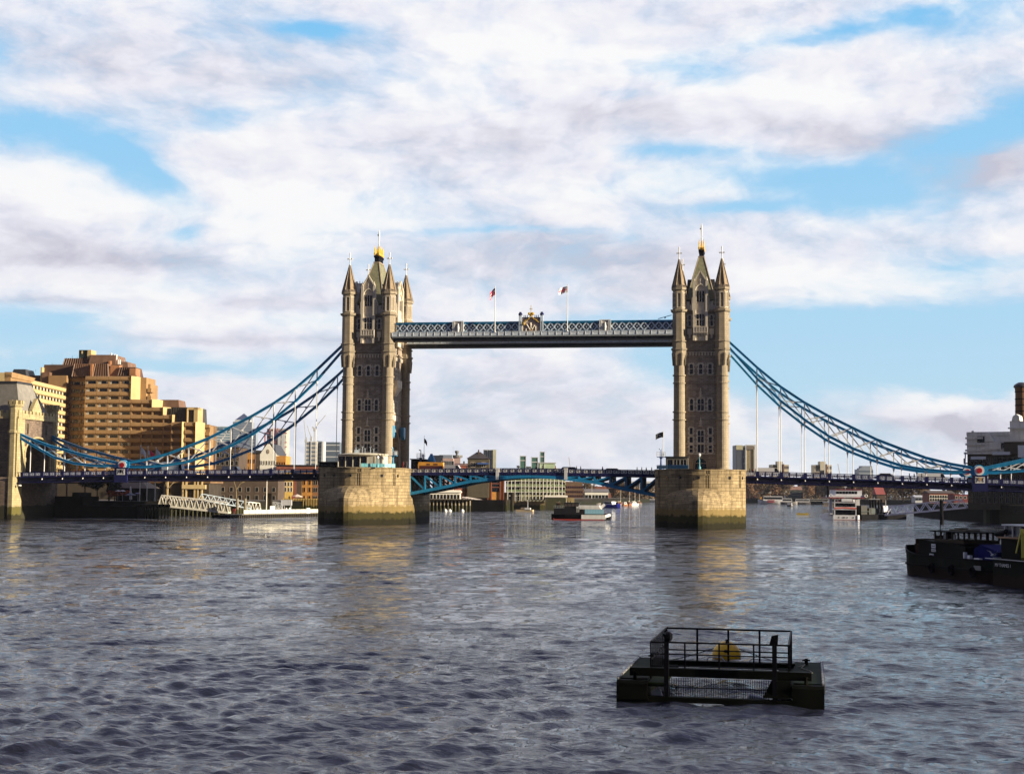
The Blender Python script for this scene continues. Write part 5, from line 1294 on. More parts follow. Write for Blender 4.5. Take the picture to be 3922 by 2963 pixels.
block(F9, 'apartment_block', 'brown apartment wall with wide arched windows touching the left pier', 'building', 1196, 1240, 1800, 14, mat('brown_orange_brick', (.27, .125, .05), .85, .12, .5), (1838, 1866, 1898), 2, 1.5, 1.7, lights=2, trim=M_trimd, group='brick apartments under the left deck', arched=True)
F10 = Fr(960, 520)
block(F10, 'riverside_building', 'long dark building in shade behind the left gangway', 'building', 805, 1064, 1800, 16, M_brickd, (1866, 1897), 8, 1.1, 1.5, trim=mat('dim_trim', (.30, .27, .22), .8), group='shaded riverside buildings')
t = block(H if False else Fr(300, 470), 'riverside_building', 'low stone and glass podium of the hotel seen under the left deck', 'building', 205, 800, 1846, 20, mat('podium_concrete', (.04, .03, .02), .8, .25, .4), roof=(1836, M_ochred, 'flat'), group='shaded riverside buildings')
f = Fr(300, 470); m = MB()
for px in (640, 700, 712, 745, 757, 772): m.box(f.x(px), f.x(px+6), -1.2, -.5, 4, f.z(1838))
m.box(f.x(700), f.x(790), -1.6, 0, f.z(1868), f.z(1852)); m.build('column', M_yel, t)
m = MB()
for px in range(500, 640, 22): m.box(f.x(px), f.x(px+14), -.06, 0, f.z(1900), f.z(1860))
m.build('shop_glass', M_glass, t)

# ------------------------------------------------------------------ distant towers on the left
M_dg = mat('distant_hazed_grey', (.22, .26, .32), .5, .15, .02)  # pale tones, with distance haze painted into the cladding colours
M_dglass = mat('distant_glass', (.10, .13, .18), .3, .1, .05)
M_dwhite = mat('distant_white_cladding', (.50, .52, .54), .6, .08, .05)
def far_tower(fr, label, px0, px1, yt, D, m, nb, mg, gap=.45, vert=False, group='distant office towers', cat='skyscraper', edge=0):
    t = thing('office_tower', label, cat, fr.loc, fr.rz, group); xa, xb, zt = fr.x(px0), fr.x(px1), fr.z(yt)
    MB().box(xa, xb, 0, D, 4, zt).build('wall', m, t)
    q = MB(); s = fr.k
    for i in range(nb):
        if vert: a = xa+edge+(xb-xa-2*edge)*(i+.5-gap/2)/nb; b = xa+edge+(xb-xa-2*edge)*(i+.5+gap/2)/nb; q.box(a, b, -.4*s-.05, .2, 4, zt-(zt-4)*.06)
        else: z = zt-(zt-4)*(i+.5-gap/2)/nb; q.box(xa+edge, xb-edge, -.4*s-.05, .2, z-(zt-4)*gap/nb, z)
    q.build('window_band', mg, t); return t
F = Fr(922, 4500)
t = far_tower(F, 'distant grey skyscraper with a pyramid top, between hotel and left tower', 886, 958, 1614, 55, M_dg, 44, M_dglass)
xa, xb = F.x(886), F.x(958)
m = MB(); xm = (xa+xb)/2; m.frus((xa+5, xb-5, 5, 50), (xm-.5, xm+.5, 27, 28), F.z(1607), F.z(1580)); m.build('pyramid_roof', mat('distant_blue_steel', (.035, .05, .12), .4, .1, .05), t)
MB().box(xa+5, xb-5, 4, 50, F.z(1616), F.z(1606)).build('crown', M_dwhite, t)
t = far_tower(F, 'distant pale tower with teal window bands touching the hotel', 800, 880, 1632, 55, M_dwhite, 26, mat('distant_teal_glass', (.06, .16, .20), .3, .1, .05), edge=3)
m = MB(); m.box(F.x(812), F.x(835), -2.5, 0, F.z(1646), F.z(1639)); m.box(F.x(838), F.x(850), -2.5, 0, F.z(1644), F.z(1640)); m.build('roof_mark', M_dglass, t)
far_tower(Fr(965, 4300), 'small distant grey tower right of the pyramid tower', 958, 975, 1640, 40, M_dg, 20, M_dglass)
F = Fr(1050, 2300)
t = far_tower(F, 'unfinished tower wrapped in red and white scaffold, left of the left bridge tower', 1018, 1090, 1640, 40, mat('raw_concrete_core', (.42, .38, .33), .8, .2, .05), 12, mat('open_floor_shadow', (.10, .09, .09), .8, .2, .1), cat='tower')  # dark bands here are painted shadow inside the open floors
m = MB()
for px in (1012, 1030, 1045, 1060, 1078, 1096): m.box(F.x(px)-.9, F.x(px)+.9, -4, -2.5, 4, F.z(1632+abs(px-1050)*.6 + (110 if px > 1090 else 0)))
for py in (1660, 1695, 1712, 1740): m.box(F.x(1012), F.x(1096), -4, -2.5, F.z(py), F.z(py)+1.6)
m.build('scaffold', mat('red_scaffold', (.36, .12, .13), .7, .2, .2), t)
m = MB()
for px0, px1, yt in ((1035, 1045, 1650), (1062, 1072, 1655), (1076, 1088, 1660)): m.box(F.x(px0), F.x(px1), -5, -3, 4, F.z(yt))
m.build('concrete_fin', M_dwhite, t)
t = far_tower(Fr(1200, 1500), 'distant pale grey slab block with crane in front, left of the left bridge tower', 1165, 1210, 1690, 30, mat('pale_grey_slab', (.40, .39, .36), .8, .1, .1), 13, M_dglass, .35, cat='apartment block')
far_tower(Fr(1222, 1510), 'distant grey slab with a white edge behind the crane', 1209, 1229, 1688, 30, M_dg, 14, M_dglass, .4, cat='apartment block')
far_tower(Fr(1234, 1505), 'narrow white tower edge right of the grey slab', 1229, 1236, 1690, 30, M_dwhite, 2, M_dwhite, .3, cat='apartment block')
far_tower(Fr(1270, 1400), 'dark blue grey office block next to the left bridge tower', 1245, 1298, 1692, 30, mat('slate_blue_glass', (.10, .13, .17), .4, .1, .1), 9, M_dwhite, .18, cat='office block')
def crane(px, yb, yt, depth, tipdx, tipy, label):
    fr = Fr(px, depth); t = thing('tower_crane', label, 'crane', fr.loc, fr.rz, 'distant tower cranes'); r = depth*.00035
    MB().box(-r, r, -r, r, 4, fr.z(yb)).build('mast', M_dwhite, t)
    m = MB(); z = fr.z(yb); zt = fr.z(tipy); x = tipdx*fr.k; m.bar((0, 0, z), (x, 0, zt), r*1.3); m.bar((0, 0, z), (-x*.2, 0, z+(zt-z)*.12), r*3); m.bar((0, 0, z+(zt-z)*.2), (x*.6, 0, z+(zt-z)*.6), r*.5)
    m.box(-r*2.4, r*2.4, -r*2, r*2, z-r*5, z); m.build('jib', M_dwhite, t)
crane(1168, 1682, 1600, 1500, -9, 1606, 'white crane with a near vertical jib left of the grey slab block')
crane(1188, 1676, 1600, 1500, -16, 1628, 'white crane leaning left above the grey slab block')
crane(1200, 1640, 1600, 1900, 42, 1588, 'white crane whose jib slants up to the right beside the left bridge tower')
crane(3222, 1845, 1800, 1500, -12, 1776, 'thin crane with jib slanting left behind the right span')
crane(2184, 1795, 1740, 1300, -6, 1750, 'thin crane mast behind the middle of the bascule')
# ------------------------------------------------------------------ banks
def land(name, poly, zt, m, mw_):
    o = MB().prism(poly, -3, zt, 'z'); ob = o.build(name, mw_); ob.data.materials.append(m)
    for p in ob.data.polygons:
        if abs(p.normal.z) > .9: p.material_index = 1
    ob['kind'] = 'structure'; return ob
M_ground = mat('paving_and_earth', (.10, .09, .075), .9, .25, .05)
q = [(U(300, 1950, 26)[0], 22), (U(545, 1950, 26)[0], 24), (U(548, 1950, 78)[0], 72), (U(905, 1950, 78)[0], 74), (U(1064, 1950, 96)[0], 94), (U(1260, 1950, 98)[0], 98), G(1640, 1955.5), G(1930, 1951), G(2235, 1939), (-39, 760), (-40, 1150), (20, 1120), (60, 1060), (110, 1010), (260, 985), (900, 900), (6400, 1500)]
north = [(-146, -700), (-146, 22), (-134.5, 24)] + [(x, y+4) for x, y in q] + [(6400, 6400), (-6400, 6400), (-6400, -700)]
land('north_bank_ground', north, 4.6, M_ground, M_quay)
south = [(134.5, -150), (128, -60), (132, 60), (123, 100), (121, 190), (150, 300), (260, 420), (900, 600), (6400, 900), (6400, -700), (80, -700), (80, -395), (96, -340)]
land('south_bank_ground', south, 5.4, M_ground, M_quay)
# office blocks along the right bank beside the viewpoint; they keep the moored barges in shade
M_off = mat('office_stone', (.3, .28, .25), .8, .1, .3)
t = thing('office_block', 'large riverside office block on the right bank beside the viewpoint', 'building', (160, -235, 0), 0)
MB().box(-28, 30, -75, 70, 5.4, 36).build('wall', M_off, t)
m = MB()
for k in range(8): m.box(-28.1, -28, -73, 68, 8+k*3.6, 9.9+k*3.6)
m.build('window_band', M_glass, t)

# ------------------------------------------------------------------ waterfront left of the left pier
def piles(parent_label, pts, z0, z1, r, m, group, name='pile'):
    proto = MB().lathe(0, 0, [(z0, r), (z1, r*.95)], 8).mesh(name, m)
    for i, (x, y) in enumerate(pts):
        o = put(name, proto, None, (x, y, 0)); tag(o, parent_label, 'mooring pile', group)
def jetty(label, a, b, depthm, zt, m, mp, nx=8, ny=2, group='timber jetties', r=.22):
    a = Vector((*a, 0)); b = Vector((*b, 0)); L_ = (b-a).length; rz = math.atan2(b.y-a.y, b.x-a.x)
    t = thing('jetty', label, 'jetty', tuple(a), rz, group)
    MB().box(0, L_, 0, depthm, zt-.5, zt).box(0, L_, -.1, .2, zt-.8, zt-.1).build('deck', m, t)
    pm = MB().lathe(0, 0, [(-2, r), (zt-.5, r)], 8).mesh('pile', mp)
    for i in range(nx):
        for j in range(ny): put('pile', pm, t, (.4+(L_-.8)*i/(nx-1), .4+(depthm-.8)*j/max(1, ny-1), 0))
    bb = MB()
    for i in range(0, nx-1, 2): x0 = .4+(L_-.8)*i/(nx-1); x1 = .4+(L_-.8)*(i+1)/(nx-1); bb.bar((x0, .3, .6), (x1, .3, zt-.8), .12)
    bb.build('brace', mp, t)
    return t
# river wall with deck shade painted near-black, stepping down to the landing
x0, y0 = G(206, 1992); x1, y1 = G(545, 1996)
t = thing('river_wall', 'tall black river wall in shade under the left end of the deck', 'wall', (0, 0, 0))
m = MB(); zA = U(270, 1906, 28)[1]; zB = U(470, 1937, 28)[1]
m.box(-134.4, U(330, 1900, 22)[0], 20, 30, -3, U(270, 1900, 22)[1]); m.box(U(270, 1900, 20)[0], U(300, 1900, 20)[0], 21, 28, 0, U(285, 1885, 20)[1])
m.box(U(330, 1900, 22)[0], U(540, 1900, 22)[0], 20, 34, -3, U(470, 1937, 22)[1]); m.build('wall', mat('black_shade_wall', (.008, .0075, .007), .9, .3, .6, spec=.03), t)
LJ = jetty('dark timber jetty on piles carrying the top of the white gangway', (U(540, 1940, 24)[0], 24), (U(652, 1940, 30)[0], 30), 10, U(600, 1931, 26)[1], M_wood, M_woodl, 9, 3)
jetty('long shaded timber jetty on many piles behind the white gangway', (U(650, 1975, 66)[0], 66), (U(905, 1975, 68)[0], 68), 7, U(780, 1937, 66)[1], M_wood, M_woodl, 16, 3)
def gangway(label, pA, pB, zA, zB, h, w, m, n, group, r=.14, mid=True, warren=True, skirt=None):
    """truss footbridge from pA to pB (x, y) with deck heights zA, zB"""
    a = Vector((*pA, zA)); b = Vector((*pB, zB)); dxy = Vector((b.x-a.x, b.y-a.y, 0)); rz = math.atan2(dxy.y, dxy.x); L_ = dxy.length
    t = thing('gangway', label, 'gangway', (a.x, a.y, 0), rz, group)
    zz = lambda x: zA+(zB-zA)*x/L_
    m1 = MB(); m1.bar((0, 0, zA), (L_, 0, zB), w, .25); m1.build('deck', m, t)
    for sy in (-1, 1):
        y = sy*w/2; c = MB()
        c.bar((0, y, zA), (L_, y, zB), r*1.6, r*3.2)
        c.bar((L_/n*.5, y, zz(L_/n*.5)+h), (L_-L_/n*.5, y, zz(L_-L_/n*.5)+h), r*1.6, r*2.0)
        for i in range(n):
            x0_ = L_*i/n; xm = L_*(i+.5)/n; x1_ = L_*(i+1)/n
            c.bar((x0_, y, zz(x0_)), (xm, y, zz(xm)+h), r*1.1); c.bar((xm, y, zz(xm)+h), (x1_, y, zz(x1_)), r*1.1)
        c.build('side_truss', m, t)
        if skirt:
            c = MB(); c.bar((0, y*.97, zA+h*.33), (L_, y*.97, zB+h*.33), .04, h*.5); c.build('mesh_infill', skirt, t)
    return t
M_gw = mat('cream_white_steel', (.80, .76, .66), .5, .06, 1); M_gws = mat('pale_mesh', (.36, .35, .28), .7, .1, 1)
YG = 54
xa, zt = U(612, 1895, YG); _, zb_ = U(612, 1934, YG); xb, zt2 = U(880, 1926, YG+2); _, zb2 = U(880, 1963, YG+2)
gangway('bright white lattice gangway sloping down to the right under the left span', (xa, YG), (xb, YG+2), zb_, zb2, zt-zb_, 2.6, M_gw, 12, 'gangways', .17, skirt=M_gws)
xa, zt = U(762, 1888, 55); _, zb_ = U(762, 1911, 55); xb, zt2 = U(965, 1918, 60); _, zb2 = U(965, 1948, 60)
gangway('grey thin lattice gangway behind the bright white one', (xa, 55), (xb, 60), zb_, zb2, zt-zb_, 2.2, M_pale, 9, 'gangways', .1)
xa, zt = U(1036, 1924, 75); _, zb_ = U(1036, 1946, 75); xb, zt2 = U(1088, 1938, 75); _, zb2 = U(1088, 1952, 75)
gangway('short white gangway end on the pontoon left of the left pier', (xa, 75), (xb, 75), zb_, zb2, 2.0, 2.0, M_white, 4, 'gangways', .12)
xa, zt = U(940, 1914, 66); xb, _ = U(995, 1925, 70)
gangway('short truss linking the two mooring piles to the pontoon', (xa, 66), (xb, 70), 1.9, 1.4, 2.6, 2.0, M_gw, 4, 'gangways', .09)
# pontoon with pale railing panels
pa = G(880, 1984); pb = G(1232, 1976)
a = Vector((*pa, 0)); b = Vector((*pb, 0)); L_ = (b-a).length; rz = math.atan2(b.y-a.y, b.x-a.x)
t = thing('pontoon', 'long landing pontoon with white railing panels left of the left pier', 'pontoon', (a.x, a.y, 0), rz, 'floating pontoons')
MB().box(0, L_, 0, 6, -.5, .9).box(0, L_, -.15, .1, .5, .75).build('hull', M_iron, t)
m = MB()
for i in range(int(L_/1.1)): m.box(i*1.1, i*1.1+.14, -.32, -.1, -.2, .75)
m.build('fender', mat('fender_timber', (.16, .13, .09), .8, .2, 1), t)
MB().box(L_*.12, L_, 0, 6, .9, 1.0).build('deck', mat('deck_planks', (.3, .28, .22), .8, .1, 1), t)
k = 14; pn = MB(); ww = L_*.86/k; pn.box(.1, ww-.1, -.03, .03, .15, 1.25); pme = pn.mesh('railing_panel', mat('pale_rail_panel', (.70, .68, .58), .6, .12, 1.5))
for i in range(k): put('railing_panel', pme, t, (L_*.14+i*ww, .15, 1.0))
m = MB()
for x in (.30, .335, .62, .655, .66): m.lathe(L_*x, 1.0, [(1, .28), (2.2, .3), (2.6, .2), (2.8, .05)], 8)
m.box(L_*.42, L_*.47, .3, .5, 2.0, 3.3) ; m.box(L_*.82, L_*.86, .0, .3, 1.0, 2.6); m.build('bollard', M_white, t)
px_ = [(x, G(x, 1981)) for x in (908, 938)]
piles('pale tall pile standing before the pontoon end, one of two', [p for _, p in px_], -2, U(920, 1908, 50)[1], .42, M_woodl, 'tall piles at the left pontoon')
piles('black slim pile in front of the yellow apartments beside the left pier', [G(x, 1972) for x in (1187, 1196, 1205, 1213, 1221, 1174)], -2, U(1200, 1912, 95)[1], .3, M_wood, 'slim piles beside the left pier')
x, _ = U(1021, 1900, 70); z1 = U(1021, 1835, 70)[1]
tag(MB().lathe(0, 0, [(1, .2), (z1, .12)], 8).build('lamp_mast', M_gw, None, (x, 70, 0)), 'tall thin white mast rising from the pontoon to the deck', 'mast')
x, _ = U(1030, 1900, 72); tag(MB().box(-1.0, 1.0, -.5, .5, 1, U(1030, 1888, 72)[1]).box(-.1, .1, -.7, -.5, 1, 5.5).build('pier_shelter', M_wood, None, (x, 72, 0)), 'dark narrow shelter tower next to the thin white mast', 'shelter')
x, _ = U(1082, 1900, 72); tag(MB().box(-1.7, 1.7, -.2, .2, 3.4, 5.1).box(-1.5, -1.3, -.1, .1, 1, 3.4).box(1.3, 1.5, -.1, .1, 1, 3.4).build('notice_board', M_white, None, (x, 76, 0)), 'white notice board on legs above the pontoon', 'sign')
# green weed wall and yellow river wall behind the pontoon
x0, _ = U(1084, 1900, 100); x1, _ = U(1240, 1900, 100)
t = thing('river_wall', 'sunlit yellow river wall with green weed below it, behind the pontoon', 'wall', (x0, 100, 0))
m = MB(); m.box(0, x1-x0, 0, 1, -2, U(1150, 1908, 100)[1])
for i in range(16): m.box(i*(x1-x0)/16, i*(x1-x0)/16+.25, -.25, 0, -2, U(1150, 1910, 100)[1])
m.build('wall', mat('yellow_river_wall', (.60, .43, .14), .8, .15, .8, tide=[(3.0, (.075, .085, .012)), (1.2, (.03, .03, .01))]), t)
# flagpoles before the hotel
for px, yt, fl, lab in ((540, 1708, 1, 'tall white flagpole with a drooping white flag, left of three by the hotel'), (567, 1711, 2, 'tall white flagpole with a red and white flag, middle of three by the hotel'), (598, 1715, 1, 'tall white flagpole with a white flag, right of three by the hotel')):
    t, Hh = pole(px, yt, 1918, 30, lab, r=.16, m=mat('warm_white_paint', (.80, .76, .66), .5, .04, 1), group='flagpoles in front of the hotel')
    if fl == 1: wave_flag(1.7, 1.6, M_flagw, 1.1, t, Hh-.3, yaw=0)
    else: wave_flag(2.2, 1.4, M_flagr, 1.0, t, Hh-.8, yaw=0, stripes=[(.0, .35, .0, .9, M_flagw)])
# riverside terrace: umbrellas, pavilion, planting
def umbrella(px, py, Y, r, m, label):
    x, z = U(px, py, Y); t = thing('parasol', label, 'parasol', (x, Y, 4.6), 0, 'parasols on the hotel terrace')
    MB().lathe(0, 0, [(z-4.6, r), (z-4.6+.15, r), (z-4.6+r*.45, .1)], 8, cap=True).build('canopy', m, t); MB().lathe(0, 0, [(0, .06), (z-4.6, .05)], 6).build('pole', M_steel, t)
M_umb = mat('grey_canvas', (.12, .12, .15), .8, .1, 1); M_umw = mat('white_canvas', (.8, .76, .74), .8, .05, 1)
umbrella(452, 1881, 34, .8, M_umw, 'small white parasol edge, left of two by the dark parasol'); umbrella(470, 1881, 34, .8, M_umw, 'small white parasol edge, right of two by the dark parasol')
umbrella(500, 1897, 30, 1.7, M_umb, 'wide grey parasol on the black river wall'); umbrella(1138, 1902, 110, 1.9, mat('pink_canvas', (.75, .55, .45), .8, .05, 1), 'pinkish flat parasol before the brick apartments')
umbrella(528, 1891, 33, .9, mat('violet_canvas', (.20, .17, .33), .8, .1, 1), 'violet grey parasol right of the wide grey one')
x, z = U(502, 1870, 33); tag(MB().prism([(-.4, 5), (.35, 5), (-.05, z+.6), (-.3, z+.6)], -.1, .1).build('folded_sail', M_umw, None, (x, 33, 0)), 'white folded sail standing behind the grey parasol', 'sail')
# low dark pavilion roof
x0, _ = U(445, 1870, 38); x1, _ = U(560, 1870, 38)
t = thing('terrace_pavilion', 'low brown hipped roof of the terrace pavilion under the left deck', 'pavilion', ((x0+x1)/2, 38, 4.6)); w = (x1-x0)/2
MB().box(-w, w, 0, 8, 0, 3.6).build('wall', M_iron, t); MB().frus((-w-.5, w+.5, -.5, 8.5), (-w*.3, w*.3, 3.5, 4.5), 3.6, 6.4).build('roof', mat('brown_tiles', (.17, .13, .09), .8, .15, 1), t)
m = MB()
for i in range(60):
    x = random.uniform(-w*1.3, w*.2); z = random.uniform(-1.2, .3); s = random.uniform(.12, .3); m.box(x-s, x+s, -2.6, -2.3, z-s*.6, z+s*.6)
m.build('window_box_flowers', mat('red_flowers', (.55, .10, .05), .8, .3, 2), t, (0, 0, 2.6))

# ------------------------------------------------------------------ trees
def leaf_cloud(mb, c, r, n, s, flat=.8, clumps=9):
    cs = []
    for _ in range(clumps):
        v = Vector((random.gauss(0, 1), random.gauss(0, 1), random.gauss(0, 1))).normalized()*random.uniform(.2, .95)
        cs.append((c[0]+v.x*r, c[1]+v.y*r, c[2]+v.z*r*flat, r*random.uniform(.28, .5)))
    for i in range(n):
        k = random.choice(cs); v = Vector((random.gauss(0, 1), random.gauss(0, 1), random.gauss(0, 1))).normalized()*k[3]*random.uniform(.6, 1.05)
        p = Vector(k[:3])+v; a = Vector((random.gauss(0, 1), random.gauss(0, 1), random.gauss(0, 1))).normalized()*s; b = a.cross(Vector((random.gauss(0, 1), random.gauss(0, 1), random.gauss(0, 1)))).normalized()*s*.7
        o = len(mb.v); mb.v += [p-a, p+b, p+a, p-b]; mb.f.append((o, o+1, o+2, o+3))
def grow(mb, p, d, L_, r, depth, tips, spread=.6):
    q = p+d*L_; mb.rod(p, q, r, r*.65, 5); tips.append(q)
    if depth == 0: return
    for _ in range(3 if depth > 1 else 4):
        e = (d+Vector((random.uniform(-1, 1), random.uniform(-1, 1), random.uniform(-.3, .7)))*spread).normalized(); grow(mb, q, e, L_*random.uniform(.6, .8), r*.6, depth-1, tips, spread)
def tree(name, label, x, y, z, H_, R_, mleaf, group, n=900, s=.25, bare=False, mt=None):
    t = thing(name, label, 'tree', (x, y, z), 0, group); mt = mt or mat('tree_bark', (.06, .045, .03), .9, .2, 2)
    b = MB(); tips = []
    grow(b, Vector((0, 0, 0)), Vector((0, 0, 1)), H_*.38, H_*.03, 4 if bare else 2, tips, .75 if bare else .5); b.build('trunk', mt, t)
    if mleaf:
        c = MB(); leaf_cloud(c, (0, 0, H_*.66), R_, n, s, min(1.1, H_*.36/R_)); c.build('crown', mleaf, t)
    return t
M_ever = mat('evergreen_leaves', (.022, .030, .014), .8, .3, 1); M_twig = mat('winter_twigs', (.24, .14, .075), .9, .3, .5); M_twigd = mat('dark_winter_twigs', (.15, .105, .06), .9, .3, .5)
for px, h, rr_, Y, lab in ((325, 9, 3.2, 36, 'dark evergreen tree under the deck, left of the red flower boxes'), (372, 7, 2.6, 38, 'small dark evergreen by the red flower boxes'), (418, 9, 3.4, 36, 'broad dark evergreen tree in the middle under the left deck'), (440, 6, 2.2, 38, 'low dark evergreen right of the broad one')):
    x, _ = U(px, 1880, Y); tree('evergreen_tree', lab, x, Y, 4.6, h, rr_, M_ever, 'evergreens on the hotel terrace', 1100, .3)
x, _ = U(255, 1890, 40); tree('bare_tree', 'bare leafless tree under the left end of the deck', x, 40, 4.6, 10, 3, None, 'bare trees on the left bank', bare=True)
for px, lab in ((640, 'bare tree in shade behind the white gangway'), (905, 'thin bare tree before the dark building')):
    x, _ = U(px, 1880, 84); tree('bare_tree', lab, x, 84, 4.6, 9, 3, None, 'bare trees on the left bank', bare=True, mt=mat('pale_bark', (.20, .15, .08), .9, .2, 2))
for px, Y, lab in ((630, 31, 'in pale clothes at the top of the white gangway'), (646, 31, 'second by the top of the white gangway'), (1108, 90, 'on the terrace left of the pontoon signs'), (1120, 90, 'second on the terrace by the yellow wall'), (895, 58, 'at the foot of the white gangway'), (902, 58, 'right of another at the foot of the gangway')):
    x, _ = U(px, 1900, Y); z = {31: U(600, 1931, 26)[1], 90: 4.6, 58: .9}[Y]; person(x, Y, z, random.choice([0, 1, 2, 3]), .5, 'person '+lab, 'people on the left waterfront')

# ------------------------------------------------------------------ between the piers
Fm = Fr(1790, 640)
t = block(Fm, 'warehouse', 'dark brick warehouse with a pyramid roof and chimney behind the left bascule leaf', 'building', 1790, 1872, 1755, 16, mat('dark_olive_brick', (.085, .07, .045), .85, .15, .6), (1770,), 2, 1.8, 2.0, (1728, mat('brown_black_slate', (.045, .035, .03), .7, .2, .6), 'hip'), group='warehouses behind the bascule', lights=2, trim=M_trim, yb=1905)
MB().box(Fm.x(1828), Fm.x(1833), 4, 6, Fm.z(1745), Fm.z(1720)).build('chimney', M_brickd, t); MB().box(Fm.x(1826), Fm.x(1872), -1.5, 0, Fm.z(1777), Fm.z(1771)).build('balcony', mat('dull_blue_paint', (.04, .09, .28), .5), t)
Fn = Fr(1850, 650)
t = block(Fn, 'warehouse', 'orange brick warehouse with balconies under the left bascule leaf', 'building', 1770, 1842, 1800, 14, M_brickr, (1868, 1885), 6, .8, 1.6, trim=M_brick, group='warehouses behind the bascule')
m = MB()
for i in range(7): x = Fn.x(1775+i*10); m.box(x, x+.5, -.5, -.2, Fn.z(1900), Fn.z(1855))
m.build('pilaster', M_brick, t); m = MB()
for i in range(7): x = Fn.x(1750+i*11.5); m.box(x, x+.9, -.9, -.5, Fn.z(1870), Fn.z(1864))
m.build('awning', M_teal, t)
block(Fn, 'warehouse', 'dark brown warehouse end between two orange walls', 'building', 1842, 1866, 1800, 15, M_brickd, group='warehouses behind the bascule')
t = block(Fn, 'warehouse', 'orange brick warehouse with a tall dark glazed bay', 'building', 1866, 1932, 1800, 16, M_brick, group='warehouses behind the bascule')
MB().box(Fn.x(1884), Fn.x(1912), -.15, 0, Fn.z(1882), Fn.z(1820)).build('glazed_bay', M_glass, t); m = MB()
for z in (1838, 1852, 1866): m.box(Fn.x(1884), Fn.x(1912), -.4, -.15, Fn.z(z), Fn.z(z)+.3)
for x in (1866, 1880, 1914, 1928): m.box(Fn.x(x), Fn.x(x+4), -.5, 0, 4, Fn.z(1815))
m.build('brick_pier', M_brickr, t)
# rooftops over the bascule left part
Fa = Fr(1700, 760)
block(Fa, 'apartment_block', 'low glazed penthouse with pinkish frame above the left leaf', 'building', 1692, 1735, 1754, 10, mat('pink_grey_render', (.42, .30, .28), .7, .1, 1), (1765,), 5, 1.6, 2.0, trim=M_dwhite, group='rooftops above the left bascule leaf')
block(Fa, 'apartment_block', 'dark bulky roof block right of the blue kiosk', 'building', 1658, 1695, 1743, 12, mat('dark_slate_cladding', (.03, .035, .05), .5, .2, .5), group='rooftops above the left bascule leaf')
block(Fr(1700, 800), 'apartment_block', 'pale grey roof plant behind the dark roof block', 'building', 1680, 1730, 1741, 10, M_dg, group='rooftops above the left bascule leaf')
t = block(Fr(1780, 770), 'apartment_block', 'low red tiled roofs between the silver van and the pyramid roof', 'building', 1725, 1812, 1782, 12, M_brickr, roof=(1773, mat('red_brown_tiles', (.26, .15, .11), .8, .2, .5), 'ridge'), group='rooftops above the left bascule leaf')
f = Fr(1780, 770); MB().box(f.x(1772), f.x(1778), 2, 4, f.z(1785), f.z(1765)).box(f.x(1788), f.x(1794), 2, 4, f.z(1785), f.z(1775)).build('chimney', M_brickd, t)
Fo = Fr(1748, 900); t = thing('observation_tower', 'grey ring-shaped lookout tower with a thin mast above the left leaf', 'tower', Fo.loc, Fo.rz)
MB().box(-2.2, 2.2, 0, 4, 4, Fo.z(1742)).build('shaft', mat('pink_grey_render', (.42, .30, .28), .7), t)
m = MB(); m.lathe(0, 2, [(Fo.z(1752), 2.6), (Fo.z(1750), 3.5), (Fo.z(1742), 3.6)], 16); m.lathe(0, 2, [(Fo.z(1735), 1.0), (Fo.z(1733), 1.2), (Fo.z(1725), 1.35)], 12); m.lathe(0, 2, [(Fo.z(1742), .8), (Fo.z(1733), .7)], 8); m.build('lookout_ring', mat('dull_grey_metal', (.16, .16, .16), .5, .2, 1), t)
MB().rod((0, 2, Fo.z(1725)), (0, 2, Fo.z(1702)), .09, .05, 5).rod((-2.4, 2, Fo.z(1735)), (-2.4, 2, Fo.z(1702)), .06, .05, 5).box(-3.2, -1.6, 1.9, 2.1, Fo.z(1713.5), Fo.z(1712.5)).build('mast', M_steel, t)
Fc = Fr(1874, 2000); t = thing('office_tower', 'distant curved grey glass tower behind the pyramid roof', 'skyscraper', Fc.loc, Fc.rz, 'distant office towers')
m = MB(); r = 8.0; m.prism([(r*math.cos(a), r*math.sin(a)+9) for a in [i*PI/12 for i in range(24)]], 4, Fc.z(1722), 'z'); m.build('glass_drum', M_dglass, t)
m = MB(); 
for i in range(9): a = -PI*.95+i*PI*.9/8; m.box(r*math.cos(a)*1.05-.35, r*math.cos(a)*1.05+.35, r*math.sin(a)*1.05+8.6, r*math.sin(a)*1.05+9.4, 4, Fc.z(1720))
m.box(4.5, 9, -2, 3, 4, Fc.z(1721)); m.build('vertical_fin', mat('yellow_grey_fins', (.46, .46, .33), .5, .1, .2), t)
# pale apartments with balconies
Fp = Fr(2050, 700)
M_pa = mat('pale_green_render', (.58, .60, .42), .8, .1, .4)
t = block(Fp, 'apartment_block', 'pale lime and white balconied apartment block under the middle of the bascule', 'building', 1990, 2132, 1805, 16, M_pa, (1839, 1860, 1881, 1900), 11, .9, 1.8, trim=mat('pale_yellow_trim', (.62, .60, .42), .7, .1, 1), group='pale balconied apartments')
t2 = block(Fp, 'apartment_block', 'darker glazed left section of the pale balconied apartments', 'building', 1938, 1990, 1805, 16, mat('grey_green_render', (.24, .27, .20), .8, .2, .4), (1839, 1860, 1881, 1900), 5, 1.2, 2.0, trim=M_render, group='pale balconied apartments')
t3 = block(Fp, 'apartment_block', 'stepped right end of the pale balconied apartments with brown rounded balconies', 'building', 2132, 2165, 1812, 14, mat('yellow_render', (.62, .56, .26), .8, .1, .4), (1845, 1862, 1880, 1898), 3, 1.1, 1.8, trim=M_render, group='pale balconied apartments')
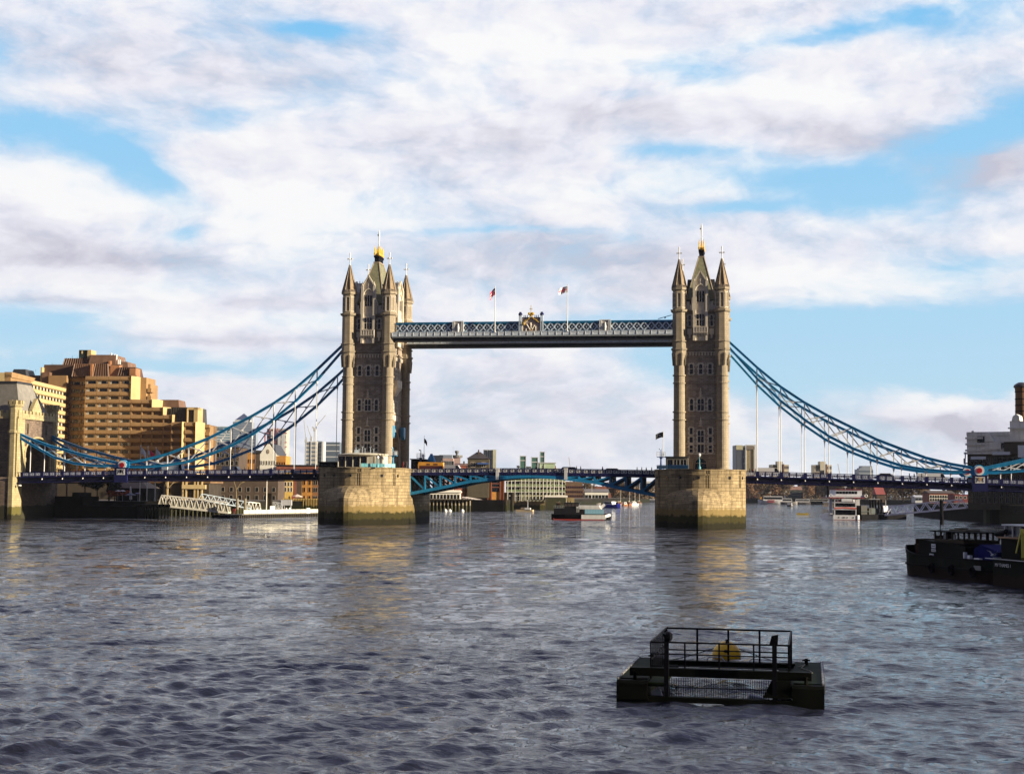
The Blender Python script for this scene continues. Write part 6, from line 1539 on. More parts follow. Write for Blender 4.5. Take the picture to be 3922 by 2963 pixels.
for t_, a, b in ((t, 1990, 2132), (t2, 1938, 1990), (t3, 2132, 2165)):
    m = MB()
    for zy in (1820, 1841, 1862, 1883): m.box(Fp.x(a), Fp.x(b), -1.2, 0, Fp.z(zy+2), Fp.z(zy))
    for i in range(int((b-a)/14)): x = Fp.x(a+7+14*i); m.box(x-.15, x+.15, -1.3, -1.1, 4, Fp.z(1815))
    m.build('balcony', M_render, t_)
    m = MB()
    for zy in (1841, 1862, 1883): m.box(Fp.x(a), Fp.x(b), -1.28, -1.22, Fp.z(zy), Fp.z(zy)+1.0)
    m.build('balustrade', mat('green_glass_balustrade', (.20, .26, .14), .3, .2, .6), t_)
M_gg = mat('green_glass_box', (.07, .15, .13), .25, .1, .5)
for px0, px1, y0, y1, lab in ((1992, 2012, 1747, 1778, 'left green glass rooftop box with white frame over the bascule'), (2036, 2058, 1752, 1785, 'middle green glass rooftop box with white frame over the bascule'), (2069, 2083, 1731, 1764, 'right taller green glass rooftop box over the bascule')):
    f = Fr(px0, 705); t_ = thing('rooftop_box', lab, 'building', (f.loc[0], f.loc[1], f.z(1815)), f.rz, 'green rooftop boxes'); w = f.x(px1); z0 = f.z(y1)-f.z(1815); z1 = f.z(y0)-f.z(1815)
    MB().box(0, w, 0, 4, 0, z1).build('glass_box', M_gg, t_); MB().box(-.3, 0, -.2, 4, 0, z1+.3).box(w, w+.3, -.2, 4, 0, z1+.3).box(-.3, w+.3, -.2, 4, z1, z1+.3).box(0, w, -.1, 0, z0+(z1-z0)*.45, z0+(z1-z0)*.55).build('frame', M_dwhite, t_)
t_ = block(Fr(2100, 705), 'rooftop_box', 'pale green stepped rooftop storeys between glass boxes and crane', 'building', 2062, 2126, 1773, 8, mat('light_green_render', (.36, .46, .32), .7, .1, .5), roof=(1770, M_dwhite, 'flat'), group='green rooftop boxes', yb=1815)
m = MB(); f = Fr(2100, 705); m.prism([(f.x(1978), f.z(1783)), (f.x(2145), f.z(1792)), (f.x(2145), f.z(1797)), (f.x(1978), f.z(1790))], 2, 6); m.build('roof_canopy', M_dwhite, t_)
# dark jetty with white landing house on stilts
Fw = Fr(1700, 612)
t = block(Fw, 'landing_house', 'white two-storey landing house on dark stilts beside the left pier', 'building', 1646, 1762, 1886, 8, M_render, (1893,), 9, 1.1, 1.8, roof=(1880, M_render, 'flat'), yb=1910, trim=M_render)
f = Fw; m = MB(); m.box(f.x(1680), f.x(1762), 1.5, 7, f.z(1886), f.z(1876)); m.build('upper_storey', M_render, t)
m = MB()
for a, b in ((1658, 1676), (1690, 1708), (1720, 1736)): m.box(f.x(a), f.x(b), 1.3, 1.5, f.z(1886), f.z(1881))
m.build('upper_window', M_glass, t)
pm = MB().lathe(0, 0, [(-2, .22), (f.z(1910), .22)], 6).mesh('stilt', M_woodl)
for i in range(12): put('stilt', pm, t, (f.x(1646)+i*(f.x(1800)-f.x(1646))/11, .3, 0)); put('stilt', pm, t, (f.x(1646)+i*(f.x(1800)-f.x(1646))/11, 6, 0))
MB().box(f.x(1640), f.x(1805), -1, 8, f.z(1915), f.z(1910)).build('platform', M_wood, t)
MB().box(f.x(1640), f.x(1930), 8, 9, -2, f.z(1912)).build('back_wall', mat('black_shade_wall', (.008, .0075, .007), .9), t)
xa, zt = U(1785, 1901, 270); _, zb_ = U(1785, 1912, 270); xb, zt2 = U(1925, 1925, 285); _, zb2 = U(1925, 1937, 285)
gangway('grey truss gangway sloping down right from the landing house', (xa, 262), (xb, 275), zb_, zb2, zt-zb_, 2.5, mat('grey_pink_steel', (.34, .30, .30), .6, .1, 1), 12, 'gangways', .14)
a = G(1830, 1956); b = G(1930, 1955)
tag(MB().box(0, b[0]-a[0], 0, 5, -.4, .9).box(.5, 5, .5, 4, .9, 3.0).build('landing_stage', mat('pale_grey_deck', (.45, .44, .40), .7, .15, 1), None, (a[0], a[1], 0), math.atan2(b[1]-a[1], b[0]-a[0])), 'pale low landing stage below the grey gangway', 'pontoon', 'floating pontoons')
for i, (px, yb) in enumerate(((1937, 1957), (1961, 1957), (2044, 1943), (2069, 1945))):
    x, y = G(px, yb); zt = U(px, 1885 if i < 2 else 1898, y)[1]
    piles('thick black mooring pile, one of four near the beige barge pontoon', [(x, y)], -2, zt, .75 if i < 2 else .6, M_wood, 'thick mooring piles mid river')
a = G(1975, 1958); b = G(2086, 1955)
tag(MB().box(0, b[0]-a[0]+.1, 0, 4, -.3, .8).box(2, 4, 1, 3, .8, 1.6).build('work_pontoon', mat('beige_deck', (.52, .40, .24), .7, .1, 1), None, (a[0], a[1], 0)), 'beige low work pontoon by the thick black piles', 'pontoon', 'floating pontoons')
x, y = G(2024, 1950); tag(MB().box(-.12, .12, -.1, .1, .8, 5.0).box(-1.2, 1.2, -1, 1, .5, 1.6).build('navigation_post', M_white, None, (a[0]+5, a[1]+1, 0)), 'thin white post standing on the beige pontoon', 'post')
t = block(Fp, 'river_wall', 'low brown stone river wall below the pale apartments', 'wall', 1938, 2200, 1905, 2, mat('brown_river_wall', (.22, .17, .08), .85, .25, .5, tide=[(2.0, (.05, .05, .01))]), z0=-2)
t = block(Fr(2110, 690), 'boathouse', 'long white roofed boathouse right of the beige pontoon', 'building', 2090, 2170, 1903, 6, mat('cream_panel', (.62, .58, .46), .6), z0=0, roof=(1896, M_render, 'flat')); 
MB().box(Fr(2110, 690).x(2092), Fr(2110, 690).x(2168), -.2, 0, 0, Fr(2110, 690).z(1906)).build('open_front', mat('olive_painted_shadow', (.035, .036, .012), .8, .3, 1), t)  # solid panel, shadow of the open front painted in olive
# farther bank: winter trees, brown flats, white houses
Ff = Fr(2330, 1050)
block(Ff, 'apartment_block', 'brown riverside flats in half shade right of the pale apartments', 'building', 2165, 2232, 1845, 16, mat('brown_flat_brick', (.16, .10, .055), .85, .25, .3), (1862, 1880, 1896), 9, 1.4, 1.6, trim=M_brickr, group='far flats behind the bascule')
t = block(Ff, 'house', 'low white riverside terrace of four gables beyond the cruise boat', 'house', 2240, 2330, 1884, 12, M_render, (1895,), 7, 2.2, 5, roof=(1872, mat('grey_tiles', (.18, .17, .17), .8, .1, .5), 'ridge'), trim=M_render, group='far flats behind the bascule')
block(Fr(2300, 1150), 'apartment_block', 'reddish far flats above the white terrace', 'building', 2265, 2340, 1862, 14, M_brickr, (1873,), 10, 2, 3, trim=M_render, group='far flats behind the bascule')
block(Fr(2400, 1250), 'apartment_block', 'long grey brown warehouse left of the right pier under the bascule', 'building', 2335, 2490, 1868, 16, mat('grey_brown_brick', (.11, .095, .08), .85, .2, .3), (1880, 1895), 18, 1.6, 2.2, trim=M_trimd, group='far flats behind the bascule')
block(Fr(2450, 1500), 'office_block', 'pale far office roofs just left of the right pier', 'building', 2380, 2510, 1842, 16, M_dwhite, (1850, 1862), 12, 3, 3, trim=M_dg, group='far flats behind the bascule')
# far trees
tree_n = 0
protoT = []
for k in range(3):
    protoT.append(tree('bare_tree', 'x', 0, 0, 0, 13+k*2, 6.5+k, M_twig if k < 2 else M_twigd, 'winter trees on the far right bank', 1800, .5))
def place_tree(px, depth, sc, label, k, group='winter trees on the far right bank'):
    p = DP(px, depth); o = dup(protoT[k], (p.x, p.y, 4.5), random.uniform(0, 6), label, group); o.scale = (sc, sc, sc)
nth = ['first', 'second', 'third', 'fourth', 'fifth', 'sixth', 'seventh', 'eighth', 'ninth', 'tenth', 'eleventh', 'twelfth', 'thirteenth', 'fourteenth', 'fifteenth', 'sixteenth', 'seventeenth', 'eighteenth']
for i, px in enumerate([2870, 2898, 2926, 2952, 2978, 3000, 3100, 3124, 3150, 3176, 3205, 3232, 3262, 3290, 3322, 3352, 3395, 3430]):
    place_tree(px, 1330+random.uniform(-30, 40), random.uniform(.95, 1.25), '%s winter tree from the right pier on the far bank' % nth[i], i % 3)
for i, px in enumerate([2178, 2215, 2245, 2262, 2350, 2385, 2420]):
    place_tree(px, 1120, .8, '%s winter tree from the left behind the cruise boat' % nth[i], i % 3, 'winter trees behind the bascule')
for i, px in enumerate([3460, 3490, 3520, 3640, 3670]):
    place_tree(px, 900, .75, '%s winter tree from the left behind the right gangway' % nth[i], 2, 'winter trees behind the right gangway')
def wood(name, label, p0, p1, depth, n, h, m, s):
    mb = MB()
    hs = [h*random.uniform(.55, 1.1) for _ in range(60)]
    for i in range(n):
        a = random.random(); px = p0+(p1-p0)*a; q = DP(px, depth+random.uniform(-12, 12)); hh = hs[int(a*59)]
        z = 4+random.random()**.8*hh; v = Vector((random.gauss(0, 1), random.gauss(0, 1), random.gauss(0, 1))).normalized()*s; w = v.cross(Vector((random.gauss(0, 1), random.gauss(0, 1), random.gauss(0, 1)))).normalized()*s*.6
        c = Vector((q.x, q.y, z)); o = len(mb.v); mb.v += [c-v, c+w, c+v, c-w]; mb.f.append((o, o+1, o+2, o+3))
    o = mb.build(name, m); tag(o, label, 'wood', None, 'stuff')
wood('far_trees', 'mass of brown winter trees on the far right bank', 2862, 3560, 1400, 9000, 15, M_twigd, .9)
wood('far_trees', 'mass of brown winter trees between the far flats and the right pier', 2165, 2512, 1200, 5000, 11, M_twigd, .8)
for p in protoT:
    for c in list(p.children): bpy.data.objects.remove(c)
    bpy.data.objects.remove(p)
Fb = Fr(3100, 1380)
block(Fb, 'school_building', 'grey river building with white gable among the far winter trees', 'building', 3012, 3072, 1876, 14, mat('grey_green_cladding', (.12, .13, .11), .8, .15, .3), (1885, 1896), 14, 2.2, 2.0, roof=(1862, mat('red_brown_tiles', (.26, .15, .11), .8), 'ridge'), trim=M_dg, group='houses on the far right bank')
block(Fb, 'house', 'white gabled house end among the far winter trees', 'house', 3008, 3022, 1872, 14, M_render, gable=1878, group='houses on the far right bank')
block(Fr(2930, 1320), 'house', 'small orange brick house on the far bank by the right pier', 'house', 2912, 2952, 1889, 10, M_brick, (1894,), 4, 1.2, 1.6, roof=(1884, M_render, 'flat'), trim=M_render, group='houses on the far right bank')
block(Fr(2880, 1420), 'apartment_block', 'long red brown flats behind the far trees right of the right pier', 'building', 2860, 3010, 1858, 14, M_brickr, (1866,), 20, 2, 2, trim=M_render, group='houses on the far right bank')
block(Fr(3160, 1450), 'apartment_block', 'grey brown flats behind the far trees under the right span', 'building', 3065, 3340, 1857, 14, M_brickd, (1865,), 26, 2, 2, trim=M_dg, group='houses on the far right bank')
block(Fr(3600, 800), 'apartment_block', 'red brick terrace with white arches behind the right gangway', 'building', 3560, 3655, 1888, 14, M_brickr, (1896, 1908), 10, 1.3, 1.5, trim=M_render, roof=(1878, M_brickd, 'ridge'), group='red houses behind the right gangway', arched=True)
block(Fr(3660, 780), 'apartment_block', 'dark red lower terrace right of the white arches', 'building', 3655, 3720, 1892, 12, mat('dark_red_brick', (.16, .035, .035), .85, .2, .5), (1900,), 4, 1.3, 1.2, trim=M_render, group='red houses behind the right gangway')
block(Fr(3520, 860), 'house', 'low white roofed clubhouse between winter trees behind the right gangway', 'house', 3505, 3552, 1903, 8, M_dwhite, (1907,), 4, 1.8, 1.2, roof=(1896, M_dwhite, 'ridge'), trim=M_dg, group='red houses behind the right gangway')
t = block(Fr(3380, 870), 'house', 'red roofed gable house by the right pontoon', 'house', 3358, 3388, 1893, 10, M_brickd, roof=(1866, mat('red_roof', (.30, .08, .07), .8, .1, 1), 'ridge'), group='red houses behind the right gangway')
# towers over the right span
F = Fr(2860, 1560)
t = far_tower(F, 'grey tower half with dark vertical bands and a yellowish top panel', 2820, 2845, 1704, 26, mat('bluish_grey_panels', (.15, .17, .20), .6, .1, .1), 5, mat('dark_band', (.07, .08, .11), .5, .1, .2), .45, True, 'pair of striped towers', 'tower block')
MB().box(F.x(2820), F.x(2845), -1, 0, F.z(1722), F.z(1704)).build('top_panel', mat('dull_yellow_panel', (.40, .38, .24), .6, .1, .3), t)
t = far_tower(F, 'darker middle shaft between the two striped tower halves', 2845, 2857, 1712, 22, mat('dark_band', (.07, .08, .11), .5), 8, mat('bluish_grey_panels', (.15, .17, .20), .6), .3, False, 'pair of striped towers', 'tower block')
t = far_tower(F, 'tower half with tan and brown vertical stripes framed in white', 2857, 2893, 1704, 26, mat('tan_stripes', (.58, .50, .30), .7, .05, .2), 5, mat('brown_stripe', (.20, .15, .08), .7, .1, .2), .5, True, 'pair of striped towers', 'tower block', edge=1.2)
MB().box(F.x(2857), F.x(2893), -1.4, -.6, F.z(1706), F.z(1702)).box(F.x(2855), F.x(2858), -1.4, -.6, 4, F.z(1702)).box(F.x(2890), F.x(2894), -1.4, -.6, 4, F.z(1702)).build('white_frame', M_dwhite, t)
MB().box(F.x(2860), F.x(2889), -1.2, 0, F.z(1720), F.z(1707)).build('louvre_band', mat('grey_brown_louvre', (.17, .14, .11), .7), t)
for px0, px1, yt, lab in ((2957, 3022, 1778, 'stepped white and brown flats tower behind the first hangers'), (3121, 3186, 1779, 'stepped white flats tower behind the third pair of hangers')):
    f = Fr(px0, 1500); m_w = mat('cream_flats', (.50, .46, .36), .7, .08, .2)
    t = far_tower(f, lab, px0, px1, yt, 18, m_w, 6, mat('dark_balconies', (.12, .10, .08), .7, .2, .3), .5, False, 'stepped flats towers over the right span', 'tower block')
    MB().box(f.x(px0+20), f.x(px1-24), -1.5, 10, f.z(1800), f.z(1766)).build('lift_tower', m_w, t); MB().box(f.x(px0+41), f.x(px0+46), -2, 0, 4, f.z(1776)).build('brown_stair', mat('brown_stair_glass', (.14, .07, .04), .6, .1, .5), t)
t = far_tower(Fr(3290, 1600), 'blue grey stepped block behind the right span', 3290, 3345, 1796, 20, M_dg, 7, M_dglass, .4, False, 'stepped flats towers over the right span', 'office block')
f = Fr(3290, 1600); MB().box(f.x(3303), f.x(3343), 2, 16, f.z(1800), f.z(1783)).box(f.x(3296), f.x(3343), 1, 16, f.z(1800), f.z(1791)).build('upper_step', M_dg, t)
far_tower(Fr(3378, 1620), 'low blue grey roof behind the right span near the van', 3376, 3420, 1815, 20, M_dglass, 3, M_dg, .4, False, 'stepped flats towers over the right span', 'office block')

# ------------------------------------------------------------------ right bank: white warehouse flats and chimney
RB = DP(3700, 432)
b1 = thing('warehouse_flats', 'long shaded riverside warehouse flats with pale upper storeys at the right edge', 'building', (RB.x, RB.y, 0), YAW-.52)
k = 432/FPX
M_wf = mat('white_grey_render', (.78, .78, .74), .7, .1, .5, streak=((.26, .25, .23), .35)); M_wd = mat('dim_stock_brick', (.09, .08, .06), .85, .2, .5)
zz = lambda py: DP(3750, 425, py).z
X = lambda px: (px-3712)*k*1.13
m = MB(); m.box(X(3718), X(4050), 0, 22, 4, zz(1735)); m.box(X(3840), X(4050), -1.0, 22, zz(1735), zz(1690)); m.build('wall', M_wd, b1)
m = MB(); m.box(X(3716), X(3860), .3, 18, zz(1735)+.02, zz(1664)); m.box(X(3860), X(3935), -.6, 16, zz(1690)+.02, zz(1610)); m.build('upper_storey', M_wf, b1)
m = MB()
for py, a, b, e in ((1735, 3708, 3862, .7), (1724, 3712, 3862, .45), (1700, 3713, 3800, .4), (1676, 3713, 3770, .5)): m.box(X(a), X(b), -e, .3, zz(py)-.1, zz(py)+.45)
m.box(X(3835), X(3935), -1.8, -.9, zz(1690), zz(1690)+.5); m.box(X(3855), X(3930), -1.3, -.5, zz(1640), zz(1640)+.4); m.box(X(3716), X(3862), 0, 18, zz(1664), zz(1650)); m.build('cornice', M_wf, b1)
m = MB(); m.prism([(X(3866), zz(1610)), (X(3893), zz(1610)), (X(3890), zz(1590)), (X(3881), zz(1583)), (X(3870), zz(1592))], -.7, 4); m.build('pediment', M_wf, b1)
m = MB(); m.prism([(X(3778), zz(1688)), (X(3808), zz(1688)), (X(3790), zz(1652))], -1.2, 4); m.box(X(3778), X(3830), -1.0, .3, zz(1718), zz(1690)); m.build('dormer', M_wf, b1)
m = MB(); m.prism([(X(3716), zz(1660)), (X(3722), zz(1652)), (X(3728), zz(1660))], -.2, 3); m.box(X(3733), X(3738), 0, 2, zz(1655), zz(1645)); m.build('roof_ornament', M_wf, b1)
for i, px in enumerate((3757, 3768)): window(b1, X(px), .3, zz(1690), .9, 1.6, 0, 1, True, False, M_iron, False)
m = MB(); m.box(X(3747), X(3776), .1, .3, zz(1702), zz(1697)); m.box(X(3815), X(3850), .1, .3, zz(1712), zz(1694)); m.build('dark_glazing', M_glass, b1)
m = MB(); m.box(X(3733), X(3782), -1.5, -1.3, zz(1757), zz(1746)); m.box(X(3805), X(3862), -2.0, -1.8, zz(1740), zz(1728)); m.box(X(3888), X(3960), -2.2, -1.0, zz(1750), zz(1704)); m.build('pale_balcony', mat('cold_white_panel', (.66, .72, .82), .6, .06, 1), b1)
m = MB()
for py, a, b in ((1780, 3730, 3782), (1772, 3805, 3885), (1800, 3730, 3950)):
    m.box(X(a), X(b), -1.6, 0, zz(py)-.2, zz(py)); n = int((b-a)/5)
    for i in range(n): m.box(X(a+i*5), X(a+i*5)+.06, -1.6, -1.54, zz(py), zz(py)+1.1)
    m.box(X(a), X(b), -1.62, -1.5, zz(py)+1.05, zz(py)+1.15)
m.build('balcony', M_iron, b1)
for py in (1762, 1786, 1830, 1860, 1890, 1915):
    for i in range(12): window(b1, X(3728+i*20), 0, zz(py+10), 1.0, 1.6, 0, 2, False, False, mat('grim_trim', (.16, .16, .14), .8, .1, 1), False)
# small crane platform with plants at the corner
x, z = U(3707, 1776, 60); tag(MB().box(-1, 1.6, -1, 1, 0, .3).box(-1, -.8, -1, 1, .3, 1.5).build('hoist_platform', M_iron, None, (x, 60, z)), 'black projecting hoist platform at the corner of the warehouse flats', 'platform')
x, zt = U(3697, 1731, 50); tag(MB().bar((0, 0, 0), (.55, 0, zt-8), .28).build('sloping_post', mat('dark_mast_blue', (.02, .05, .16), .5), None, (x-.5, 50, 8)), 'thin dark post leaning behind the right chain medallion', 'post')
# chimney
p = DP(3918, 470); zc = lambda py: DP(3918, 470, py).z; r = (3922-3898)*470/FPX*1.0
ch = thing('brick_chimney', 'tall round brown brick chimney cut by the right edge of the picture', 'chimney', (p.x, p.y, 0))
MB().lathe(0, 0, [(4, r*1.25), (zc(1500), r*.93), (zc(1482), r*1.02)], 20).build('stack', mat('chimney_brick', (.13, .065, .028), .85, .2, .5, streak=((.04, .03, .02), .4)), ch, smooth=False)
MB().lathe(0, 0, [(zc(1482), r*1.16), (zc(1478), r*1.2), (zc(1472), r*1.1), (zc(1466), r*.75), (zc(1462), r*.4)], 20).build('cap', M_slated, ch)
m = MB()
for py in (1500, 1528, 1552, 1575): m.lathe(0, 0, [(zc(py), r*1.02), (zc(py)+.25, r*1.02)], 20)
m.build('iron_band', M_iron, ch)

# ------------------------------------------------------------------ right waterfront
RW_ = thing('river_wall', 'long black riverside wall and wharf at the right edge below the deck', 'wall', (0, 0, 0))
m = MB(); zt = U(3700, 1943, 90)[1]
m.prism([G(3567, 1984), (G(3567, 1984)[0]+.5, G(3567, 1984)[1]+60), (170, 250), (170, 30), G(3990, 2012), G(3800, 2003), G(3640, 1991)], -2, zt, 'z'); m.build('wall', mat('black_shade_wall', (.008, .0075, .007), .9), RW_)  # bank shade painted into the near-black wall colour
m = MB()
for px in range(3720, 3920, 26): x, y = G(px, 1995); m.box(x, x+.5, y+3, y+3.5, zt, zt+3.2)
m.box(G(3710, 1995)[0], 150, G(3710, 1995)[1]-8, G(3710, 1995)[1]+2, zt+3.2, zt+3.5); m.build('wharf_post', M_wood, RW_)
xa, zt = U(3392, 1938, 118); _, zb_ = U(3392, 1972, 118); xb, zt2 = U(3704, 1912, 100); _, zb2 = U(3704, 1943, 100)
gangway('pale triangulated gangway rising right to the black wharf', (xa, 118), (xb, 100), zb_, zb2, (zt-zb_+zt2-zb2)/2, 1.0, mat('pale_violet_steel', (.80, .80, .90), .5, .06, 1), 7, 'gangways', .16)
x, y = G(3607, 2007); piles('thick black pile standing in the water in front of the right gangway', [(x, y)], -2, U(3607, 1915, y)[1], .55, M_iron, 'big pile at the right gangway')
a = G(3300, 1990); b = G(3472, 1988)
t = thing('pontoon', 'black floating pontoon beside the white passenger ship', 'pontoon', (a[0], a[1], 0), math.atan2(b[1]-a[1], b[0]-a[0]), 'floating pontoons'); L_ = math.dist(a, b)
MB().prism([(0, -.4), (L_-.6, -.4), (L_, .3), (L_, 1.3), (L_-.5, 1.7), (0, 1.7)], 0, 7).build('hull', M_iron, t)
m = MB(); m.box(L_*.05, L_*.18, 1, 5, 1.7, 4.6); m.box(L_*.22, L_*.42, 1, 5, 1.7, 3.8); m.build('shelter', mat('dark_shelter', (.03, .03, .028), .7, .2, 1), t)
m = MB(); m.box(L_*.26, L_*.36, .9, 1.0, 2.0, 3.6); m.box(L_*.02, L_*.2, .5, .6, 2.6, 2.8); m.build('notice_panel', mat('dim_green_panel', (.03, .045, .045), .6, .1, 1), t)
pp = [G(x, 1984) for x in (3334, 3344, 3354, 3366, 3376)]
piles('black pile in the cluster between the white ship and the right gangway', pp, -2, U(3350, 1913, 140)[1], .4, M_iron, 'pile cluster at the right pontoon')
x, y = G(3349, 1984); tag(MB().box(-1.8, 1.8, -1, 1, 0, .22).box(-.1, .1, -.1, .1, .2, .8).build('lamp_plate', M_dwhite, None, (x, y, U(3350, 1913, 140)[1])), 'small white lamp plate on top of the pile cluster', 'lamp plate')
# ------------------------------------------------------------------ boats
def hull_mesh(L_, B, zs, zb, m, name, parent, bow=1.0, stern=.75, sheer=.5, nx=14, top=True, flare=.9):
    """x forward; deck height zs, bottom zb"""
    mb = MB(); secs = []
    for i in range(nx+1):
        u = i/nx; x = -L_/2+L_*u
        w = B/2*min(1, (stern+(1-stern)*min(1, u*5)))*(1 if u < .65 else max(.03, math.cos((u-.65)/.35*PI/2*bow)**.7))
        zd = zs+sheer*(max(0, (u-.5)*2)**2)*.9+sheer*.3*(max(0, (.3-u)*3)**2)
        secs.append([(x, -w, zd), (x, -w*flare, (zd+zb)/2), (x, -w*flare*.75, zb), (x, w*flare*.75, zb), (x, w*flare, (zd+zb)/2), (x, w, zd)])
    for s_ in secs: mb.v += s_
    for i in range(nx):
        for k in range(5): a = i*6+k; mb.f.append((a, a+1, a+7, a+6))
        if top: mb.f.append((i*6, i*6+6, i*6+11, i*6+5))
    mb.f.append(tuple(range(6))); mb.f.append(tuple(nx*6+k for k in range(5, -1, -1)))
    return mb.build(name, m, parent)
# cruise boat between the piers
x, y = G(2222, 1990)
cb = thing('cruise_boat', 'river cruise boat, dark wheelhouse left and pale blue glazed saloon right, between the piers', 'boat', (x, y+3, 0), R(2))
M_hred = mat('red_hull_paint', (.40, .05, .035), .5, .1, 1)
hull_mesh(17.5, 4.8, 1.55, -.5, M_iron, 'hull', cb, sheer=.5); 
m = MB(); m.box(-8.0, 7, -2.5, -2.38, -.1, .2); m.box(-8.2, -8.0, -2.2, 2.2, .1, .4); m.build('waterline_stripe', M_hred, cb)
m = MB(); m.box(.2, 7.4, -2.52, -2.3, .22, 1.5); m.bar((7.3, -2.3, 1.1), (8.6, -.6, 1.5), .2, .8); m.build('bow_band', M_white, cb)
m = MB(); m.box(-8.0, .3, -2.3, 2.3, 1.5, 3.4); m.box(-5.0, -.6, -1.9, 1.9, 3.4, 4.9); m.box(-5.4, -.2, -2.1, 2.1, 4.9, 5.05); m.build('dark_cabin', mat('cabin_black', (.012, .012, .014), .5, .2, 1), cb)
m = MB(); 
for i in range(4): m.box(-4.8+i*1.05, -4.0+i*1.05, -1.95, -1.88, 3.9, 4.7)
m.build('wheelhouse_window', mat('dim_window', (.10, .08, .07), .2, .2, 2), cb)
m = MB(); m.box(.6, 6.6, -2.2, 2.2, 1.5, 3.0); m.build('saloon', mat('saloon_dark', (.05, .03, .025), .5, .2, 1), cb)
wm_ = MB().box(0, .78, -.04, .04, 0, 1.35).mesh('saloon_window', mat('pale_blue_tinted_pane', (.30, .56, .70), .2, .06, 1))
for i in range(7): put('saloon_window', wm_, cb, (1.2+i*.8, -2.24, 1.75))
m = MB(); m.box(-.4, 6.0, -2.35, 2.35, 3.15, 3.35); m.prism([(-.9, 3.4), (5.8, 3.4), (5.4, 4.25), (-.6, 4.25)], -2.3, 2.2); m.box(-1.3, -.4, -2.3, -1.5, 2.2, 3.9); m.bar((5.6, -1, 3.4), (7.0, -1, 4.6), .5, .8); m.build('roof', M_white, cb)
m = MB(); m.rod((-6.5, 0, 3.4), (-6.5, 0, 5.4), .05, .05, 5); m.bar((-8, -2, 3.4), (-5.5, -2, 3.6), .08)
for i in range(7): m.box(-8+i*.5, -7.95+i*.5, -2.2, -2.15, 3.4, 4.1)
m.bar((-8, -2.18, 4.1), (-4.9, -2.18, 4.1), .06); m.build('deck_rail', M_steel, cb)
for i, dx in enumerate((-7.2, -6.8, -6.3, -3.9, -3.2)):
    person(*(cb.matrix_basis @ Vector((dx, -1.2, 0)))[:2], 3.4 if dx < -5 else 5.05-1.2, i % 4, i, 'person in %s coat, %s from the left on the cruise boat' % (words[i % 4], nth[i]), 'passengers on the cruise boat')
# white passenger ship seen from the stern
x, y = G(3240, 1990); x2 = x
sh = thing('passenger_ship', 'white passenger ship with maroon stripes seen from astern beyond the right span', 'ship', (x, y+2, 0), YAW-.07)
M_shw = mat('ship_white', (.62, .63, .68), .5, .08, 1, streak=((.34, .33, .36), .3)); M_mar = mat('maroon_paint', (.22, .035, .05), .5, .1, 1); M_sred = mat('faded_red_paint', (.50, .12, .10), .5, .1, 1)
S = 11.7
m = MB(); m.box(-3.9, 3.9, 0, 30, -.4, 1.5); m.prism([(3.9, -.2), (5.2, 2), (5.2, 14), (4.2, 26), (3.9, 28)], -.3, 1.5, 'z'); m.build('hull', M_shw, sh)
MB().box(-3.7, 5.0, -.05, 0, -.3, .1).build('boot_stripe', M_mar, sh)
m = MB()
for x_, w in ((-2.3, .3), (-.9, .7), (.4, .3), (2.3, .4)): m.box(x_, x_+w, -.1, 0, .55, .9)
m.build('name_lettering', M_iron, sh)
m = MB(); m.box(-3.5, 3.5, 1.0, 28, 1.5, 3.2); m.box(-3.3, 3.3, .9, 28, 3.9, 5.4); m.build('dark_deck_opening', M_glass, sh)
m = MB(); m.box(-3.5, 3.5, .2, .5, 3.2, 3.4); m.box(-3.5, 3.5, .2, .5, 3.95, 4.15); m.box(-3.4, 3.4, .3, 28, 5.4, 5.6)
for x_ in (-3.5, 3.3): m.box(x_, x_+.25, .3, .6, 1.5, 6.8)
m.box(-5.2, -3.9, 1, 12, 1.8, 2.0); m.box(-5.0, -4.2, .8, 2, 2.2, 6.8); m.box(3.6, 5.6, 6, 24, 1.5, 6.6); m.build('deck_edge', M_shw, sh)
m = MB(); m.prism([(-3.5, 3.4), (0, 3.6), (3.5, 3.4), (3.5, 3.95), (0, 4.1), (-3.5, 3.95)], .1, .4); m.build('red_band', M_sred, sh)
m = MB(); m.box(-5.2, -.4, -.1, 20, 6.9, 7.25); m.box(2.6, 6.2, -.1, 20, 6.9, 7.25); m.box(-2.6, 1.9, .3, .6, 5.7, 6.0); m.build('maroon_canopy', M_mar, sh)
m = MB(); m.box(-3.0, 5.5, 1.2, 14, 7.3, 9.6); m.box(-4.0, 6.3, .2, 16, 7.2, 7.9); m.box(-1.2, 2.2, .1, .5, 5.9, 6.8); m.build('wheelhouse', M_shw, sh)
MB().box(-3.1, 5.4, 1.0, 14.2, 9.6, 9.85).build('wheelhouse_roof', M_mar, sh)
wm_ = MB().box(0, .82, -.05, .05, 0, .85).mesh('wheelhouse_window', M_glass)
for i in range(7): put('wheelhouse_window', wm_, sh, (-2.7+i*.98, 1.17, 8.35))
for x_ in (-4.1, 3.9):
    m = MB(); m.rod((x_, 10, 7.2), (x_, 10, 12.3), .38, .38, 10); m.build('funnel', M_iron, sh)
for x_ in (-4.7, 6.6):
    m = MB(); m.tube([(x_+.45*math.cos(a), .0, 7.75+.45*math.sin(a)) for a in [i*PI/6 for i in range(13)]], .12, 6); m.build('lifebuoy', M_white, sh)
m = MB(); m.rod((.5, 3, 9.8), (.5, 3, 12.6), .08, .05, 5); m.bar((-.2, 3, 11.2), (1.2, 3, 11.2), .1); m.bar((0, 3, 10.6), (1.0, 3, 10.6), .2); m.ball((.5, 3, 11.4), .2, 6)
for i in range(8): m.box(-3.4+i*.97, -3.35+i*.97, .25, .3, 5.6, 6.5)
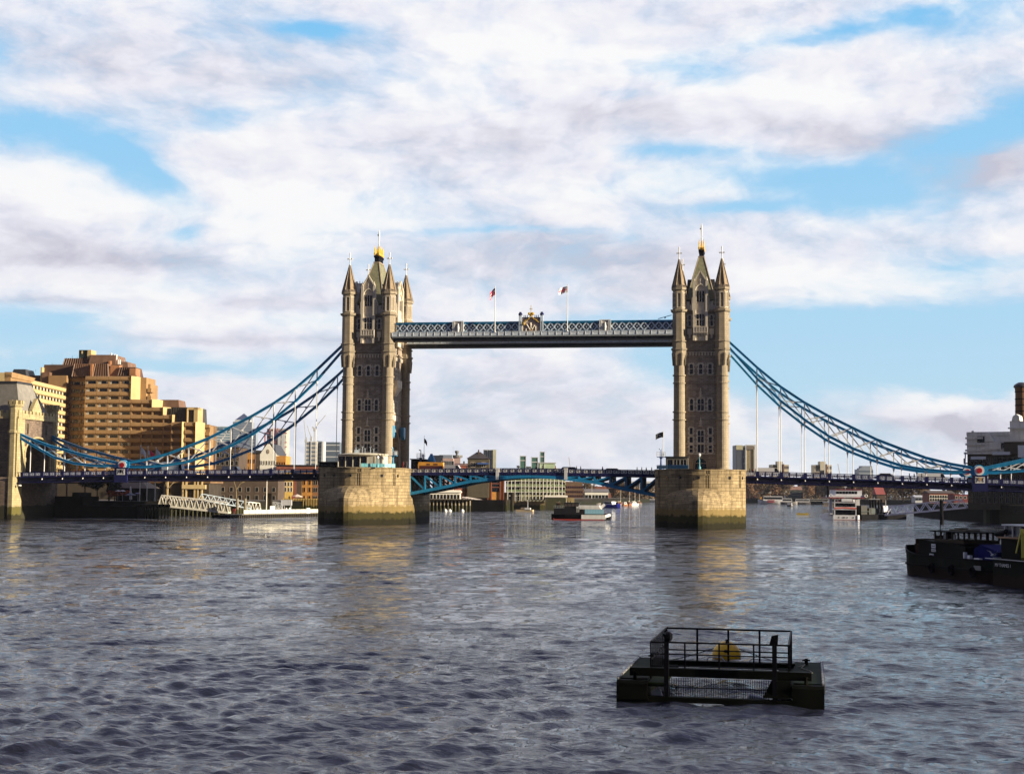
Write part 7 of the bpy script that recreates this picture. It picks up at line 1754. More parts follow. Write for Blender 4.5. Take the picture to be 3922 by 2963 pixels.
m.bar((-3.4, .27, 6.5), (3.4, .27, 6.5), .06); m.build('mast', M_shw, sh)
m = MB(); m.ball((2.6, .5, 6.2), .45, 8); m.build('life_raft', M_white, sh)
# small boats
def small_boat(name, label, px, py, L_, B, h, mh, mc, rz, group='small boats beyond the bridge', mast=0, cab=(.1, .5, 1.6), cat='boat'):
    x, y = G(px, py); t = thing(name, label, cat, (x, y+B*.4, 0), rz, group)
    hull_mesh(L_, B, h, -.4, mh, 'hull', t, sheer=h*.4, nx=8)
    if cab: MB().prism([(-L_*cab[1], h*.9), (L_*cab[0], h*.9), (L_*cab[0]-.5, h+cab[2]), (-L_*cab[1]+.3, h+cab[2])], -B*.36, B*.36).build('cabin', mc, t); MB().box(-L_*cab[1]+.6, L_*cab[0]-.8, -B*.37, B*.37, h+cab[2]*.35, h+cab[2]*.8).build('cabin_window', M_glass, t)
    if mast: MB().rod((L_*.05, 0, h), (L_*.05, 0, h+mast), .12, .07, 6).bar((-L_*.35, 0, h+1.6), (L_*.05, 0, h+1.8), .12).build('mast', M_gw, t)
    return t
M_hb = mat('blue_hull_paint', (.03, .04, .42), .4, .1, 1); M_hw = M_white; M_hg = mat('grey_hull_paint', (.16, .15, .15), .5, .15, 1); M_hbr = mat('varnished_timber', (.28, .12, .05), .5, .15, 1)
small_boat('motor_boat', 'bright blue and white motor boat right of the cruise boat', 2345, 1945, 11, 4.4, 1.9, M_hb, M_hw, R(-35), cab=(.1, .5, 1.7))
small_boat('barge_home', 'long grey houseboat left of the blue boat', 2262, 1936, 13, 4, 1.4, M_hg, M_hw, R(5), cab=(.2, .45, 1.8), mast=12)
small_boat('barge_home', 'white cabined houseboat behind the grey one', 2302, 1933, 12, 4, 1.6, M_hw, M_hw, 0, cab=(.2, .45, 2.0))
for i, (px, py, L_, mh, mast, lab) in enumerate(((2375, 1937, 16, M_hg, 12, 'dark moored yacht nearest the blue boat'), (2393, 1937, 14, M_hbr, 0, 'brown moored launch in the yacht row'), (2410, 1936, 15, M_hbr, 18, 'varnished yacht with a tall mast in the yacht row'),
                            (2430, 1935, 17, M_hw, 20, 'white yacht with the tallest mast in the yacht row'), (2448, 1933, 15, M_hg, 16, 'grey yacht at the right end of the yacht row'), (2355, 1935, 14, M_hw, 0, 'small white launch at the left end of the yacht row'))):
    small_boat('yacht', lab, px, py, L_*.6, 2.8, 1.2, mh, M_hw if i % 2 else M_hbr, R(62+9*(i % 3)), 'row of moored yachts', mast, (.1, .4, 1.3))
small_boat('motor_boat', 'white motor cruiser just left of the right pier', 2497, 1923, 15, 6, 2.4, M_hw, M_hw, R(175), cab=(.25, .5, 3.5))
small_boat('river_bus', 'white boat with a red striped side on the far bank right of the right pier', 2953, 1931, 22, 7, 3, M_hw, M_hw, PI, 'boats moored on the far right bank', 0, (.3, .45, 4))
o = bpy.data.objects['river_bus']; MB().box(-3, 3, -3.7, -3.4, 1.6, 2.3).box(-3, 3, -3.7, -3.4, 3.0, 3.7).build('red_stripe', M_red, o, (0, 0, 0), PI)
small_boat('motor_boat', 'grey launch right of the red striped boat', 3022, 1932, 14, 5, 2.2, M_hg, M_hw, 0, 'boats moored on the far right bank', 0, (.2, .4, 3))
small_boat('motor_boat', 'white speckled launch further right on the far bank', 3068, 1932, 16, 5, 2.2, M_hg, M_hw, PI, 'boats moored on the far right bank', 0, (.3, .45, 2.5))
small_boat('barge_home', 'long dark barge with pale roof on the far bank left of the white ship', 3135, 1932, 22, 6, 3.0, M_iron, mat('pale_grey_deck', (.45, .44, .40), .7), 0, 'boats moored on the far right bank', 0, (.4, .45, 2))
small_boat('work_boat', 'tiny workboat mid river right of the right pier', 3026, 1940, 9, 4, 1.2, M_hg, M_hw, R(80), cab=(.1, .3, 1.5))
for px, py, lab, w in ((3075, 1971, 'flat yellow mooring pontoon mid river right of the right pier', 4.9), (3172, 1961, 'orange brown mooring float touching the white ship', 4.4)):
    x, y = G(px, py); tag(MB().frus((-w/2, w/2, 0, 2.4), (-w/2+.2, w/2-.2, .2, 2.2), -.3, .65).box(-w/2+.4, -w/2+.8, .6, 1, .6, 1.0).box(w/2-.8, w/2-.4, .6, 1, .6, 1.0).build('mooring_float', mat('ochre_float', (.42, .30, .03), .7, .15, 1) if px < 3100 else mat('rust_float', (.35, .15, .04), .7), None, (x, y, 0)), lab, 'float', 'mooring floats')
for i, px in enumerate((1706, 1723, 1771)):
    x, y = G(px, 1958); o = MB().ball((0, 0, .15), .8, 8).lathe(0, 0, [(.7, .25), (1.1, .2)], 6).build('mooring_buoy', M_white, None, (x, y, 0)); tag(o, '%s small white buoy from the left below the landing house' % nth[i], 'buoy', 'small white buoys')
x, y = G(3420, 1960); small_boat('motor_boat', 'pale wheelhouse boat moored behind the right pontoon', 3392, 1972, 7, 3, 1.2, M_iron, M_shw, R(-60), 'boats at the right pontoon', 5, (.1, .3, 2.6))

# ------------------------------------------------------------------ moored barges at the right
A = Vector((*G(3449, 2193), 0)); B_ = Vector((*G(3922, 2248), 0)); d = (B_-A).normalized(); rz = math.atan2(d.y, d.x)
bw = 6.2; nrm = Vector((-d.y, d.x, 0)); nrm = nrm if nrm.x > 0 else -nrm
Lb = 17.4; C = A + d*(Lb/2) + nrm*(bw/2-.5)
M_bh = mat('black_green_hull', (.007, .011, .008), .6, .35, .8, spec=.03, streak=((.022, .012, .008), .6), tide=[(.9, (.022, .013, .010))])
bg = thing('barge', 'black lighter barge with a low wheelhouse and white notices, moored near the right edge', 'barge', tuple(C), rz)
side = -1 if (Matrix.Rotation(rz, 3, 'Z') @ Vector((0, 1, 0))).x > 0 else 1      # visible side in local y
mb = MB(); nx = 26; secs = []
for i in range(nx+1):
    xm = Lb*i/nx; x = -Lb/2+xm; w = bw/2*(.62+.38*math.sin(min(1, xm/3.2)*PI/2))*(1 if xm < Lb-2 else .82+.18*math.cos((xm-Lb+2)/2*PI/2))
    zd = 2.0 + .75*max(0, 1-xm/5)**1.5
    secs.append([(x, -w, zd), (x, -w*.99, .95), (x, -w*.93, -.8), (x, w*.93, -.8), (x, w*.99, .95), (x, w, zd)])
for s_ in secs: mb.v += s_
for i in range(nx):
    for k_ in range(5): a = i*6+k_; mb.f.append((a, a+1, a+7, a+6))
    q = len(mb.v)
    mb.v += [(secs[i][0][0], secs[i][0][1]*.97, 1.55), (secs[i+1][0][0], secs[i+1][0][1]*.97, 1.55), (secs[i+1][5][0], secs[i+1][5][1]*.97, 1.55), (secs[i][5][0], secs[i][5][1]*.97, 1.55)]; mb.f.append((q, q+1, q+2, q+3))
mb.f.append((0, 1, 2, 3, 4, 5)); mb.f.append(tuple(nx*6+k_ for k_ in (5, 4, 3, 2, 1, 0))); mb.build('hull', M_bh, bg)
m = MB()
for s_ in (-1, 1):
    for i in range(nx): m.bar(secs[i][0 if s_ < 0 else 5], secs[i+1][0 if s_ < 0 else 5], .16, .12); p0 = Vector(secs[i][1 if s_ < 0 else 4]); p1 = Vector(secs[i+1][1 if s_ < 0 else 4]); m.bar(p0+Vector((0, s_*.05, .1)), p1+Vector((0, s_*.05, .1)), .16, .16)
m.bar(secs[0][0], secs[0][5], .18, .18); m.bar(Vector(secs[0][0])+Vector((-.1, 0, -.6)), Vector(secs[0][5])+Vector((-.1, 0, -.6)), .2, .2); m.build('rubbing_strake', M_iron, bg)
for xt, zt_ in ((7.5, .9), (11.2, .9), (15, .9)):               # old tyres hung as fenders
    p_ = Vector((-Lb/2+xt, side*(bw/2+.1), zt_)); mt = MB(); mt.tube([p_+Vector((.42*math.cos(a), 0, .42*math.sin(a))) for a in [k_*PI/6 for k_ in range(13)]], .12, 6); mt.build('tyre_fender', M_iron, bg)
def BX(m, u0, u1, y0, y1, z0, z1): m.box(-Lb/2+u0, -Lb/2+u1, y0*bw/2, y1*bw/2, z0, z1)
M_cab = mat('black_green_cabin', (.006, .007, .006), .6, .3, 1, spec=.03)
M_cabr = mat('rust_brown_cabin', (.035, .018, .012), .8, .4, 1.5, spec=.05)
m = MB(); m.prism([(-Lb/2+3.6, 1.5), (-Lb/2+12.6, 1.5), (-Lb/2+12.6, 3.05), (-Lb/2+10, 3.3), (-Lb/2+5, 3.45), (-Lb/2+3.6, 3.4)], -.8*bw/2, .8*bw/2); m.build('deckhouse', M_cab, bg)
m = MB(); BX(m, 1.5, 3.6, -.55, .55, 1.5, 3.0); BX(m, 1.5, 1.75, -.55, .55, 3.0, 3.5); BX(m, 2.4, 2.9, side*.55-.01, side*.55+.02, 1.9, 2.8); m.build('companionway', M_cabr, bg)
m = MB()
BX(m, 5.6, 11.2, -.6, .6, 3.3, 3.62)
us = [5.6+i*1.1 for i in range(6)]
for u in us:
    for y_ in (-.6, .565): BX(m, u, u+.2, y_, y_+.035, 3.6, 4.3)
for y_ in (-.6, -.2, .2, .565):
    for u in (5.6, 11.1): BX(m, u, u+.12, y_, y_+.04, 3.6, 4.3)
wh = m.build('wheelhouse', mat('wheelhouse_timber', (.045, .032, .02), .7, .2, 1, spec=.1), bg)
m = MB(); BX(m, 5.2, 11.7, -.68, .68, 4.3, 4.42); m.build('roof', M_iron, wh)
m = MB(); BX(m, 6.8, 9.9, -.3, .2, 4.42, 4.58); BX(m, 7.3, 8.2, -.2, .1, 4.58, 4.72); m.build('roof_clutter', mat('sacking', (.10, .08, .05), .9, .3, 2), wh)
m = MB(); BX(m, 6.9, 7.6, side*.5-.01, side*.5+.01, 3.65, 4.2); m.build('pale_screen', mat('pale_board', (.45, .45, .47), .7, .1, 1), wh); m = MB(); BX(m, 8.5, 9.2, side*.5-.01, side*.5+.01, 3.65, 4.15); m.build('pale_screen', mat('pale_board', (.45, .45, .47), .7, .1, 1), wh)
MB().rod((-Lb/2+3.4, 0, 3.2), (-Lb/2+3.4, 0, 5.0), .06, .04, 6).bar((-Lb/2+3.0, 0, 4.4), (-Lb/2+3.8, 0, 4.4), .05).build('mast', M_iron, bg)
for u, y_ in ((.7, .4), (.7, -.4)): MB().rod((-Lb/2+u, y_*bw/2, 1.5), (-Lb/2+u, y_*bw/2, 2.95), .13, .15, 7).build('bollard', M_iron, bg)
m = MB(); BX(m, 3.9, 4.8, -.3, .3, 3.4, 3.9); BX(m, 4.0, 4.3, .1, .35, 3.9, 4.25); m.build('winch', M_iron, bg)
ys = side*(.81*bw/2); x0_ = -Lb/2+6.3
for z0_, z1_, dx in ((2.75, 3.15, 0), (2.4, 2.65, 0), (1.9, 2.2, -.4)):
    m = MB(); m.box(x0_+dx, x0_+dx+.8, min(ys, ys+side*.05), max(ys, ys+side*.05), z0_, z1_); nb = m.build('white_notice', mat('notice_white', (.62, .62, .66), .6, .05, 1), bg)
    m = MB(); m.box(x0_+dx+.1, x0_+dx+.7, min(ys+side*.05, ys+side*.07), max(ys+side*.05, ys+side*.07), (z0_+z1_)/2-.03, (z0_+z1_)/2+.03); m.build('notice_line', M_iron, nb)
MB().box(-Lb/2+15.2, -Lb/2+16.4, min(side*(bw/2+.02), side*(bw/2+.08)), max(side*(bw/2+.02), side*(bw/2+.08)), 1.1, 1.5).build('pale_plate', mat('dull_plate', (.16, .16, .16), .7, .1, 1), bg)
m = MB(); m.prism([(-Lb/2+13.0, 1.6), (-Lb/2+17.0, 1.6), (-Lb/2+17.0, 2.75), (-Lb/2+16, 3.0), (-Lb/2+14.2, 3.35), (-Lb/2+13.0, 2.9)], -.6*bw/2, .7*bw/2)
o = m.build('tarpaulin', mat('blue_tarpaulin', (.008, .010, .075), .9, .25, 1.2, spec=.03), None, tuple(C), rz); tag(o, 'dark blue tarpaulin covering cargo on the black barge', 'tarpaulin')
for i, (u0, u1, z1, lab) in enumerate(((12.75, 12.95, 2.6, 'slim white canister standing upright beside the blue tarpaulin'), (13.5, 13.9, 2.35, 'small round white canister on the barge rail'), (14.6, 15.6, 2.15, 'flat white board lying on the barge rail below the tarpaulin'))):
    m = MB(); ym = side*.86*bw/2; m.box(-Lb/2+u0, -Lb/2+u1, ym-.15, ym+.15, 1.95, z1); tag(m.build('canister' if i < 2 else 'board', mat('notice_white', (.62, .62, .66), .6), None, tuple(C), rz), lab, 'canister' if i < 2 else 'board')
# nearer work vessel, its stern quarter in view
E1 = A+d*17.7-nrm*1.0; tb = thing('workboat', 'black work vessel with white rail, glazed cabin and yellow crane boom at the right edge', 'boat', tuple(E1+d*11+nrm*3+Vector((0, 0, .1))), rz)
Lt = 22; W2 = 3.0
m = MB(); m.prism([(-Lt/2, -W2*.7), (-Lt/2+1.5, -W2), (Lt/2-5, -W2), (Lt/2, 0), (Lt/2-5, W2), (-Lt/2+1.5, W2), (-Lt/2, W2*.7)], -.8, 2.15, 'z'); m.build('hull', M_bh, tb)
m = MB(); pr = [(-Lt/2+.6, W2), (Lt/2-5, W2), (Lt/2, 0)]
m.bar((-Lt/2+.3, -W2-.02, 2.2), (Lt/2-5, -W2-.02, 2.2), .07, .06); m.bar((-Lt/2, -W2*.7, 2.2), (-Lt/2, W2*.7, 2.2), .08, .07); m.build('gunwale_rail', mat('pale_rail', (.55, .55, .56), .5, .1, 1), tb)
m = MB(); m.box(-Lt/2+1.4, 4, -W2*.7, W2*.7, 2.15, 4.0); m.build('deckhouse', M_cab, tb)
m = MB(); m.box(-Lt/2+1.1, 4.3, -W2*.78, W2*.78, 4.0, 4.12); m.build('deck_edge', mat('tan_deck', (.26, .14, .07), .6, .2, 1), tb)
m = MB()
for i in range(7):
    x_ = -Lt/2+1.7+i*1.25
    for y_ in (-W2*.62, W2*.62): m.box(x_-.06, x_+.06, y_-.06, y_+.06, 4.1, 5.1)
m.box(-Lt/2+1.5, 1.0, -W2*.7, W2*.7, 5.1, 5.22); m.build('cabin_frame', mat('pale_rail', (.55, .55, .56), .5), tb)
m = MB(); m.box(-Lt/2+1.8, .5, -W2*.58, W2*.58, 4.2, 5.08); m.build('cabin_glass', mat('violet_grey_glass', (.07, .075, .11), .2, .2, 1), tb)
m = MB(); m.frus((-Lt/2+5, .0, -1.2, 1.2), (-Lt/2+6, -1, -.6, .6), 5.22, 5.6); m.build('red_hood', mat('dull_red', (.20, .045, .04), .7, .1, 1), tb)
m = MB(); m.bar((-Lt/2+5.0, -W2*.72, 4.6), (-Lt/2+6.6, -W2*1.05, 2.4), .32, .32); m.bar((-Lt/2+4.7, -W2*.72, 4.6), (-Lt/2+4.8, -W2*.9, 2.8), .12); m.bar((-Lt/2+4.8, -W2*.72, 4.7), (-Lt/2+6.4, -W2*.72, 4.6), .3, .4); m.build('crane_boom', mat('yellow_paint', (.42, .38, .02), .5, .1, 1), tb)
m = MB(); m.rod((-Lt/2-.3, -1.6, 4.3), (-Lt/2+2.4, -2.2, 4.6), .2, .2, 8); m.rod((-Lt/2-.3, -1.6, 4.3), (-Lt/2-.3, 1.6, 4.3), .22, .22, 8); m.build('fender', M_iron, tb)
tc = bpy.data.curves.new('name_lettering', 'FONT'); tc.body = 'MV THAMES 1'; tc.size = .42; tc.extrude = .01; tc.align_x = 'LEFT'
o = bpy.data.objects.new('tmpt', tc); col.objects.link(o); dg = bpy.context.evaluated_depsgraph_get(); me = bpy.data.meshes.new_from_object(o.evaluated_get(dg)); bpy.data.objects.remove(o)
me.name = 'name_lettering'; me.materials.clear(); me.materials.append(mat('pale_rail', (.55, .55, .56), .5))
o = put('name_lettering', me, tb, (-Lt/2+1.9, -W2-.03, 1.55)); o.rotation_euler = (PI/2, 0, 0)
t = thing('gull', 'white gull with raised wings on the rail between the two dark vessels', 'bird', tuple(E1+d*.9+nrm*.4+Vector((0, 0, 2.55))), .6)
m = MB(); m.lathe(0, 0, [(0, .02), (.03, .09)], 6); m.v = []; m.f = []
m.rod((-.3, 0, 0), (-.1, 0, .02), .03, .1, 8); m.rod((-.1, 0, .02), (.12, 0, .04), .1, .09, 8); m.rod((.12, 0, .04), (.24, 0, .12), .09, .06, 8); m.rod((.24, 0, .12), (.36, 0, .1), .055, .01, 8); m.build('body', M_white, t)
m = MB()
for s_ in (-1, 1): m.add([(.1, s_*.08, .05), (-.12, s_*.08, .05), (-.05, s_*.4, .32), (.1, s_*.38, .34)], [(0, 1, 2, 3)]); m.add([(.1, s_*.38, .34), (-.05, s_*.4, .32), (-.15, s_*.7, .45)], [(0, 1, 2)])
m.build('wing', mat('gull_grey', (.3, .3, .3), .7, .1, 2), t)

# ------------------------------------------------------------------ foreground catamaran platform
M_pd = mat('black_green_steel', (.004, .005, .004), .6, .4, 1.2, spec=.03, streak=((.008, .006, .005), .5))
M_pdeck = mat('dark_green_deck', (.008, .013, .006), .7, .35, 1.5, spec=.03)
M_prail = mat('black_rail_paint', (.005, .005, .008), .5, .2, 3, spec=.035)
FL = Vector(G(2361, 2683)); FR_ = Vector(G(3158, 2712)); d = (FR_-FL); Wp = d.length; rz = math.atan2(d.y, d.x)
pf = thing('debris_collector', 'black floating twin-hull steel platform with railings in the foreground', 'floating platform', (FL.x, FL.y, 0), rz)
DZ = .78; PL = 7.6
def toL(px, py, z): # local coords on the platform for a pixel at a height
    g = Vector(G(px, py, z))-FL; c, s_ = math.cos(-rz), math.sin(-rz); return g.x*c-g.y*s_, g.x*s_+g.y*c
for xx, sg in ((0, 1), (Wp, -1)):
    a, b = sorted((xx, xx+sg*1.15)); m = MB()
    m.prism([(0, -.5), (0, DZ-.1), (.08, DZ), (PL, DZ), (PL+.5, .3), (PL+.2, -.5)], a, b, 'x'); m.build('pontoon_hull', M_pd, pf)
    m = MB(); m.box(a+.04, b-.04, .45, PL-.05, DZ, DZ+.035); m.build('deck_plate', M_pdeck, pf)
    m = MB(); e = xx+sg*.03; m.bar((e, .1, DZ+.05), (e, PL, DZ+.05), .07, .07)
    for i in range(9): m.box(e-.06, e+.06, .4+i*.85, .5+i*.85, DZ-.3, DZ+.1)
    m.build('edge_angle', mat('worn_steel_edge', (.20, .20, .20), .5, .3, 3), pf)
    m = MB()
    for yy in (.35, 6.6): m.rod((xx+sg*.65, yy, DZ), (xx+sg*.65, yy, DZ+.28), .07, .07, 8); m.box(xx+sg*.65-.16, xx+sg*.65+.16, yy-.05, yy+.05, DZ+.18, DZ+.24)
    m.build('bollard', M_pd, pf)
# beams
x0b, y0b = toL(2388, 2600, .95)
m = MB(); m.box(.45, Wp-.45, .35, .72, .92, 1.22); m.build('front_beam', M_pd, pf)
m = MB(); m.box(1.1, Wp-1.1, .0, .3, .02, .22); m.build('lower_beam', M_pd, pf)
m = MB(); m.box(1.1, Wp-1.1, PL-1.3, PL-.9, .62, .86); m.box(1.1, Wp-1.1, PL-.75, PL-.6, .3, .5); m.build('rear_beam', M_pd, pf)
m = MB()
for a, b in ((1.15, 1.75), (Wp-1.75, Wp-1.15)): m.box(a, b, .3, PL-1, .55, .7)
m.build('side_walkway', M_pdeck, pf)
m = MB(); n = 58
for i in range(n): x_ = 1.9+(Wp-3.9)*i/(n-1); m.box(x_-.012, x_+.012, .14, .17, .2, .92)
m.box(1.8, Wp-1.9, .13, .18, .55, .58); m.build('trash_screen', M_pd, pf)
m = MB(); m.frus((.0, 1.2, -.05, .5), (.1, 1.0, 0, .45), .1, .55); m.build('bracket', M_pd, pf); m = MB(); m.frus((Wp-2.2, Wp-1.15, 0, .6), (Wp-1.9, Wp-1.2, .1, .5), .3, .9); m.build('bracket', M_pd, pf)
# railings
def post(x, y, z0, z1, r, mb): mb.box(x-r, x+r, y-r, y+r, z0, z1)
RF0 = (1.22, .62); RF1 = (Wp-1.28, .62); RB0 = (1.25, PL-1.1); RB1 = (Wp-1.25, PL-1.1)
ZT = 2.16
m = MB(); r = .035
for i in range(5): x_ = RB0[0]+(RB1[0]-RB0[0])*i/4; post(x_, RB0[1], .8, ZT, .04, m)
m.bar((*RB0, ZT), (*RB1, ZT), .09, .07); m.bar((*RB0, 1.28), (*RB1, 1.28), .06, .05); m.build('rear_railing', M_prail, pf)
m = MB()
for i in range(5): x_ = RF0[0]+(RF1[0]-RF0[0])*i/4; post(x_, RF0[1], 1.2, ZT, .03, m)
m.bar((*RF0, ZT), (*RF1, ZT), .07, .06); m.bar((*RF0, 1.72), (*RF1, 1.72), .05, .045); m.bar((*RF0, 1.28), (*RF1, 1.28), .05, .04); m.build('front_railing', M_prail, pf)
for a, b in ((RF0, RB0), (RF1, RB1)):
    m = MB()
    for i in range(9): t_ = i/8; post(a[0]+(b[0]-a[0])*t_, a[1]+(b[1]-a[1])*t_, .8, ZT, .03, m)
    m.bar((*a, ZT), (*b, ZT), .06, .06); m.bar((*a, 1.5), (*b, 1.5), .04, .04); m.build('side_railing', M_prail, pf)
for px, h, head in ((2572, 2430, 0), (2974, 2450, 1)):
    x_, _ = toL(px, 2640, .2); zt = 2.5 if not head else 2.35
    m = MB(); post(x_, .1, -.6, zt, .085, m)
    if head: m.prism([(x_-.2, zt-.15), (x_+.12, zt-.1), (x_+.14, zt+.25), (x_-.1, zt+.2)], -.05, .25)
    else: m.lathe(x_+.06, .1, [(zt-.25, .1), (zt-.15, .16), (zt+.02, .17), (zt+.1, .08)], 6)
    m.build('guide_post', M_prail, pf)
m = MB()
for x_ in (2.9,): m.tube([(x_, PL-1.0, .84), (x_+.08, PL-1.0, 1.0), (x_+.6, PL-1.0, 1.02), (x_+.75, PL-1.0, .84)], .025, 6)
m.build('grab_handle', mat('pale_rail', (.55, .55, .56), .5), pf); m = MB()
m.tube([(4.6, PL-1.0, .84), (4.75, PL-1.0, .98), (6.6, PL-1.05, .92)], .02, 6); m.build('grab_handle', mat('pale_rail', (.55, .55, .56), .5), pf)
o = MB().tube([(Wp-.95, PL-2.0, DZ+.06), (Wp-.7, PL-1.2, DZ+.06), (Wp-.85, PL-2.4, DZ+.06), (Wp-.5, PL-3.2, DZ+.05), (Wp-.4, PL-3.9, DZ+.05), (Wp-1.0, PL-4.3, DZ+.05)], .018, 5).build('mooring_rope', mat('old_rope', (.25, .24, .18), .9, .1, 3), None, (FL.x, FL.y, 0), rz)
tag(o, 'thin pale rope lying loose on the right deck of the floating platform', 'rope')
# yellow buoy and its chains
x, y = G(2783, 2516); by = thing('mooring_buoy', 'big yellow round buoy with rust spots behind the platform railing', 'buoy', (x, y, 0))
MB().lathe(0, 0, [(-.3, .5), (0, .66), (.2, .67), (.42, .60), (.62, .42), (.74, .2), (.77, .05)], 20).build('float', mat('yellow_buoy_paint', (.92, .52, .01), .5, .2, 2, streak=((.30, .11, .02), .5), ss=3), by, smooth=True)
MB().lathe(0, 0, [(.76, .06), (.82, .06), (.84, .03)], 8).box(-.1, .1, -.68, -.3, .30, .42).box(-.05, .05, -.35, .05, .4, .78).build('ring_plate', M_iron, by)
for sx in (-1, 1):
    m = MB(); n = 22
    for i in range(n):
        a = i/n; z = .42*(1-a)**1.3+.02; p = Vector((sx*(.6+a*1.9), -.3-a*1.5, z)); q = p+Vector((sx*.055, -.045, -.01)); m.rod(p, q, .028 if i % 2 else .02, .028, 5)
    o = m.build('buoy_chain', M_iron, None, (x, y, 0)); tag(o, 'rusty mooring chain from the yellow buoy towards the platform, %s side' % ('left' if sx < 0 else 'right'), 'chain')

# pale litter caught behind the screen of the platform
M_lit = mat('pale_litter', (.75, .75, .76), .6, .15, 4)
for i, (lx, lab, s_) in enumerate(((1.45, 'crumpled white plastic sheet caught at the left end inside the platform', .22), (5.1, 'white plastic drum lying behind the screen of the platform', .3), (6.05, 'flat white board wedged at the right end inside the platform', .26))):
    c, n_ = math.cos(rz), math.sin(rz); gx, gy = FL.x+lx*c-.75*n_, FL.y+lx*n_+.75*c
    m = MB(); 
    if i == 1: m.rod((-s_, 0, .22), (s_, .15, .1), .14, .12, 10)
    elif i == 0: m.prism([(-s_, .1), (s_, .05), (s_*.6, .35), (-s_*.2, .45), (-s_, .3)], -.08, .08)
    else: m.prism([(-s_, .1), (s_*1.3, .1), (s_*1.3, .45), (-s_*.7, .5)], -.03, .03)
    tag(m.build(['plastic_sheet', 'plastic_drum', 'white_board'][i], M_lit, None, (gx, gy, 0), rz), lab, 'litter')
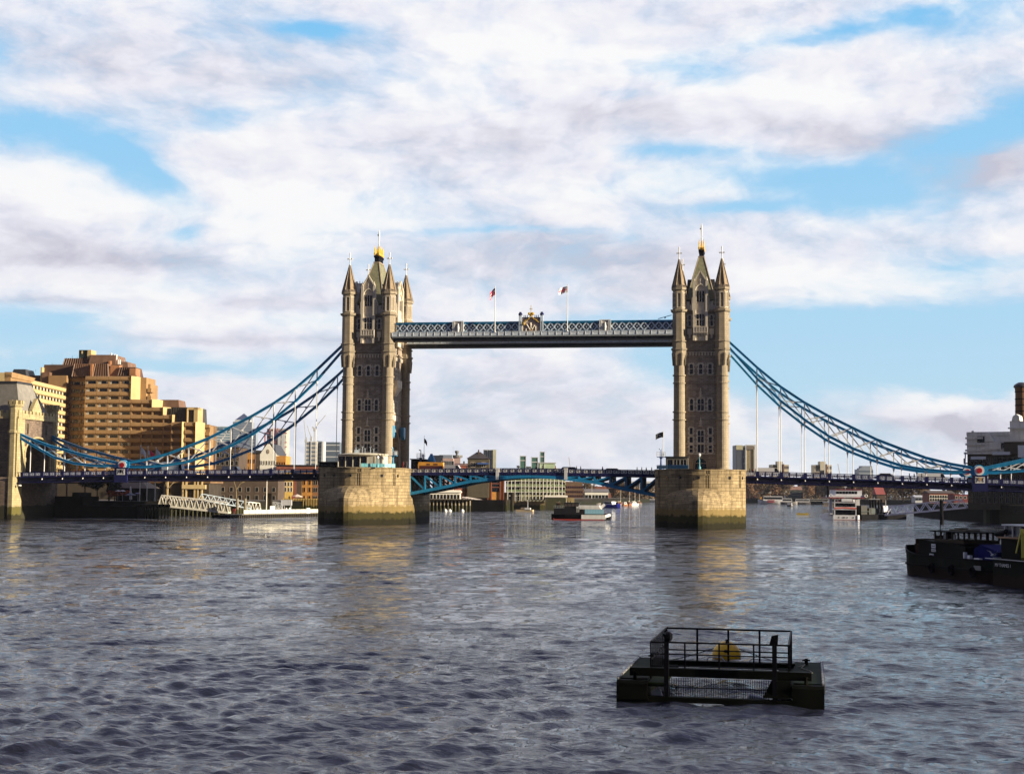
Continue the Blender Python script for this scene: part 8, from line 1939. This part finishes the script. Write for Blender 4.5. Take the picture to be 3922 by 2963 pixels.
# ------------------------------------------------------------------ river surface
def build_water():
    rng = np.random.default_rng(5)
    rs = [26.0]
    while rs[-1] < 2600:
        r = rs[-1]; rs.append(r + .05 + r*r/50000 + max(0, r-500)*.02)
    rs = np.array(rs); nA = 900
    th = np.linspace(-R(28), R(28), nA)
    rr, tt = np.meshgrid(rs, th, indexing='ij')
    X = CAM.x + rr*np.sin(tt-YAW); Y = CAM.y + rr*np.cos(tt-YAW)
    Z = np.zeros_like(X)
    # wind chop travelling roughly across and towards the viewer, many directions
    dr = .05 + rr*rr/50000
    for i in range(150):
        lam = .22*(7.5/.22)**rng.random()
        ang = rng.normal(-PI/2+.2, .55); k = 2*PI/lam
        amp = .0070*lam**.86*rng.uniform(.5, 1.2)*(1.0 if lam < 3 else .6)
        fade = np.clip((lam/dr-2.5)/4, 0, 1)
        ph = rng.uniform(0, 2*PI)
        a = k*(X*math.cos(ang)+Y*math.sin(ang)) + ph
        # phase bends and patchiness keep the crests short and broken
        a = a + 1.1*np.sin(k*.21*(X*math.cos(ang+1.5)+Y*math.sin(ang+1.5))+ph*2) 
        patch = .65+.5*np.sin(X*.045*rng.uniform(.5, 1.6)+Y*.03*rng.uniform(.5, 1.6)+ph*3)
        s = np.sin(a); Z += amp*fade*patch*(s + .28*np.cos(2*a))
    gust = .78+.30*np.sin(X*.031+Y*.017+1.3*np.sin(Y*.023+1))+.22*np.sin(X*.083-Y*.051+2.0*np.sin(X*.037))
    Z *= np.clip(gust, .35, 1.5)
    Z *= 1.0/(1+np.clip((rr-300)/900, 0, 4))
    # eddies and wake behind the piers, hull wash
    for cx, cy, w, l in ((-41, -30, 9, 40), (41, -30, 9, 40), (51.5, -297, 5, 7)):
        e = np.exp(-((X-cx)/w)**2-((Y-cy)/l)**2); Z += e*(.06 if cy > -200 else .11)*np.sin(X*1.9+np.sin(Y*.9)*1.5)*np.cos(Y*1.3) * np.clip(3/dr-1.5, 0, 1)
    V = np.stack([X, Y, Z], -1).reshape(-1, 3)
    nR = len(rs)
    i, j = np.meshgrid(np.arange(nR-1), np.arange(nA-1), indexing='ij')
    a = (i*nA+j).ravel(); F = np.stack([a, a+1, a+nA+1, a+nA], -1)
    # flat surround out to the horizon and behind the viewpoint
    ex = []
    base = len(V)
    near = [(CAM.x+32*math.sin(t-YAW), CAM.y+32*math.cos(t-YAW)) for t in (-R(28), R(28))]
    far = [(CAM.x+rs[-1]*math.sin(t-YAW), CAM.y+rs[-1]*math.cos(t-YAW)) for t in (-R(28), R(28))]
    big = 6400
    fo = [(CAM.x+big*math.sin(t-YAW), CAM.y+big*math.cos(t-YAW)) for t in (-R(28), R(28), R(110), R(180), -R(110))]
    extra = near + far + fo
    V2 = np.array([(x, y, -.35 if i < 2 else 0.0) for i, (x, y) in enumerate(extra)]); V = np.vstack([V, V2])
    n0, n1, f0, f1, o0, o1, o2, o3, o4 = [base+q for q in range(9)]
    quads = [(f0, f1, o1, o0), (f1, n1, o2, o1), (n0, f0, o0, o4), (n1, n0, o3, o2), (n0, o4, o3, o3)]
    me = bpy.data.meshes.new('river_water')
    faces = F.tolist() + [list(dict.fromkeys(q)) for q in quads]
    nf = len(F); me.vertices.add(len(V)); me.vertices.foreach_set('co', V.ravel())
    loops = np.concatenate([F.ravel()] + [np.array(q) for q in faces[nf:]]); tot = [4]*nf + [len(q) for q in faces[nf:]]
    me.loops.add(len(loops)); me.loops.foreach_set('vertex_index', loops)
    st = np.concatenate([[0], np.cumsum(tot)[:-1]]).astype(np.int32)
    me.polygons.add(len(tot)); me.polygons.foreach_set('loop_start', st); me.polygons.foreach_set('loop_total', np.array(tot, dtype=np.int32))
    me.update(calc_edges=True); me.validate()
    me.polygons.foreach_set('use_smooth', [True]*len(me.polygons))
    m = bpy.data.materials.new('river_water'); m.use_nodes = True; nt = m.node_tree; N = nt.nodes; L = nt.links; b = N['Principled BSDF']
    b.inputs['Roughness'].default_value = .05; b.inputs['IOR'].default_value = 1.333; b.inputs['Specular IOR Level'].default_value = .5
    geo = N.new('ShaderNodeNewGeometry')
    def mapn(sx, sy, rot, scale, det, rough=.6, dist=.4):
        mp = N.new('ShaderNodeMapping'); L.new(geo.outputs['Position'], mp.inputs[0]); mp.inputs['Scale'].default_value = (sx, sy, 1); mp.inputs['Rotation'].default_value = (0, 0, rot)
        n = N.new('ShaderNodeTexNoise'); L.new(mp.outputs[0], n.inputs['Vector']); n.inputs['Scale'].default_value = scale; n.inputs['Detail'].default_value = det; n.inputs['Roughness'].default_value = rough; n.inputs['Distortion'].default_value = dist; return n.outputs['Fac']
    f1_ = mapn(.55, 1.3, .25, 2.4, 5); f2_ = mapn(.5, 1.2, -.1, .55, 4); f3_ = mapn(.6, 1.0, .1, .16, 4, .55)
    def bump(h, st, dist, prev=None):
        n = N.new('ShaderNodeBump'); n.inputs['Strength'].default_value = st; n.inputs['Distance'].default_value = dist; L.new(h, n.inputs['Height'])
        if prev: L.new(prev, n.inputs['Normal'])
        return n.outputs[0]
    # small steep facets of the chop, at every distance
    nn = bump(f1_, 1.0, .085)
    def nvec(sx, sy, rot, scale, det):
        mp = N.new('ShaderNodeMapping'); L.new(geo.outputs['Position'], mp.inputs[0]); mp.inputs['Scale'].default_value = (sx, sy, 1); mp.inputs['Rotation'].default_value = (0, 0, rot)
        n = N.new('ShaderNodeTexNoise'); L.new(mp.outputs[0], n.inputs['Vector']); n.inputs['Scale'].default_value = scale; n.inputs['Detail'].default_value = det; n.inputs['Roughness'].default_value = .6
        s = N.new('ShaderNodeVectorMath'); s.operation = 'SUBTRACT'; L.new(n.outputs['Color'], s.inputs[0]); s.inputs[1].default_value = (.5, .5, .5); return s.outputs[0]
    def vm(op, a, c):
        s = N.new('ShaderNodeVectorMath'); s.operation = op; L.new(a, s.inputs[0])
        if hasattr(c, 'is_output'): L.new(c, s.inputs[1])
        else: s.inputs[1].default_value = c
        return s.outputs[0]
    dst = N.new('ShaderNodeVectorMath'); dst.operation = 'DISTANCE'; L.new(geo.outputs['Position'], dst.inputs[0]); dst.inputs[1].default_value = tuple(CAM)
    far_ = N.new('ShaderNodeMapRange'); L.new(dst.outputs['Value'], far_.inputs[0]); far_.inputs[1].default_value = 60; far_.inputs[2].default_value = 260; far_.inputs[3].default_value = .4; far_.inputs[4].default_value = 1.15
    fine = vm('MULTIPLY', nvec(.55, 1.3, .2, 2.6, 5), (1.1, 2.1, 0)); mid = vm('MULTIPLY', nvec(.5, 1.1, -.1, .22, 3), (.5, 1.1, 0))
    patch = N.new('ShaderNodeMapRange'); L.new(mapn(.35, 1.2, .15, .035, 5, .6, .8), patch.inputs[0]); patch.inputs[1].default_value = .35; patch.inputs[2].default_value = .65; patch.inputs[3].default_value = .45; patch.inputs[4].default_value = 1.5
    pm_ = N.new('ShaderNodeMath'); pm_.operation = 'MULTIPLY'; L.new(far_.outputs[0], pm_.inputs[0]); L.new(patch.outputs[0], pm_.inputs[1])
    sc_ = N.new('ShaderNodeVectorMath'); sc_.operation = 'SCALE'; streak = vm('MULTIPLY', nvec(1.0, .38, .15, .42, 4), (.4, 1.7, 0)); L.new(vm('ADD', vm('ADD', fine, mid), streak), sc_.inputs[0]); L.new(pm_.outputs[0], sc_.inputs['Scale'])
    nn = vm('NORMALIZE', vm('ADD', nn, sc_.outputs[0]), (0, 0, 0))
    L.new(nn, b.inputs['Normal'])
    big_ = mapn(1, 1, 0, .012, 4)
    rp = N.new('ShaderNodeValToRGB'); L.new(big_, rp.inputs[0]); e = rp.color_ramp.elements
    e[0].position = .35; e[0].color = (.010, .013, .026, 1); e[1].position = .68; e[1].color = (.020, .022, .034, 1)
    L.new(rp.outputs[0], b.inputs['Base Color'])
    me.materials.append(m)
    o = put('river_water', me); o['kind'] = 'structure'; return o
build_water()
# ------------------------------------------------------------------ air
hz = MB().box(-7000, 7000, -1500, 7000, -4, 330).build('haze', bpy.data.materials.new('haze_air')); hz['kind'] = 'stuff'
hm_ = hz.data.materials[0]; hm_.use_nodes = True; hn = hm_.node_tree; hn.nodes.clear()
pv = hn.nodes.new('ShaderNodeVolumePrincipled'); pv.inputs['Color'].default_value = (.72, .80, .95, 1); pv.inputs['Density'].default_value = .00003; pv.inputs['Anisotropy'].default_value = .2
ho = hn.nodes.new('ShaderNodeOutputMaterial'); hn.links.new(pv.outputs[0], ho.inputs['Volume'])
hz.display_type = 'WIRE'
for o in list(bpy.data.objects):
    if o.type == 'MESH' and o.parent is None and 'label' not in o and 'kind' not in o: print('UNTAGGED', o.name)
print('objects', len(bpy.data.objects))
